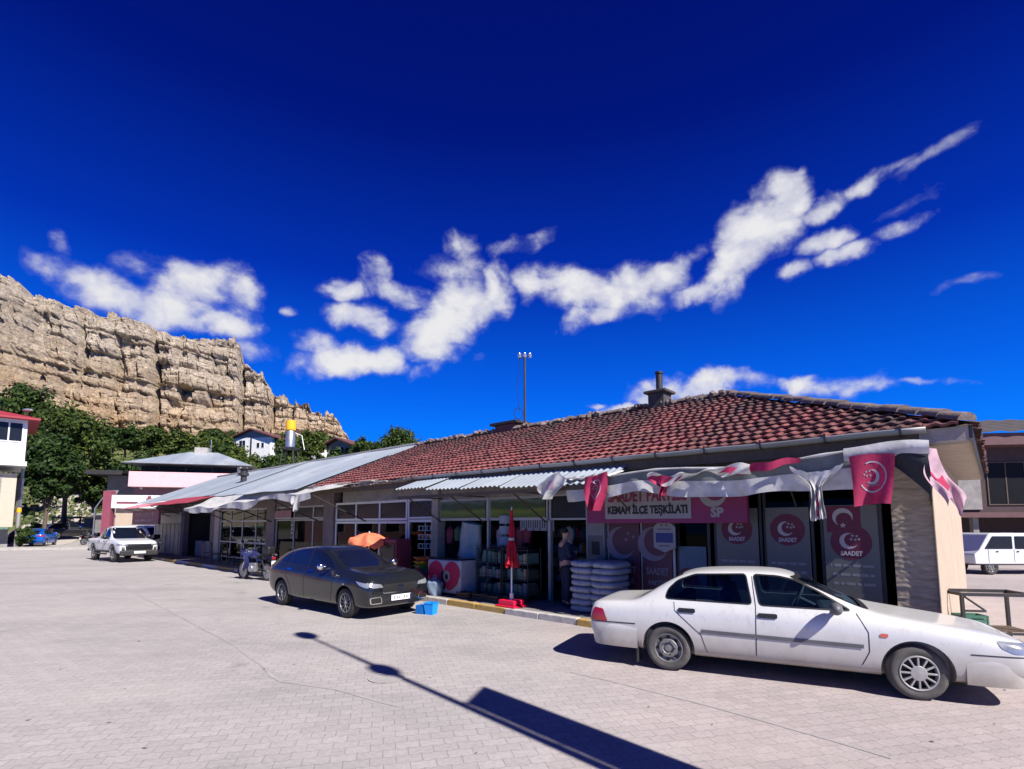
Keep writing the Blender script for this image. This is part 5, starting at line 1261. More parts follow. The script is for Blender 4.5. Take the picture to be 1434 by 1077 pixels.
vn = box_van('parked_van', 'white van partly hidden behind the end of the shop row', 'van'); p_ = gr(206, 776); vn.location = (-27.0, 39.2, 0); vn.rotation_euler.z = R(-25)
def crew_truck():
    r_ = thing('crew_cab_truck', 'white crew cab flatbed truck standing behind the building corner at the right', 'truck', (19.95, 22.0, 0), R(180))
    mb = MB(); out = [(-.95,.42),(1.6,.42),(1.62,.80),(1.42,.95),(1.0,1.60),(.9,1.64),(-.85,1.64),(-.95,1.58)]
    for w_ in (0,): mb.prism(rnd_poly(out, .07), lambda a, b_, c: (a, c, b_), -.82, .82)
    b_ = mb.build('body', paint_white2, r_, smooth=True, bevel=.03)
    for sd_ in (-1, 1):
        y0, y1 = (.822, .832) if sd_ > 0 else (-.832, -.822)
        for P in ([(-.80,1.02),(-.80,1.52),(-.02,1.52),(-.02,1.02)], [(.08,1.02),(.08,1.52),(.86,1.52),(1.2,1.02)]):
            MB().prism(rnd_poly(P, .04), lambda a, b__, c: (a, c, b__), y0, y1).build('side_window', M_('pane_dark'), r_)
        for x in (-.10, .72): MB().box(x-.06, x+.02, min(y0, y1+.01*sd_), max(y0, y1+.01*sd_)+.004, .90, .94).build('door_handle', M_('black_plastic'), r_)
        d = MB(); 
        for x in (.03, -.88, 1.05): d.box(x-.005, x+.005, y0+.0, y1-.004*sd_ if sd_ > 0 else y1, .48, 1.0)
        d.build('panel_gap', M_('ink_black'), r_)
    MB().box(-3.6, -1.0, -.85, .85, .62, .70).build('flatbed', M_('white_paint'), r_)
    d = MB()
    for x in (-1.02, -2.2, -3.55):
        for y in (-.83, .83): d.box(x-.025, x+.025, y-.025, y+.025, .70, 1.62)
    for z in (1.20, 1.58):
        for y in (-.83, .83): d.box(-3.55, -.98, y-.02, y+.02, z, z+.045)
    for x in (-1.02, -3.55): d.box(x-.02, x+.02, -.83, .83, 1.6, 1.645)
    for x in (-1.3, -1.6, -1.9, -2.5, -2.8, -3.1): d.box(x-.015, x+.015, -.84, -.82, 1.2, 1.6); d.box(x-.015, x+.015, .82, .84, 1.2, 1.6)
    d.build('cargo_rack', M_('white_paint'), r_)
    MB().box(-3.5, 1.5, -.5, .5, .36, .5).build('chassis', M_('dark_metal'), r_)
    for x in (-2.6, .95):
        for sd_ in (-1, 1): make_wheel(r_, x, sd_*.70, .30, sd_, 'steel', wid=.2)
    MB().box(-3.0, -1.3, .45, .80, .42, .60).build('tool_box', M_('dark_metal'), r_, bevel=.01)
    return r_
crew_truck()
# ------------------------------------------------------------------ things on the pavement and in the market front
def it(name, label, cat, s, n, z=PV, rot=0., group=None): return thing(name, label, cat, F(s, n, z), RB+rot, group)
# folded red parasol on a red base
pa = it('folded_parasol', 'folded dark red parasol on a white pole standing in a red base', 'parasol', 7.60, 1.32)
MB().box(-.30, .30, -.24, .24, 0, .05).box(-.24, .24, -.19, .19, .05, .16).build('base', M_('red_plastic'), pa, bevel=.02)
MB().lathe([(.045, .16), (.045, .30), (.019, .31), (.019, 2.18), (.012, 2.26), (0, 2.28)], 12).build('pole', M_('white_paint'), pa, smooth=True)
def fold(u, v):
    a = 2*math.pi*u; z = 2.20-1.28*v
    r = .028+.065*sstep(.0, .85, v)+.04*sstep(.8, 1., v); r *= 1+.30*math.sin(a*8+v*1.5)*sstep(.05, .3, v)+.08*math.sin(a*3+v*9)
    r *= 1-.32*math.exp(-((v-.52)/.10)**2)
    return (r*math.cos(a), r*math.sin(a), z+.05*math.sin(a*8)*v)
MB().grid(fold, 96, 24).build('canopy', fab_umb, pa, smooth=True)
MB().lathe([(.070, 1.50), (.074, 1.53), (.070, 1.56)], 20).build('strap', M_('ink_white'), pa, smooth=True)
# chest freezer with two red discs
fz = it('ice_cream_freezer', 'white chest freezer with two big red shapes on its front, outside the market', 'freezer', 10.30, 1.05, rot=.08)
MB().box(-.62, .62, -.62, 0, .05, .92).build('cabinet', mat('freezer_white', (.42,.43,.46), .4), fz, bevel=.03)  # darker white for the cabinet, shade put into its colour
MB().box(-.60, .60, -.60, -.02, .921, .96).build('lid', M_('pane_dark'), fz, bevel=.01)
MB().box(-.55, .55, -.55, -.05, 0, .049).build('plinth', M_('black_plastic'), fz)
for sx_ in (-1, 1):
    P = [(.30*sx_+.30*math.cos(2*math.pi*k/40), .56+.33*math.sin(2*math.pi*k/40)) if True else 0 for k in range(40)]
    P = [(max(-.60, min(.60, x if z > .5 else x*(1-.35*(.5-z)/.30)+.0)), max(.09, z-.10*(z < .45))) for x, z in P]
    MB().prism(P, lambda a, b_, c: (a, c, b_), .002, .006).build('red_shape', M_('red_plastic' if False else 'party_red'), fz)
mb = MB(); mb.prism([(.06, .68), (-.02, .55), (-.08, .20), (-.03, .12), (.08, .30), (.11, .55)], lambda a, b_, c: (a, c, b_), .007, .010); mb.build('dark_print', M_('ink_black'), fz)
mb = MB(); ellipse(-.11, .50, .12, .15, .0075, .011, mb); mb.build('white_print', M_('sign_white'), fz)
mb = MB(); ellipse(-.115, .48, .055, .075, .0115, .014, mb); mb.build('dark_print', M_('ink_black'), fz)
# white roll sack behind
rl = it('white_sheet_pack', 'tall pale plastic wrapped pack leaning behind the freezer', 'pack', 10.6, -.15)
def rp(u, v): a = 2*math.pi*u; r = 1+.05*math.sin(a*5+v*7); return (.42*math.cos(a)*r*(1-.15*v)-.12*v, .22*math.sin(a)*r, .9+1.0*v+.06*math.cos(a))
mb = MB(); mb.grid(rp, 28, 10); mb.box(-.5, .5, -.3, .3, 0, .9); mb.build('wrapping', M_('plastic_wrap') if 'plastic_wrap' in MATS else mat('plastic_wrap', (.34,.38,.35), .35, var=.2, bmp=.5, bs=12), rl, smooth=True)
# stack of coloured garden baskets/tubs
for k, (c, nm) in enumerate((((.03,.07,.28), 'blue'), ((.02,.20,.28), 'turquoise'), ((.03,.22,.06), 'green'), ((.42,.24,.02), 'yellow'), ((.45,.10,.03), 'orange'))):
    mm = mat('tub_'+nm, c, .45, var=.1)
    t = it('plastic_tub', 'wide %s plastic tub in the colourful stack beside the freezer' % nm, 'tub', 11.5, .75, PV+.32+.115*k, group='stacked plastic tubs')
    mb = MB(); mb.lathe([(.20, 0), (.29, .13), (.33, .14), (.33, .155), (.30, .15), (.19, .02), (0, .02)], 28); mb.build('tub', mm, t, smooth=True)
    MB().tube([(.33*math.cos(a), .33*math.sin(a), .15) for a in [2*math.pi*q/28 for q in range(29)]], .011, 6, cap=False).build('rim', mm, t, smooth=True)
st_ = it('low_crate_table', 'dark low crate under the stack of coloured tubs', 'crate', 11.5, .75)
mb = MB()
for z in (0, .11, .22): mb.box(-.3, .3, -.28, -.25, z, z+.08); mb.box(-.3, .3, .25, .28, z, z+.08); mb.box(-.3, -.27, -.249, .249, z, z+.08); mb.box(.27, .3, -.249, .249, z, z+.08)
mb.box(-.3, .3, -.249, .249, .285, .31)
for x in (-.285, .285):
    for y in (-.235, .235): mb.box(x-.012, x+.012, y-.012, y+.012, 0, .30)
mb.build('slats', M_('black_plastic'), st_)
bk = it('wire_basket_rack', 'grey wire baskets with bows hanging on the door post beside the tubs', 'rack', 12.0, .35)
mb = MB()
for z in (1.15, 1.42, 1.68):
    for q in range(2):
        mb.tube([(-.25*math.cos(a)+.02, .16*math.sin(a), z+q*.14) for a in [2*math.pi*k/20 for k in range(21)]], .007, 5, cap=False)
    for k in range(10): a = 2*math.pi*k/10; mb.tube([(-.25*math.cos(a)+.02, .16*math.sin(a), z), (-.25*math.cos(a)+.02, .16*math.sin(a), z+.14)], .005, 4)
mb.tube([(.0, 0, 0), (.0, 0, 1.9)], .014, 6); mb.build('frame', M_('steel'), bk, smooth=True)
def bag(name, label, s, n, mm, w_=.24, h=.5, rot=0., cat='bag'):
    t = it(name, label, cat, s, n, rot=rot)
    def fn(u, v):
        a = 2*math.pi*u; k = (.85+.25*math.sin(v*math.pi))*(1-.75*sstep(.72, 1, v)); k *= 1+.09*math.sin(a*4+v*6)
        return (w_*math.cos(a)*k, w_*.7*math.sin(a)*k, h*v+.02*math.sin(a*3)*v)
    mb = MB(); mb.grid(fn, 26, 14); mb.build('sack', mm, t, smooth=True)
    MB().tube([(-.06, 0, h*.96), (-.05, 0, h*1.12), (.05, 0, h*1.12), (.06, 0, h*.96)], .012, 6).build('handle', mm, t, smooth=True)
    return t
mat('bag_pale', (.22,.30,.40), .4, var=.15, bmp=.5, bs=12)
bag('carrier_bag', 'pale blue carrier bag on the pavement before the freezer', 10.45, 1.22, M_('bag_pale'), .23, .46)
bag('red_sack', 'red and white sack of goods between the hatchback and the freezer', 11.15, 1.30, mat('sack_red', (.35,.02,.05), .6, var=.2, bmp=.4), .30, .66, cat='sack')
# blue plastic stools upside down on the street
bs_ = thing('plastic_bucket', 'bright blue plastic box lying on the street by the kerb', 'box', gr(601, 860)+Vector((0, 0, 0)), RB+.3)
mb = MB(); mb.lathe([(.13, 0), (.17, .24), (.185, .245), (.185, .26), (.155, .26), (.12, .02), (0, .02)], 4, Tr(-.05, 0, 0) @ Rz(R(45))); mb.build('box', M_('blue_plastic'), bs_)
mb = MB(); mb.box(.10, .30, -.10, .10, 0, .03); mb.box(.10, .12, -.10, .10, .03, .19); mb.box(.28, .30, -.10, .10, .03, .19); mb.box(.12, .28, -.10, -.08, .03, .19); mb.box(.12, .28, .08, .10, .03, .19); mb.build('tray', mat('blue_dark', (.0,.13,.45), .4), bs_, bevel=.006)
# racks with goods in the market front
mat('produce_dark', (.05,.07,.045), .7, var=.5, scale=9)
for k, (s, nm) in enumerate(((9.05, 'left'), (8.15, 'right'))):
    g = it('goods_rack', ['wire rack of green grey boxed goods behind the red parasol', 'wire rack of bottled goods and boxes to the right of the red parasol'][k], 'rack', s, .35)
    mb = MB()
    for x in (-.42, .42):
        for y in (-.25, .25): mb.tube([(x, y, 0), (x, y, 1.28)], .014, 6)
    for z in (.12, .5, .88, 1.22):
        mb.box(-.43, .43, -.26, .26, z, z+.015); mb.tube([(-.43, .26, z+.09), (.43, .26, z+.09)], .007, 5)
    mb.build('frame', M_('dark_metal'), g, smooth=False)  # dark metal in place of bright wire, to give the rack its shade
    rn = random.Random(20+k); cols = ['green_box', 'cardboard', 'poster_blue', 'produce_dark', 'poster_dim', 'green_box']
    for z in (.136, .516, .896):
        x = -.40
        while x < .32:
            w_ = rn.uniform(.07, .13); h = rn.uniform(.18, .30)
            MB().box(x, x+w_-.006, -.2, rn.uniform(.16, .23), z, z+h).build('packet', M_(rn.choice(cols)), g, bevel=.006); x += w_
for k in range(5):
    c_ = it('vegetable_crate', ['shallow dark crate of greens by the freezer foot', 'shallow crate of brown goods before the racks', 'low crate of roots nearest the parasol base', 'low dark crate in the market mouth', 'low crate of red goods inside the market mouth'][k], 'crate', (9.45, 8.95, 8.45, 7.95, 8.1)[k], (1.0, .92, .95, .8, -.2)[k], rot=random.uniform(-.1, .1))
    mb = MB(); mb.box(-.22, .22, -.16, .16, 0, .02)
    for (a, b_, c, d) in ((-.22, .22, -.16, -.145), (-.22, .22, .145, .16), (-.22, -.205, -.145, .145), (.205, .22, -.145, .145)): mb.box(a, b_, c, d, .02, .07); mb.box(a, b_, c, d, .09, .14)
    for x in (-.21, .21):
        for y in (-.15, .15): mb.box(x-.008, x+.008, y-.008, y+.008, .02, .17)
    mb.build('slats', M_('wood_dark'), c_)
    mb = MB(); rn = random.Random(k)
    bm_ = MB().grid(lambda u, v: (-.2+.4*u, -.14+.28*v, .10+.05*noise.noise(Vector((u*6, v*6, k*3.)))+.03*noise.noise(Vector((u*16, v*16, k)))), 22, 16)
    bm_.build('produce', mat('produce_%d' % k, [(.05,.10,.03), (.20,.12,.06), (.16,.11,.07), (.04,.05,.04), (.30,.04,.03)][k], .7, var=.5, scale=14), c_, smooth=True)
pk = it('hanging_packets', 'row of white printed packets hanging high in the market front', 'packets', 7.95, -.12, 1.85)
mb = MB(); mb.tube([(-.55, 0, .36), (.55, 0, .36)], .01, 6); mb.build('rail', M_('steel'), pk)
for i in range(5):
    x = -.48+.23*i; q = MB().box(x, x+.20, -.01, .02, -.02, .34).build('packet', M_('sign_white'), pk, bevel=.008)
    MB().box(x+.05, x+.075, .021, .024, .05, .28).box(x+.12, x+.145, .021, .024, .05, .28).build('print', M_('ink_black'), q)
pt = it('paper_towel_stack', 'column of white paper rolls hung left of the red parasol', 'rolls', 9.05, -.02, 1.45)
for i in range(3): MB().lathe([(.03, 0), (.16, .0), (.165, .02), (.165, .20), (.16, .22), (.03, .22)], 20, Tr(0, 0, .28*i)).build('roll', M_('sack'), pt, smooth=True)
MB().tube([(0, 0, -.05), (0, 0, 1.2)], .012, 6).build('hanging_rod', M_('steel'), pt)
for k, (a0, a1) in enumerate(((7.66, 9.60), (9.80, 11.70))):
    gb = it('market_banner', ['printed green meadow banner in the right transom of the market', 'printed green and yellow meadow banner in the left transom of the market'][k], 'banner', (a0+a1)/2, -.015, 2.17)
    m, nt, b = nodes('meadow_print'); co = objco(nt); sx = N(nt, 'ShaderNodeSeparateXYZ'); nt.links.new(co, sx.inputs[0])
    h_ = math_(nt, 'ADD', sx.outputs[2], math_(nt, 'MULTIPLY', noise_(nt, mapping(nt, co, (.9, 1, 3)), 1.3, 4), .5))
    col = ramp(nt, h_, [(.2, (.05,.10,.008)), (.42, (.16,.20,.01)), (.52, (.03,.07,.01)), (.62, (.03,.06,.02)), (.72, (.10,.15,.12)), (.8, (.02,.04,.03))])
    nt.links.new(col, b.inputs['Base Color']); b.inputs['Roughness'].default_value = .5
    MB().box(-(a1-a0)/2, (a1-a0)/2, 0, .012, 0, .50).build('print_sheet', m, gb)
    MB().box(-(a1-a0)/2-.02, (a1-a0)/2+.02, .0, .02, .5, .53).box(-(a1-a0)/2-.02, (a1-a0)/2+.02, .0, .02, -.03, .0).build('rail', M_('alu_frame'), gb)
# more goods deep in the market: dark shelves along its back and side, things hung from the lintel
for k, (s, n, r_, w_) in enumerate(((10.9, -2.2, 0., .8), (9.0, -3.0, 0., .9), (7.2, -2.6, 0., .8), (6.45, -1.6, R(90), .7))):
    sh_ = it('shop_shelf', ['dark goods shelf at the left inside the market', 'dark goods shelf at the back of the market', 'dark goods shelf inside the market behind the open door', 'goods shelf along the right inner wall of the market'][k], 'shelf', s, n, .115, r_)
    mb = MB(); mb.box(-w_, w_, -.24, -.22, 0, 2.0)
    for x in (-w_, w_-.03): mb.box(x, x+.03, -.219, .2, 0, 2.0)
    for z in (.1, .55, 1.0, 1.45, 1.9): mb.box(-w_+.031, w_-.031, -.218, .2, z, z+.025)
    mb.build('carcass', M_('wood_dark'), sh_)
    rn = random.Random(40+k)
    for z in (.126, .576, 1.026, 1.476):
        x = -w_+.06
        while x < w_-.14:
            q = rn.uniform(.08, .17); MB().box(x, x+q-.01, -.15, rn.uniform(.08, .17), z, z+rn.uniform(.18, .36)).build('packet', M_(rn.choice(['cardboard', 'green_box', 'sack', 'party_red', 'poster_blue', 'kerb_yellow', 'poster_dim'])), sh_, bevel=.008); x += q
for k, (s, mm, h, lab) in enumerate(((11.45, 'hang_red', .5, 'red net bag hung at the left end of the market lintel'), (11.1, 'hang_green', .42, 'green net bag hung beside the red one under the market lintel'), (9.35, 'hang_pale', .55, 'pale bundle hung left of the paper rolls in the market'), (8.65, 'hang_red', .5, 'red printed bag hung right of the parasol top'), (8.4, 'hang_red', .42, 'small red bag hung left of the white packets'), (7.05, 'hang_pale', .40, 'pale bag hung in the top of the market doorway'))):
    if 'hang_red' not in MATS: mat('hang_red', (.22,.015,.03), .6, var=.3, scale=9); mat('hang_green', (.05,.12,.04), .7, var=.3, scale=9); mat('hang_pale', (.30,.28,.25), .7, var=.3, scale=9)
    t = it('hanging_bag', lab, 'bag', s, -.16, 2.05-h-.12)
    MB().grid(lambda u, v: ((.10+.05*math.sin(v*3.1))*math.cos(2*math.pi*u)*(1-.8*sstep(.8, 1, v)), .08*math.sin(2*math.pi*u)*(1-.8*sstep(.8, 1, v)), h*v+.02*math.sin(u*25+v*9)), 22, 10).build('bag', M_(mm), t, smooth=True)
    MB().tube([(0, 0, h*.97), (0, 0, h+.16)], .006, 5).build('string', M_('black_plastic'), t)
# piles of white sacks
rn = random.Random(5); order = ['lowest', 'second lowest', 'third lowest', 'fourth lowest', 'fifth lowest', 'third highest', 'second highest', 'topmost']
def pillow(L_, W_, H_, seed):
    def fn(u, v):
        a = 2*math.pi*u; b_ = math.pi*(v-.5); ca, sa = math.cos(a), math.sin(a)
        ex = lambda q, p: math.copysign(abs(q)**p, q)
        cb = max(0., math.cos(b_))**.45
        x = L_*ex(ca, .55)*cb; y = W_*ex(sa, .55)*cb; z = H_*math.copysign(abs(math.sin(b_))**.75, math.sin(b_))
        return (x, y, z+.018*noise.noise(Vector((x*6, y*6, seed)))+.01*noise.noise(Vector((x*15, y*15+z*9, seed))))
    return MB().grid(fn, 40, 16)
for p, (s, n, cnt_) in enumerate(((5.98, .55, 8), (5.42, .58, 8))):
    for k in range(cnt_):
        t = it('flour_sack', '%s white sack of the %s beside the party office' % (order[k], ['left pile', 'right pile'][p]), 'sack', s+rn.uniform(-.02, .02), n+rn.uniform(-.03, .03), PV+.075+.135*k, rn.uniform(-.06, .06), 'white sacks piled by the party office')
        pillow(.31, .42, .078, p*10+k).build('sack', M_('sack'), t, smooth=True)
        MB().box(-.012, .012, .405, .445, -.01, .02).build('seam_tab', M_('sack'), t)
# orange parasol behind the hatchback, maroon drinks cooler beside it
op = it('orange_parasol', 'half open faded orange parasol standing behind the grey hatchback', 'parasol', 14.15, .9)
def opf(u, v):
    a = 2*math.pi*u; r = .02+.72*math.sin(v*1.35); k = 1+.06*math.cos(a*8)*v
    return (r*math.cos(a)*k, r*.8*math.sin(a)*k, 1.60-.28*v**1.7-.10*abs(math.sin(a*4))*v+.10*v*noise.noise(Vector((math.cos(a)*3, math.sin(a)*3, v*3))))
o_c = MB().grid(opf, 64, 14).build('canopy', fab_orange, op, smooth=True)
MB().grid(lambda u, v: (lambda p: (p[0], p[1], p[2]-.10*v-.0))(opf(u, 1.)), 64, 3).build('frill', fab_orange, o_c, smooth=True)
MB().tube([(0, 0, .05), (0, 0, 1.64)], .02, 8).build('pole', M_('white_paint'), op, smooth=True)
MB().lathe([(.26, 0), (.26, .05), (.06, .09), (.05, .2), (0, .2)], 20).build('base', M_('concrete'), op, smooth=True)
dc = it('drinks_cooler', 'dark red drinks cooler cabinet behind the orange parasol', 'cooler', 13.2, .55)
MB().box(-.42, .42, -.3, .3, .06, 1.42).build('cabinet', M_('maroon_sheet'), dc, bevel=.04)
MB().box(-.36, .36, .302, .32, .14, 1.3).build('door', M_('pane_dark'), dc, bevel=.01)
MB().tube([(.33, .34, .6), (.33, .34, 1.0)], .012, 6).build('handle', M_('alu_frame'), dc)
# chairs and a table in front of the tea house
def chair(label, s, n, rot, mm):
    t = it('wooden_chair', label, 'chair', s, n, rot=rot, group='chairs before the tea house')
    MB().box(-.21, .21, -.21, .21, .43, .47).build('seat', mm, t, bevel=.012)
    for x in (-.18, .18):
        for y, h in ((-.18, .92), (.18, .43)): MB().box(x-.02, x+.02, y-.02, y+.02, 0, h).build('leg', mm, t, bevel=.005)
    mb = MB(); mb.tube([(-.22, -.2, .90), (-.15, -.225, 1.0), (.15, -.225, 1.0), (.22, -.2, .90)], .028, 8); mb.tube([(-.18, -.19, .68), (.18, -.19, .68)], .02, 6); mb.build('backrest', mm, t, smooth=True)
    MB().box(-.16, .16, -.015, .015, .2, .23).build('stretcher', mm, t)
    return t
mat('chair_red', (.14,.04,.035), .5, var=.2)
chair('dark red wooden chair at the left of the tea house window', 28.6, .9, 2.6, M_('chair_red'))
chair('black wooden chair with its back to the street, beside the red one', 27.2, 1.0, 2.9, M_('black_plastic'))
chair('black wooden chair behind the motorcycle', 25.6, 1.0, 3.4, M_('black_plastic'))
tb = it('cafe_table', 'dark round cafe table behind the parked motorcycle', 'table', 23.0, .9)
MB().lathe([(0, .70), (.38, .70), (.40, .715), (.38, .73), (0, .73)], 28).build('tabletop', M_('black_plastic'), tb, smooth=True)
MB().lathe([(.25, 0), (.25, .02), (.04, .05), (.035, .69)], 20).build('pedestal', M_('dark_metal'), tb, smooth=True)
# bits seen in the shop windows
for k, (s, z, w_, h, mm, lab) in enumerate(((25.2, .5, .8, .9, 'pane_teal', 'turquoise goods shelf unit in the right of the tea house window'), (28.4, .5, .9, .9, 'pane_teal', 'turquoise goods shelf unit in the left of the tea house window'))):
    t = it('shelf_unit', lab, 'shelf', s, -.6, .11)
    mb = MB(); mb.box(-w_, w_, -.2, .2, 0, .04); mb.box(-w_, w_, -.2, .2, .9, .94); mb.box(-w_, -w_+.03, -.2, .2, .04, .9); mb.box(w_-.03, w_, -.2, .2, .04, .9); mb.box(-w_+.03, w_-.03, -.2, .2, .45, .48); mb.build('carcass', M_('alu_frame'), t)
    mb = MB(); MB().box(-w_+.06, w_-.06, -.1, .12, .49, .84).build('goods', mat('teal_goods', (.03,.20,.22), .5, var=.4), t)
cs_ = it('shop_sign', 'small pale pink sign board in the window of the middle shop', 'sign', 22.5, .0, 2.25)
MB().box(-.95, .95, 0, .03, 0, .34).build('panel', mat('sign_pink', (.30,.14,.16), .6), cs_); MB().box(-.95, .95, .031, .036, -.02, .03).build('trim', M_('alu_frame'), cs_)
vs_ = it('window_lettering', 'vertical white lettering on the middle shop window', 'lettering', 21.45, .0, 1.35)
mb = MB(); rn = random.Random(2)      # unreadable in the photograph: upright pale strokes
for i in range(5):
    z = .72-.17*i; mb.box(-.09, -.05, 0, .004, z, z+.13); mb.box(-.05, .08, 0, .004, z+rn.choice((0, .1)), z+rn.choice((.03, .13))); mb.box(.05, .09, 0, .004, z, z+.13)
mb.build('strokes', M_('ink_white'), vs_)
# metal frame with a green box near the corner
mf = thing('work_stand', 'dark rusty metal frame stand beside the peach end wall', 'stand', (8.12, 9.25, 0), R(-10))
mb = MB(); w_, d_, h = .52, .3, .80
for x in (-w_, w_):
    for y in (-d_, d_): mb.box(x-.025, x+.025, y-.025, y+.025, 0, h)
for y in (-d_, d_): mb.box(-w_-.03, w_+.03, y-.028, y+.028, h+.001, h+.055); mb.box(-w_+.025, w_-.025, y-.02, y+.02, .18, .22)
for x in (-w_, w_): mb.box(x-.028, x+.028, -d_+.028, d_-.028, h+.001, h+.054)
mb.box(-w_+.025, -w_+.34, -d_-.018, -d_+.018, .54, .575)
M = Tr(-w_+.02, -d_, .57+.0) @ Matrix.Rotation(R(-0), 4, 'Y')
mb.tube([(-w_+.04, -d_, h-.01), (-w_+.34, -d_, .56)], .018, 6)
mb.build('frame', M_('dark_metal'), mf, bevel=.004)
MB().box(-w_+.02, w_-.02, -d_+.04, d_-.04, .222, .24).build('shelf', M_('wood_dark'), mf)
gb = thing('green_crate', 'dull green plastic crate on the shelf of the metal frame stand', 'crate', (7.86, 9.28, .241), R(-10))
mb = MB(); mb.box(-.2, .2, -.14, .14, 0, .02)
for z in (.03, .10, .17): mb.box(-.2, .2, -.14, -.125, z, z+.05); mb.box(-.2, .2, .125, .14, z, z+.05); mb.box(-.2, -.185, -.124, .124, z, z+.05); mb.box(.185, .2, -.124, .124, z, z+.05)
for x in (-.19, .19):
    for y in (-.132, .132): mb.box(x-.012, x+.012, y-.0125, y+.0125, .0, .215)
mb.build('crate', mat('green_plastic', (.05,.15,.10), .5), gb)
# motorcycle and two smaller ones far off
def motorbike(label, loc, hd, sc=1.):
    t = thing('motorcycle', label, 'motorcycle', loc, hd)
    for x in (-.62, .66):
        w_ = bpy.data.objects.new('wheel', None); COL.objects.link(w_); w_.parent = t; w_.location = (x, 0, .30)
        S = Matrix.Rotation(R(90), 4, 'X')
        MB().lathe([(.235, -.045), (.28, -.05), (.30, 0), (.28, .05), (.235, .045)], 28, S, closed=True).build('tyre', M_('rubber'), w_, smooth=True)
        mb = MB(); mb.lathe([(.235, -.03), (.225, 0), (.235, .03)], 28, S); mb.lathe([(.05, -.06), (.05, .06)], 14, S)
        for k in range(10): a = 2*math.pi*k/10; mb.tube([(0, 0, 0), (.23*math.cos(a), 0, .23*math.sin(a))], .007, 5)
        mb.build('rim', M_('rim_silver'), w_, smooth=True)
    mb = MB(); mb.tube([(.40, 0, .92), (.28, 0, .70), (.05, 0, .36), (-.30, 0, .34), (-.42, 0, .66), (.22, 0, .78)], .026, 7)
    for y in (-.09, .09): mb.tube([(-.62, y, .30), (-.20, y*.6, .40)], .018, 6); mb.tube([(-.58, y*1.1, .34), (-.40, y, .70)], .02, 6)
    mb.build('frame', M_('dark_metal'), t, smooth=True)
    mb = MB()
    for y in (-.08, .08): mb.tube([(.66, y, .30), (.44, y, .86), (.40, y, .98)], .022, 7)
    mb.tube([(.30, -.33, 1.06), (.38, -.15, 1.02), (.40, 0, .99), (.38, .15, 1.02), (.30, .33, 1.06)], .014, 7); mb.build('fork', M_('chrome'), t, smooth=True)
    def tank(u, v): a = 2*math.pi*u; b_ = math.pi*v; r = math.sin(b_)**.7; return (.10+.26*math.cos(b_), .13*r*math.cos(a), .80+.12*r*math.sin(a))
    MB().grid(tank, 20, 12).build('fuel_tank', mat('tank_navy', (.02,.025,.09), .25, coat=.6), t, smooth=True)
    def seat_(u, v): a = 2*math.pi*u; b_ = math.pi*v; r = math.sin(b_)**.4; return (-.42+.36*math.cos(b_), .12*r*math.cos(a), .80+.05*r*math.sin(a)+.05*(1-math.cos(b_))*.5)
    MB().grid(seat_, 18, 12).build('seat', M_('black_plastic'), t, smooth=True)
    mb = MB(); mb.box(-.12, .22, -.13, .13, .28, .56); mb.lathe([(.11, -.17), (.11, .17)], 16, Tr(.10, 0, .38) @ Matrix.Rotation(R(90), 4, 'X')); mb.build('engine', M_('steel'), t, bevel=.015)
    MB().tube([(.2, -.12, .40), (.12, -.17, .26), (-.25, -.18, .27), (-.75, -.19, .38)], [.025, .025, .045, .045], 10).build('exhaust', M_('chrome'), t, smooth=True)
    mb = MB()
    for x, r0 in ((.66, .34), (-.62, .35)):
        mb.grid(lambda u, v, x=x, r0=r0: (x+r0*math.cos(R(20)+R(140)*u)*(1 if x > 0 else 1), -.075+.15*v, .30+r0*math.sin(R(20)+R(140)*u)), 14, 4)
    f_ = mb.build('mudguard', M_('black_plastic'), t, smooth=True)
    MB().lathe([(0, .08), (.09, .07), (.10, 0), (.05, -.1), (0, -.12)], 18, Tr(.52, 0, .90) @ Matrix.Rotation(R(90), 4, 'Y')).build('headlight', M_('clear_lens'), t, smooth=True)
    MB().box(-.93, -.86, -.06, .06, .70, .78).build('tail_light', M_('red_lens'), t, bevel=.01)
    MB().box(-.95, -.935, -.11, .11, .48, .66).build('number_plate', M_('plate_white'), t)
    MB().tube([(-.78, .0, .78), (-.95, .10, .86), (-.98, 0, .88), (-.95, -.10, .86), (-.78, 0, .78)], .013, 6).build('grab_rail', M_('chrome'), t, smooth=True)
    for y in (-.30, .30):
        mb = MB(); mb.tube([(.32, y*.9, 1.05), (.30, y*1.1, 1.24)], .008, 5); mb.lathe([(0, -.012), (.06, -.01), (.06, .01), (0, .012)], 14, Tr(.30, y*1.15, 1.27) @ Matrix.Rotation(R(90), 4, 'Y')); mb.build('mirror', M_('chrome'), t, smooth=True)
    t.scale = (sc,)*3; return t
g_ = gr(358, 812)
mc = motorbike('dark motorcycle parked at the kerb behind the grey hatchback', g_, R(150), 1.08)
MB().box(-.86, -.50, -.19, .19, .86, 1.12).build('top_box', M_('black_plastic'), mc, bevel=.05)
MB().grid(lambda u, v: (.46-.10*math.sin(math.pi*v)-.10*v, (.30-.08*v)*(2*u-1), .98-.62*v), 10, 8).build('leg_shield', M_('fuel_tank') if 'fuel_tank' in MATS else M_('tank_navy'), mc, smooth=True)
q = dup(mc, at(128, 757, 52), R(70), 'small silver motorcycle parked by the lane mouth, left of the blue one'); q.location.z = 0
q = dup(mc, at(148, 757, 50), R(60), 'motorcycle standing before the signboard wall, behind the pickup'); q.location.z = 0
q = dup(mc, F(39.8, 1.1, PV), RB+R(95), 'motorcycle on the pavement at the end of the shop row, right of the pickup')
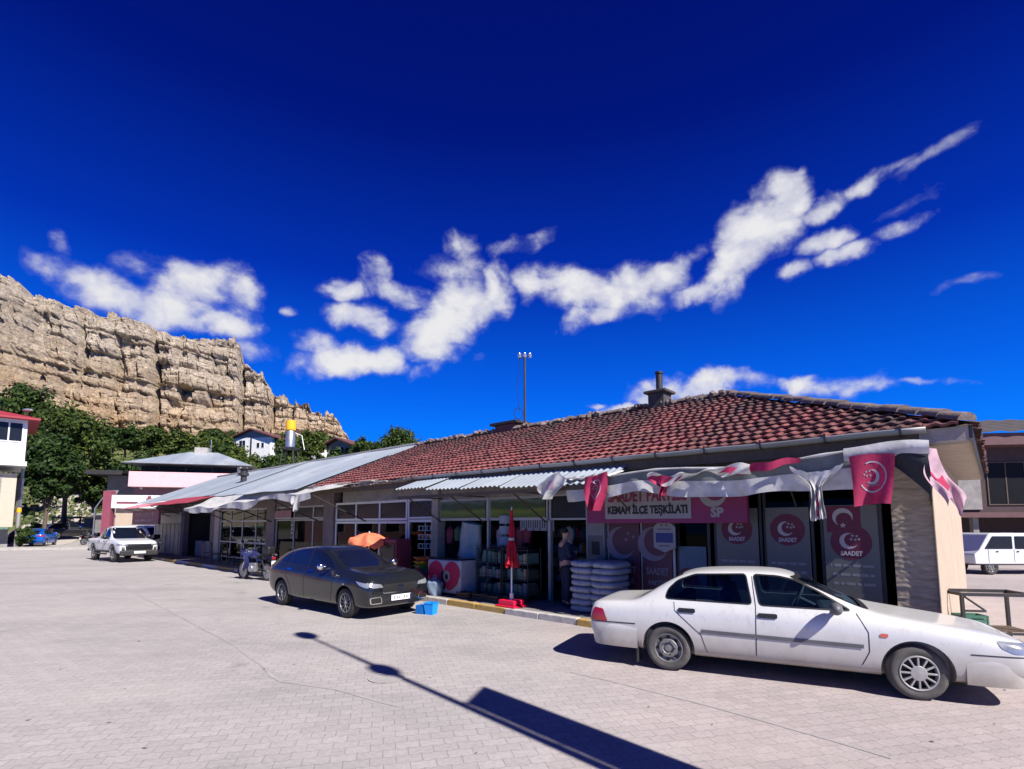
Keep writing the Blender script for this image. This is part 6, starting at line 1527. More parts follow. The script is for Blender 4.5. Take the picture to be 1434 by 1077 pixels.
# manhole ring and scattered litter on the square
mh = thing('manhole_cover', 'worn iron manhole cover set in the paving beside the lamp shadow', 'manhole cover', gr(541, 949, .006)); S_ = MB()
S_.lathe([(.0, 0), (.20, 0)], 28, cap=False); S_.build('lid', M_('gutter_pavers'), mh)
MB().lathe([(.205, .0), (.205, .004), (.235, .004), (.235, 0)], 32, cap=False).build('ring', M_('concrete'), mh)
rn = random.Random(9)
lit = MB()
for i in range(150):
    x, y = rn.uniform(-14, 6), rn.uniform(4.5, 22); r = rn.uniform(.008, .03); a = rn.uniform(0, 6.3); h = rn.uniform(.004, .015)
    lit.add([(x+r*math.cos(a+k*1.57)*(1 if k % 2 else .5), y+r*math.sin(a+k*1.57)*(1 if k % 2 else .5), .004+h*(k == 1)) for k in range(4)], [(0, 1, 2, 3)])
struct(lit.build('litter', mat('litter_brown', (.14,.11,.07), .9, island=.6), fix=False), 'stuff')
# ------------------------------------------------------------------ the person in the market doorway
pr = thing('person', 'person in dark navy clothes standing in the market doorway with one forearm raised', 'person', F(6.72, .45, PV), RB+R(150))
def skin_body(J, E_, name, mm, par, lv=2):
    me = bpy.data.meshes.new(name); me.from_pydata([j[0] for j in J], E_, []); o = bpy.data.objects.new(name, me); COL.objects.link(o)
    sk = o.modifiers.new('skin', 'SKIN'); sk.use_smooth_shade = True
    for i, j in enumerate(J):
        r = j[1]; me.skin_vertices[0].data[i].radius = (r, r) if not hasattr(r, '__len__') else r
        me.skin_vertices[0].data[i].use_root = (i == 0)
    ss = o.modifiers.new('sub', 'SUBSURF'); ss.levels = ss.render_levels = lv
    m2 = evalmesh(o); o.modifiers.clear(); o.data = m2; bpy.data.meshes.remove(me)
    m2.materials.clear(); m2.materials.append(mm); m2.polygons.foreach_set('use_smooth', [True]*len(m2.polygons)); o.parent = par; return o
# x: right of the person, y: forward
J = [((0,0,.93),(.165,.115)), ((0,.0,1.10),(.15,.11)), ((0,-.01,1.28),(.175,.12)), ((0,-.01,1.42),(.13,.09)), ((0,.0,1.50),(.055,.058)), ((0,.02,1.58),(.062,.075)), ((0,.025,1.66),(.078,.095)), ((0,.015,1.74),(.066,.08)),
     ((-.19,-.01,1.40),.062), ((-.24,-.02,1.12),.048), ((-.22,.10,.92),.036), ((-.21,.13,.86),.03),
     ((.19,-.01,1.40),.062), ((.25,.0,1.14),.048), ((.14,.20,1.20),.036), ((.08,.24,1.22),.03),
     ((-.095,.0,.86),.095), ((-.10,.03,.50),.062), ((-.11,.0,.09),.042), ((-.13,.14,.04),.038),
     ((.095,.0,.86),.095), ((.10,.02,.50),.062), ((.11,-.02,.09),.042), ((.14,.12,.04),.038)]
E_ = [(0,1),(1,2),(2,3),(3,4),(4,5),(5,6),(6,7),(3,8),(8,9),(9,10),(10,11),(3,12),(12,13),(13,14),(14,15),(0,16),(16,17),(17,18),(18,19),(0,20),(20,21),(21,22),(22,23)]
bd = skin_body(J, E_, 'body', M_('skin'), pr)
def hand(base, dirv, up_, nm):
    d = Vector(dirv).normalized(); s_ = d.cross(Vector(up_)).normalized(); b_ = Vector(base); q = []
    mb_ = [(b_, .026), (b_+d*.07, .030)]; JJ = [(tuple(p), r) for p, r in mb_]; EE = [(0, 1)]
    for k, (off, ln) in enumerate(((-.033, .065), (-.011, .075), (.011, .072), (.033, .055))):
        i = len(JJ); n_ = d.cross(s_)
        JJ += [(tuple(b_+d*.075+s_*off), .0095), (tuple(b_+d*(.075+ln*.6)+s_*off*1.1+n_*.008), .0088), (tuple(b_+d*(.075+ln)+s_*off*1.1+n_*.025), .0078)]; EE += [(1, i), (i, i+1), (i+1, i+2)]
    i = len(JJ); JJ += [(tuple(b_+d*.03-s_*.045), .011), (tuple(b_+d*.07-s_*.062), .009)]; EE += [(0, i), (i, i+1)]
    return skin_body(JJ, EE, nm, M_('skin'), pr, 1)
hand((-.21,.14,.85), (0,.25,-1), (0,1,0), 'hand'); hand((.07,.245,1.225), (-.9,.4,.25), (0,0,1), 'hand')
Jj = [((0,0,.95),(.175,.125)), ((0,.0,1.10),(.168,.128)), ((0,-.01,1.28),(.192,.135)), ((0,-.01,1.42),(.14,.10)), ((0,0,1.475),(.075,.075)), ((-.19,-.01,1.40),.074), ((-.243,-.02,1.12),.060), ((-.222,.10,.93),.047), ((.19,-.01,1.40),.074), ((.252,.0,1.14),.060), ((.15,.19,1.195),.046)]
skin_body(Jj, [(0,1),(1,2),(2,3),(3,4),(3,5),(5,6),(6,7),(3,8),(8,9),(9,10)], 'jacket', M_('navy_cloth'), pr)
Jt = [((0,0,.96),(.17,.12)), ((-.095,0,.86),.108), ((-.10,.03,.50),.078), ((-.11,0,.10),.062), ((.095,0,.86),.108), ((.10,.02,.50),.078), ((.11,-.02,.10),.062)]
skin_body(Jt, [(0,1),(1,2),(2,3),(0,4),(4,5),(5,6)], 'trousers', M_('denim'), pr)
def hairf(u, v):
    a = 2*math.pi*u; b_ = math.pi*.56*v; r = .093*(1+.04*math.sin(a*7+b_*9)); lowf = .0
    return (r*.92*math.sin(b_)*math.cos(a), -.005+r*1.12*math.sin(b_)*math.sin(a)-.012*v, 1.69+.125*math.cos(b_)*(1 if math.sin(a) < .5 else .8)+.0)
MB().grid(hairf, 24, 12).build('hair', M_('hair'), pr, smooth=True)
for x in (-1, 1):
    MB().lathe([(0, -.014), (.012, -.008), (.014, 0), (.012, .008), (0, .014)], 12, Tr(x*.03, .112, 1.672)).build('eye', M_('ink_black'), pr, smooth=True)
    MB().grid(lambda u, v: (x*.085+.014*math.cos(2*math.pi*u)*math.sin(math.pi*v), .02+.022*math.sin(2*math.pi*u)*math.sin(math.pi*v), 1.655+.035*math.cos(math.pi*v)), 12, 8).build('ear', M_('skin'), pr, smooth=True)
    MB().box(x*.12-.045, x*.12+.045, -.05+.02, .20, .0, .075).build('shoe', M_('black_plastic'), pr, bevel=.025)
MB().grid(lambda u, v: (.016*math.cos(2*math.pi*u)*math.sin(math.pi*v), .128+.022*math.sin(2*math.pi*u)*math.sin(math.pi*v), 1.645+.03*math.cos(math.pi*v)), 12, 8).build('nose', M_('skin'), pr, smooth=True)
MB().box(-.024, .024, .110, .118, 1.600, 1.608).build('mouth', mat('lip', (.25,.09,.08), .6), pr, bevel=.002)
# ------------------------------------------------------------------ street lamp just outside the frame whose shadow falls on the square
LB = Vector((4.04, .77, 0)); sh3 = Vector((SH.x, SH.y, 0)); LH = 10.35*math.tan(SUN_EL)
lp = thing('street_lamp', 'tall double armed street lamp post with a banner, standing just right of the camera', 'street lamp', LB)
MB().tube([(0, 0, 0), (0, 0, 1.2), (0, 0, LH)], [.075, .07, .045], 12).build('pole', M_('galvanised'), lp, smooth=True)
for d in (1, -1):
    P = [Vector((0, 0, LH-.25)), sh3*d*.5+Vector((0, 0, LH+.02)), sh3*d*1.25+Vector((0, 0, LH+.05))]
    ar = MB().tube(P, .03, 8).build('arm', M_('galvanised'), lp, smooth=True)
    M = Tr(*(sh3*d*1.5+Vector((0, 0, LH+.05)))) @ Rz(math.atan2(SH.y, SH.x))
    MB().grid(lambda u, v: M @ Vector((.36*math.cos(math.pi*v)*1., .17*math.sin(math.pi*v)**.7*math.cos(2*math.pi*u), .07*math.sin(math.pi*v)**.7*math.sin(2*math.pi*u))), 16, 12).build('lamp_head', M_('steel'), ar, smooth=True)
bn = Vector((.09, .79, 0)).normalized(); zt = 7.0*math.tan(SUN_EL); zb_ = zt-2.75
mb = MB(); q = [bn*.10, bn*.80]
sd2 = Vector((-bn.y, bn.x, 0))*.012
mb.add([q[0]+sd2+Vector((0,0,zb_)), q[1]+sd2+Vector((0,0,zb_-.12)), q[1]+sd2+Vector((0,0,zt-.12)), q[0]+sd2+Vector((0,0,zt)), q[0]-sd2+Vector((0,0,zb_)), q[1]-sd2+Vector((0,0,zb_-.12)), q[1]-sd2+Vector((0,0,zt-.12)), q[0]-sd2+Vector((0,0,zt))], [(0,1,2,3), (7,6,5,4), (0,4,5,1), (1,5,6,2), (2,6,7,3), (3,7,4,0)])
mb.build('banner', M_('fabric_plain') if 'fabric_plain' in MATS else mat('fabric_plain', (.5,.5,.5), .8), lp)
mb = MB(); mb.tube([bn*.06+Vector((0,0,zb_-.1)), bn*.06+Vector((0,0,zt+.1))], .012, 6)
for z in (zb_, (zb_+zt)/2, zt-.03): mb.tube([Vector((0,0,z)), bn*.12+Vector((0,0,z))], .014, 6)
mb.build('banner_bracket', M_('steel'), lp)
# ------------------------------------------------------------------ background buildings
def bldg(name, label, cat, loc, rot): return thing(name, label, cat, loc, rot)
def bx(par, name, mm, *bx_, bev=0.):
    mb = MB()
    for q in bx_: mb.box(*q)
    return mb.build(name, mm if not isinstance(mm, str) else M_(mm), par, bevel=bev)
def win(par, x0, x1, z0, z1, y, frame='white_frame', glass='pane_dark', bars=(), t=.06):
    mb = MB(); mb.box(x0, x1, y-.05, y, z0, z0+t).box(x0, x1, y-.05, y, z1-t, z1).box(x0, x0+t, y-.05, y, z0+t, z1-t).box(x1-t, x1, y-.05, y, z0+t, z1-t)
    for b_ in bars: mb.box(b_-t/2, b_+t/2, y-.045, y-.005, z0+t, z1-t)
    w_ = mb.build('window', M_(frame), par); MB().box(x0+.03, x1-.03, y-.02, y+.03, z0+.03, z1-.03).build('pane', M_(glass), w_); return w_
# local x along the face (to the viewer's right), y into the building
A = gr(27, 768); 
lb = bldg('house', 'two storey white and beige house with a red roof at the left edge', 'building', (A.x-.4, 43.8, 0), R(44))
zz = lambda y, Y=44.: CAMH+(734-y)/740*Y/.995
mat('plaster_beige', (.47,.40,.31), .85, var=.06, bmp=.2)
bx(lb, 'ground_floor', 'plaster_grey', (-9, -.2, .4, 7, 0, zz(738)))
bx(lb, 'middle_floor', 'plaster_beige', (-9, 0, 0, 7, zz(704), zz(664)-.0), (-9, 0., 0, 7, zz(738), zz(704)-.003))
bx(lb, 'painted_shade_panel', 'plaster_grey', (-9, -.9, -.03, -.003, zz(700), zz(668)))  # grey panel that paints shade below the overhanging upper floor
bx(lb, 'upper_floor', 'plaster_white', (-9, .35, -.9, 7, zz(648), zz(590)))
bx(lb, 'balcony_slab', 'white_paint', (-9, .5, -1.05, 7, zz(654), zz(648)-.003))
for i in range(5): win(lb, -1.65-1.75*i, .15-1.75*i, zz(622), zz(592)-.1, -.905, 'white_frame', bars=(-.75-1.75*i,), t=.1)
mb = MB(); mb.add([(-9.5, -1.7, zz(588)), (1.1, -1.7, zz(588)), (1.1, 8, zz(588)), (-9.5, 8, zz(588)), (-2.5, 3, zz(568)), (-9.5, 3, zz(568)), (-9.5, -1.7, zz(588)-.15), (1.1, -1.7, zz(588)-.15), (1.1, 8, zz(588)-.15), (-9.5, 8, zz(588)-.15)], [(0, 1, 4, 5), (1, 2, 4), (2, 3, 5, 4), (6, 9, 8, 7), (0, 6, 7, 1), (1, 7, 8, 2)])
mat('roof_red', (.30,.025,.035), .6, var=.12); mb.build('roof', M_('roof_red'), lb)
bx(lb, 'awning', 'green_box', (-9, -.25, -.9, .38, zz(741), zz(738)-.004))
bx(lb, 'door', 'dark_metal', (-2.4, -1.2, .36, .397, .1, 1.9)); bx(lb, 'shop_window', 'pane_teal', (-8, -2.8, .35, .397, .4, 1.9))
pl_ = thing('street_lamp', 'tall grey street lamp post at the corner of the red roofed house', 'street lamp', gr(22, 767))
MB().tube([(0, 0, 0), (0, 0, 5), (0, 0, 11.2)], [.16, .13, .08], 12).build('pole', M_('galvanised'), pl_, smooth=True)
MB().tube([(0, 0, 11.1), (.25, -.3, 11.6), (.6, -.7, 11.7)], .04, 8).build('arm', M_('galvanised'), pl_, smooth=True)
MB().grid(lambda u, v: (.7+.45*math.cos(math.pi*v), -.8+.22*math.sin(math.pi*v)*math.cos(2*math.pi*u), 11.75+.14*math.sin(math.pi*v)*math.sin(2*math.pi*u)), 14, 10).build('lamp_head', M_('clear_lens'), pl_, smooth=True)
bx(pl_, 'junction_box', 'steel', (-.5, .16, -.16, .02, 2.5+1.0, 5.9)); MB().lathe([(.165, 3.0), (.165, 3.35)], 12).build('yellow_band', M_('yellow_tank'), pl_, smooth=True)
# pink house behind the shop row
def atg(px, Y): p = at(px, 734, Y); return p.x
Yp = 58.
ph = bldg('house', 'pink house with a grey sheet roof and a pink balcony behind the shop row', 'building', (atg(184, Yp), Yp, 0), R(16))
zp = lambda y: CAMH+(734-y)/740*Yp/.995
bx(ph, 'wall', 'plaster_rose', (0, 11.4, 0, 9, 0, zp(664)))
bx(ph, 'side_wall', 'plaster_grey', (-3.0, -.003, 1.2, 9, 0, zp(664)))
bx(ph, 'balcony_parapet', 'plaster_pink', (-.05, 11.5, -1.5, -1.35, zp(683), zp(664)+.15), (-.05, .1, -1.347, -.003, zp(683), zp(664)+.15), bev=.02)
bx(ph, 'balcony_floor', 'plaster_pink', (-.04, 11.5, -1.34, -.003, zp(683)+.02, zp(683)+.15))
for i in range(5): bx(ph, 'post', 'dark_metal', (.1+2.6*i, .18+2.6*i, -1.46, -1.38, zp(664)+.16, zp(651)))
bx(ph, 'loggia_wall', 'dark_metal', (0, 11.4, 1.5, 8.8, zp(664)+.003, zp(649)))
mb = MB(); z0, z1 = zp(651), zp(636)+.9
mb.add([(-.6, -2.3, z0), (12.2, -2.3, z0), (12.2, 10, z0), (-.6, 10, z0), (4.2, 3.8, z1), (7.2, 3.8, z1)], [(0, 1, 5, 4), (1, 2, 5), (2, 3, 4, 5), (3, 0, 4), (0, 3, 2, 1)])
mb.build('roof', m_sheet, ph)
bx(ph, 'lean_to_roof', 'dark_metal', (-4.5, -1.05, -.4, 9, zp(666), zp(660)))
win(ph, 3.3, 4.9, zp(709), zp(692), -.005, 'alu_frame', bars=(4.1,)); win(ph, 6.0, 7.2, zp(706), zp(694), -.005, 'alu_frame')
for x in (1., 7.6): MB().lathe([(0, .16), (.12, .1), (.16, 0), (.12, -.1), (0, -.16)], 14, Tr(x, -.9, zp(683)-.1)).build('globe_lamp', M_('white_paint'), ph, smooth=True)
mb = MB(); mb.tube([(6.4, 3.8, z1), (6.4, 3.8, z1+1.6)], .05, 6); mb.build('roof_mast', M_('steel'), ph)
bx(ph, 'chimney', 'concrete', (4.8, 6.2, 3.2, 4.2, z1-.4, z1+.5))
# white signboard building in front of it
Yw = 47.
wb = bldg('shop_building', 'small white fronted shop with dark red pillars between the pickup and the pink house', 'building', (atg(161, Yw), Yw, 0), R(10))
zw = lambda y: CAMH+(734-y)/740*Yw/.995
bx(wb, 'wall', 'plaster_peach', (0, 6.6, 0, 6, 0, zw(712)))
bx(wb, 'sign_fascia', 'white_paint', (-.2, 6.7, -.4, .3, zw(712)+.003, zw(694)))
mb = MB(); 
mb.box(.2, 1.9, -.415, -.402, zw(706), zw(703)); mb.box(2.55, 3.05, -.415, -.402, zw(704), zw(698)); mb.box(2.65, 2.95, -.416, -.403, zw(698)+.001, zw(695)); mb.build('lettering', M_('sign_maroon'), wb)
bx(wb, 'pillar', 'sign_maroon', (-.85, -.2, -.5, .2, 0, zw(688)))
bx(wb, 'pillar', 'sign_maroon', (2.7, 3.4, -.25, -.003, 0, zw(716)), bev=.02)
bx(wb, 'door', 'dark_metal', (.9, 2.2, -.05, -.003, 0, 1.9)); bx(wb, 'window', 'pane_dark', (4.2, 6.0, -.05, -.003, .9, 2.2))
gp = thing('stone_gatehouse', 'small dark grey flat roofed shed left of the maroon pillar', 'shed', (atg(133, 54), 54, 0), R(-12))
bx(gp, 'wall', 'plaster_grey', (0, 2.2, 0, 3, 0, 2.9)); bx(gp, 'roof', 'concrete', (-.2, 2.4, -.3, 3.2, 2.903, 3.1))
cp_ = thing('carport', 'dark open carport with a flat roof at the foot of the lane', 'shed', (atg(98, 66), 66, .3), R(-10))
bx(cp_, 'roof', 'dark_metal', (0, 4.2, -2.4, 2, 2.4, 2.6)); bx(cp_, 'back_wall', 'black_plastic', (0, 4.2, 1.8, 2, 0, 2.397))
for x in (.1, 4.0): bx(cp_, 'post', 'dark_metal', (x, x+.12, -2.3, -2.18, 0, 2.397))
st = thing('stone_wall', 'low pale rubble wall along the right side of the climbing lane', 'wall', (atg(91, 68), 68, terr(atg(91, 68), 68)), R(128))
def rub(u, v): x = -1+12*u; return (x, .18*noise.noise(Vector((x*1.3, v*3, 2))), (1.7+.35*noise.noise(Vector((x*.6, 0, 3))))*v)
mb = MB(); mb.grid(rub, 60, 8); mb.box(-1, 11, .2, .6, -.4, 1.3); mb.build('rubble', M_('stone_rubble') if 'stone_rubble' in MATS else mat('stone_rubble', (.42,.33,.26), .95, var=.35, scale=2.2, bmp=.9, bs=5), st, smooth=True)
lp2 = thing('leaning_pole', 'thin leaning pole by the grey shed left of the maroon pillar', 'pole', at(133, 712, 53)); MB().tube([(0, 0, -3), (0, 0, 0), (1.2, 0, 1.8)], .06, 8).build('pole', M_('steel'), lp2, smooth=True)
# houses on the slope
def hill_house(label, px0, px1, ytop, ybot, Y, rot, mm, gable):
    x0, x1 = atg(px0, Y), atg(px1, Y); w_ = (x1-x0); z1 = CAMH+(734-ytop)/740*Y/.995; z0 = CAMH+(734-ybot)/740*Y/.995
    h = bldg('hill_house', label, 'house', ((x0+x1)/2, Y, 0), rot)
    a = w_/2; 
    bx(h, 'wall', mm, (-a, a, 0, 9, z0-3, z1-.0)); 
    mb = MB(); e = z1+gable
    mb.prism([(-a-1., z1-.1), (0, e), (a+1., z1-.1), (a+1., z1+.15), (0, e+.3), (-a-1., z1+.15)], lambda p, q, c: (p, c, q), -1., 10)
    r_ = mb.build('roof', M_('terracotta_dark'), h)
    MB().prism([(-a, z1), (a, z1), (0, e-.05)], lambda p, q, c: (p, c, q), .05, .3).build('gable', M_('plaster_grey'), h)
    return h, a, z0, z1
h, a, z0, z1 = hill_house('white gabled house on the slope below the cliff', 317, 378, 613, 640, 122, R(-14), M_('plaster_white'), 1.9)
win(h, -a*.72, -a*.36, z0+1.6, z1-.5, -.01, 'white_frame', bars=(-a*.54,)); win(h, a*.25, a*.42, z0+2., z1-1.2, -.01); win(h, a*.5, a*.66, z0+2, z1-1.2, -.01)
bx(h, 'downpipe', 'dark_metal', (-a*.08, -a*.02, -.15, -.003, z0-2, z1))
h, a, z0, z1 = hill_house('grey gabled house on the slope right of the yellow water tank', 450, 490, 624, 644, 104, R(-24), M_('plaster_grey'), 1.3)
win(h, -.2*a, .1*a, z0+1.2, z1-.3, -.01, 'white_frame'); win(h, .25*a, .55*a, z0+1.2, z1-.3, -.01, 'white_frame')
hh_ = bldg('hill_house', 'small bright white annex left of the grey gabled house', 'house', (atg(439, 104), 104, 0), R(-24)); z0 = CAMH+(734-643)/740*104; bx(hh_, 'wall', 'plaster_white', (-1.6, 1.2, 0, 4, z0-3, z0+2.2)); bx(hh_, 'roof', 'terracotta_dark', (-1.8, 1.4, -.2, 4.2, z0+2.203, z0+2.4)); win(hh_, .2, .8, z0+.6, z0+1.4, -.01)
# solar water tank with a yellow barrel on a stand above the metal roof
s, z = loc_of(405, 655, -5.2); B = F(s, -5.2, 0)
Yt = B.y; zt_ = lambda y: CAMH+(734-y)/740*Yt/.995
wt = thing('water_tank', 'steel water cylinder topped by a yellow barrel on a stand above the metal roof', 'water tank', (B.x, B.y, 0))
MB().lathe([(0, zt_(627)), (.30, zt_(627)), (.30, zt_(605)), (.24, zt_(603))], 24).build('cylinder', M_('steel'), wt, smooth=True)
MB().lathe([(.24, zt_(603)), (.31, zt_(602)), (.33, zt_(596)), (.31, zt_(589)), (0, zt_(587))], 24).build('barrel', M_('yellow_tank'), wt, smooth=True)
mb = MB()
for (x, y) in ((-.34, -.34), (.34, -.34), (-.34, .34), (.34, .34)): mb.tube([(x*1.5, y*1.5, 4.9), (x, y, zt_(628))], .03, 6)
mb.box(-.45, .45, -.45, .45, zt_(629), zt_(627)-.003); mb.build('stand', M_('dark_metal'), wt)
MB().tube([(.32, 0, zt_(606)), (.75, 0, zt_(610)), (.95, 0, zt_(630))], .025, 6).build('pipe', M_('white_paint'), wt, smooth=True)
MB().add([(-.2, .2, 4.9), (1.6, .2, 4.9), (1.3, .9, 5.9), (.1, .9, 5.9), (-.2, .28, 4.9), (1.6, .28, 4.9), (1.3, .98, 5.9), (.1, .98, 5.9)], [(0, 1, 2, 3), (4, 7, 6, 5), (0, 4, 5, 1), (3, 2, 6, 7), (0, 3, 7, 4), (1, 5, 6, 2)]).build('panel', M_('dark_metal'), wt)
# antenna mast on the tiled roof
s, z = loc_of(735, 594, NR-.2); B = F(s, NR-.2, 0); zt2 = lambda y: CAMH+(734-y)/740*B.y/.995
am = thing('antenna_mast', 'thin antenna mast with small lamps at its head above the tiled roof', 'antenna', (B.x, B.y, 0))
MB().tube([(0, 0, ZR-.2), (0, 0, zt2(497))], .045, 8).build('mast', M_('dark_metal'), am, smooth=True)
hd_ = MB().tube([(-.22, 0, zt2(498)), (.22, 0, zt2(495))], .022, 6).build('crossbar', M_('dark_metal'), am, smooth=True)
for x in (-.2, 0., .2): MB().lathe([(0, .12), (.05, .10), (.075, 0), (.05, -.08), (0, -.09)], 12, Tr(x, 0, zt2(494)+.02*x)).build('floodlight', M_('clear_lens'), hd_, smooth=True)
MB().tube([(-.24+.17*math.cos(t_), 0, zt2(578)+.22*math.sin(t_)) for t_ in [2*math.pi*k/18 for k in range(19)]], .014, 5, cap=False).build('cable_coil', M_('black_plastic'), am, smooth=True)
MB().tube([(-.2, 0, zt2(499)), (-.3, .1, zt2(540)), (-.2, 0, zt2(577))], .01, 5).build('cable', M_('black_plastic'), am, smooth=True)
# red roof gable behind the ridge, and the two storey building on the right
rb = bldg('house', 'house behind the ridge of which only a red gabled roof shows', 'building', (atg(772, 40), 40, 0), R(0)); zr_ = lambda y: CAMH+(734-y)/740*40/.995
bx(rb, 'wall', 'plaster_grey', (-1.6, 3.5, 0, 6, 0, zr_(598)))
mat('roof_red_tile', (.30,.07,.06), .8, var=.2, scale=4, bmp=.4)
mb = MB(); z0, z1 = zr_(597), zr_(584); mb.add([(-1.7, -.4, z0), (4., -.4, z0), (4., 6, z0), (-1.7, 6, z0), (-.8, 2.8, z1), (3.2, 2.8, z1+.05), (1.1, 2.8, z1+.28)], [(0, 1, 6, 4), (1, 5, 6), (1, 2, 5), (2, 3, 4, 5), (3, 0, 4), (0, 3, 2, 1)]); mb.build('roof', M_('roof_red_tile'), rb)
Yr = 31.
mat('plaster_umber', (.06,.036,.036), .85, var=.2); mat('fascia_red', (.11,.05,.052), .7, var=.15)
ro = bldg('house', 'dark reddish two storey building behind the corner at the right edge', 'building', (atg(1352, Yr), Yr, 0), R(-8)); zr = lambda y: CAMH+(734-y)/740*Yr/.995
bx(ro, 'wall', 'plaster_umber', (-4, 18, 0, 9, zr(722), zr(622)), (-4, 18, 2.5, 9, 0, zr(722)-.003))
bx(ro, 'eave_fascia', 'fascia_red', (-4, 18.6, -1.3, 9.4, zr(628), zr(612)))
def rr(u, v): return (-4.2+23*u, -1.5+6*v, zr(612)+1.7*v+.09*abs(math.sin(u*60)))
MB().grid(rr, 120, 6).build('roof', M_('chimney_soot'), ro, smooth=False, fix=False)
bx(ro, 'floor_edge', 'fascia_red', (-4, 18.4, -.5, -.003, zr(725), zr(718)))
bx(ro, 'pale_panel', 'plaster_grey', (-4, .9, -.12, -.003, zr(714), zr(672)))
for i in range(4): win(ro, 1.3+3.6*i, 4.3+3.6*i, zr(708), zr(648), -.01, 'wood_dark', 'pane_black', bars=(2.3+3.6*i, 3.3+3.6*i))
for i in range(6): bx(ro, 'post', 'plaster_grey', (-3+3.4*i, -2.7+3.4*i, .0, .3, 0, zr(722)-.004))
# the row across the street, left of the frame, which the shop windows mirror
for k, (x, y, w_, h, mm, lab) in enumerate(((-50, 26, 15, 6.5, 'plaster_rose', 'rose plastered house across the street, left of the frame'), (-46, 7, 14, 7.5, 'plaster_mauve', 'mauve plastered house across the street, beyond the left frame edge'))):
    t = bldg('house', lab, 'building', (x, y, 0), R(68+8*k))
    bx(t, 'wall', mm, (-w_/2, w_/2, 0, 8, 0, h))
    for i in range(4):
        q = -w_/2+1+i*(w_-2)/4; win(t, q, q+1.8, 1., 2.6, -.01); win(t, q, q+1.8, h-2.4, h-.8, -.01)
    MB().add([(-w_/2-.6, -.7, h), (w_/2+.6, -.7, h), (w_/2+.6, 8.6, h), (-w_/2-.6, 8.6, h), (-w_/2+3, 4, h+1.8), (w_/2-3, 4, h+1.8)], [(0, 1, 5, 4), (1, 2, 5), (2, 3, 4, 5), (3, 0, 4), (0, 3, 2, 1)]).build('roof', M_('roof_red_tile'), t)
# ------------------------------------------------------------------ trees
m, nt, b = nodes('foliage'); co = objco(nt)
ri = N(nt, 'ShaderNodeNewGeometry').outputs['Random Per Island']
oi = N(nt, 'ShaderNodeObjectInfo').outputs['Random']
c = ramp(nt, ri, [(0, (.025,.046,.013)), (.5, (.05,.082,.02)), (1, (.095,.125,.032))])
c = mixc(nt, 1., c, ramp(nt, noise_(nt, co, .55, 3), [(.3, (.6,.65,.6)), (.7, (1.25,1.2,1.0))]), 'MULTIPLY')
c = mixc(nt, 1., c, ramp(nt, oi, [(0, (.48,.66,.6)), (.5, (.8,.9,.8)), (1, (1.3,1.18,.9))]), 'MULTIPLY')
nt.links.new(c, b.inputs['Base Color']); b.inputs['Roughness'].default_value = .6; b.inputs['Specular IOR Level'].default_value = .25
tl = N(nt, 'ShaderNodeBsdfTranslucent'); nt.links.new(c, tl.inputs[0]); mx = N(nt, 'ShaderNodeMixShader'); mx.inputs[0].default_value = .25
nt.links.new(b.outputs[0], mx.inputs[1]); nt.links.new(tl.outputs[0], mx.inputs[2]); nt.links.new(mx.outputs[0], nt.nodes['Material Output'].inputs[0])
m_leaf = m
mat('bark', (.10,.075,.055), .9, var=.3, scale=6, bmp=.6, bs=18)
def crown(rn, rx, rz, zc, nclump, nleaf, ls):
    mb = MB(); tips = []
    for k in range(nclump):
        while True:
            p = Vector((rn.uniform(-1, 1), rn.uniform(-1, 1), rn.uniform(-1, 1)))
            if .25 < p.length < 1.: break
        p = p*(.55+.45*p.length); cr = rn.uniform(.16, .34)*rx
        c_ = Vector((p.x*rx*.86, p.y*rx*.86, zc+p.z*rz*.86)); tips.append(c_)
        for i in range(nleaf):
            d = Vector((rn.gauss(0, 1), rn.gauss(0, 1), rn.gauss(0, .8))).normalized()*cr*rn.random()**.45
            q = c_+d; n_ = (d.normalized()+Vector((rn.uniform(-.9, .9), rn.uniform(-.9, .9), rn.uniform(-.2, 1.1)))).normalized()
            t = n_.orthogonal().normalized(); t = Matrix.Rotation(rn.uniform(0, 6.28), 3, n_) @ t; s_ = n_.cross(t); l = ls*rn.uniform(.6, 1.3)
            mb.add([q-t*l*.5, q+s_*l*.28+n_*l*.06, q+t*l*.5, q-s_*l*.28-n_*l*.02], [(0, 1, 2, 3)])
    return mb, tips
def tree(label, loc, rx, rz, zc, trunk_h, seed, nclump=70, nleaf=60, ls=.42, group=None, name='broadleaf_tree'):
    rn = random.Random(seed); t = thing(name, label, 'tree', loc, rn.uniform(0, 6), group)
    mb, tips = crown(rn, rx, rz, zc, nclump, nleaf, ls); mb.build('crown', m_leaf, t, fix=False)
    tk = MB(); tk.tube([(0, 0, -.6), (.05, .03, trunk_h*.5), (0, .1, trunk_h), (.1, 0, zc)], [rx*.075, rx*.06, rx*.05, rx*.025], 9)
    for c_ in tips[::5]:
        tk.tube([(0, .05, trunk_h*rn.uniform(.75, 1.1)), c_*.5+Vector((0, 0, trunk_h*.5)), c_], [rx*.03, rx*.02, rx*.008], 6)
    tk.build('trunk', M_('bark'), t, smooth=True); return t
def tat(px, Y, ytop, ybot=None): 
    x = atg(px, Y); return Vector((x, Y, terr(x, Y))), CAMH+(734-ytop)/740*Y/.995
def ttree(label, px, Y, ytop, wpx, seed, **kw):
    p, zt = tat(px, Y, ytop); h = zt-p.z; rx = wpx/740*Y/2
    rz = kw.pop('rz', min(h*.42, rx*1.15)); return tree(label, p, rx, rz, h-rz, max(.6, h-2*rz)+.3, seed, **kw)
ttree('large dark green tree behind the left street lamp', 88, 62, 560, 105, 1, rz=5.6, nclump=130, nleaf=90, ls=.5)
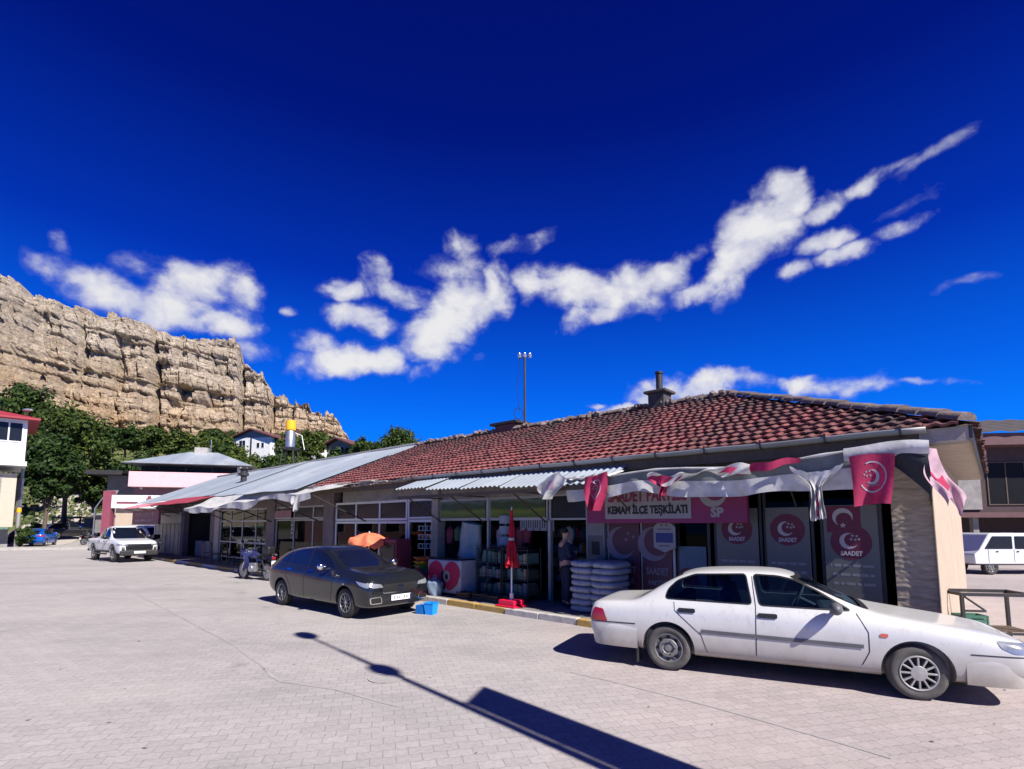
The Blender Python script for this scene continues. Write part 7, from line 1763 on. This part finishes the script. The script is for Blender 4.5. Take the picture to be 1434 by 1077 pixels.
ttree('dark tree overhanging the blue hatchback at the left', 62, 56, 600, 84, 2, rz=4.1, nclump=110, nleaf=90, ls=.45)
ttree('broad green tree rising over the red roof at the left edge', 22, 74, 527, 100, 3, rz=7., nclump=120, nleaf=90, ls=.55)
ttree('bushy green tree right of the large dark tree, above the grey shed', 130, 66, 640, 70, 4, rz=3.3, nclump=90, nleaf=80, ls=.42)
ttree('round dark green tree above the metal roof, left of the red tiles', 557, 84, 594, 70, 6, rz=3.8, nclump=90, nleaf=80, ls=.5)
ttree('small green tree top just showing over the tiled roof', 632, 88, 604, 60, 7, rz=3.5, nclump=60, nleaf=70, ls=.5)
ttree('green tree right behind the yellow water tank', 432, 100, 597, 40, 8, rz=4.2, nclump=70, nleaf=70, ls=.5)
ttree('narrow green tree between the grey house and the round tree', 505, 96, 612, 40, 9, rz=3., nclump=60, nleaf=70, ls=.5)
ttree('flat topped dark tree right of the grey gabled house', 528, 90, 617, 46, 10, rz=2.6, nclump=60, nleaf=70, ls=.48)
# the belt of bushes at the foot of the cliff: three crowns copied with different turns and sizes
pro = []
for k in range(3):
    t = tree('green bushy tree in the belt below the cliff', (0, 0, 0), 3.4, 2.9, 3.2, 1.0, 30+k, 60, 70, .62, 'trees in the belt below the cliff', 'hill_tree'); pro.append(t)
rn = random.Random(12); first = [True]*3
spots = []
for (px, Y, yt) in ((130,118,590),(168,124,592),(205,126,596),(240,130,600),(275,124,604),(292,134,604),(308,118,612),(330,140,606),(352,146,610),(372,132,612),(392,126,606),(410,140,612),(445,130,606),(462,118,616),(120,100,625),(200,92,634),(300,104,620),(322,100,634),(345,104,636),(365,96,640),(388,100,636),(410,92,640),(430,110,618),(470,108,622),(100,112,600),(85,120,590),(110,128,584),(60,126,570),(340,92,646),(372,90,648),(475,100,628),(490,104,626),(290,150,598),(320,155,602),(355,160,604),(385,158,606),(415,165,606),(440,170,604),(465,160,610),(400,150,608),(250,98,628),(275,96,630),):
    spots.append((px, Y, yt))
for i, (px, Y, yt) in enumerate(spots):
    p, zt = tat(px, Y, yt); k = i % 3; h = max(2.2, min(7.5, zt-p.z)); p.z = zt-h
    sc = h/6.2
    if first[k]: o = pro[k]; first[k] = False; o.location = p
    else: o = dup(pro[k], p)
    o.scale = (sc*rn.uniform(.95, 1.35), sc*rn.uniform(.95, 1.3), sc); o.rotation_euler.z = rn.uniform(0, 6.28)
# shrubs by the foot of the left street lamp
for k, (px, y, sc) in enumerate(((8, 768, 1.), (33, 756, .9))):
    t = tree(['low leafy shrub in front of the red roofed house', 'climbing leafy shrub beside the left street lamp'][k], gr(px, y)+Vector((0, 1.5, 0)), .9*sc, .9*sc, 1.0*sc*(1+.8*k), .4, 60+k, 30, 50, .22, None, 'shrub')
# scrub growing all over the slope
m, nt, b = nodes('scrub'); ri = N(nt, 'ShaderNodeNewGeometry').outputs['Random Per Island']
c = ramp(nt, ri, [(0, (.03,.05,.012)), (.6, (.07,.10,.025)), (1, (.15,.15,.05))]); nt.links.new(c, b.inputs['Base Color']); b.inputs['Roughness'].default_value = .8
rn = random.Random(77); mb = MB()
for i in range(1500):
    px = rn.uniform(-60, 520); Y = rn.uniform(72, 165); x = atg(px, Y); z = terr(x, Y)
    if abs(noise.noise(Vector((x*.05, Y*.05, 0)))) < .05: continue
    r = rn.uniform(.5, 1.5)
    for q in range(9):
        d = Vector((rn.gauss(0, .6), rn.gauss(0, .6), abs(rn.gauss(0, .5))))*r; n_ = Vector((rn.uniform(-1, 1), rn.uniform(-1, 1), rn.uniform(0, 1))).normalized(); t = n_.orthogonal().normalized(); s_ = n_.cross(t); l = r*.55
        p = Vector((x, Y, z+.1))+d; mb.add([p-t*l*.5, p+s_*l*.4, p+t*l*.5, p-s_*l*.4], [(0, 1, 2, 3)])
o = mb.build('hill_scrub', m, fix=False); o['kind'] = 'stuff'
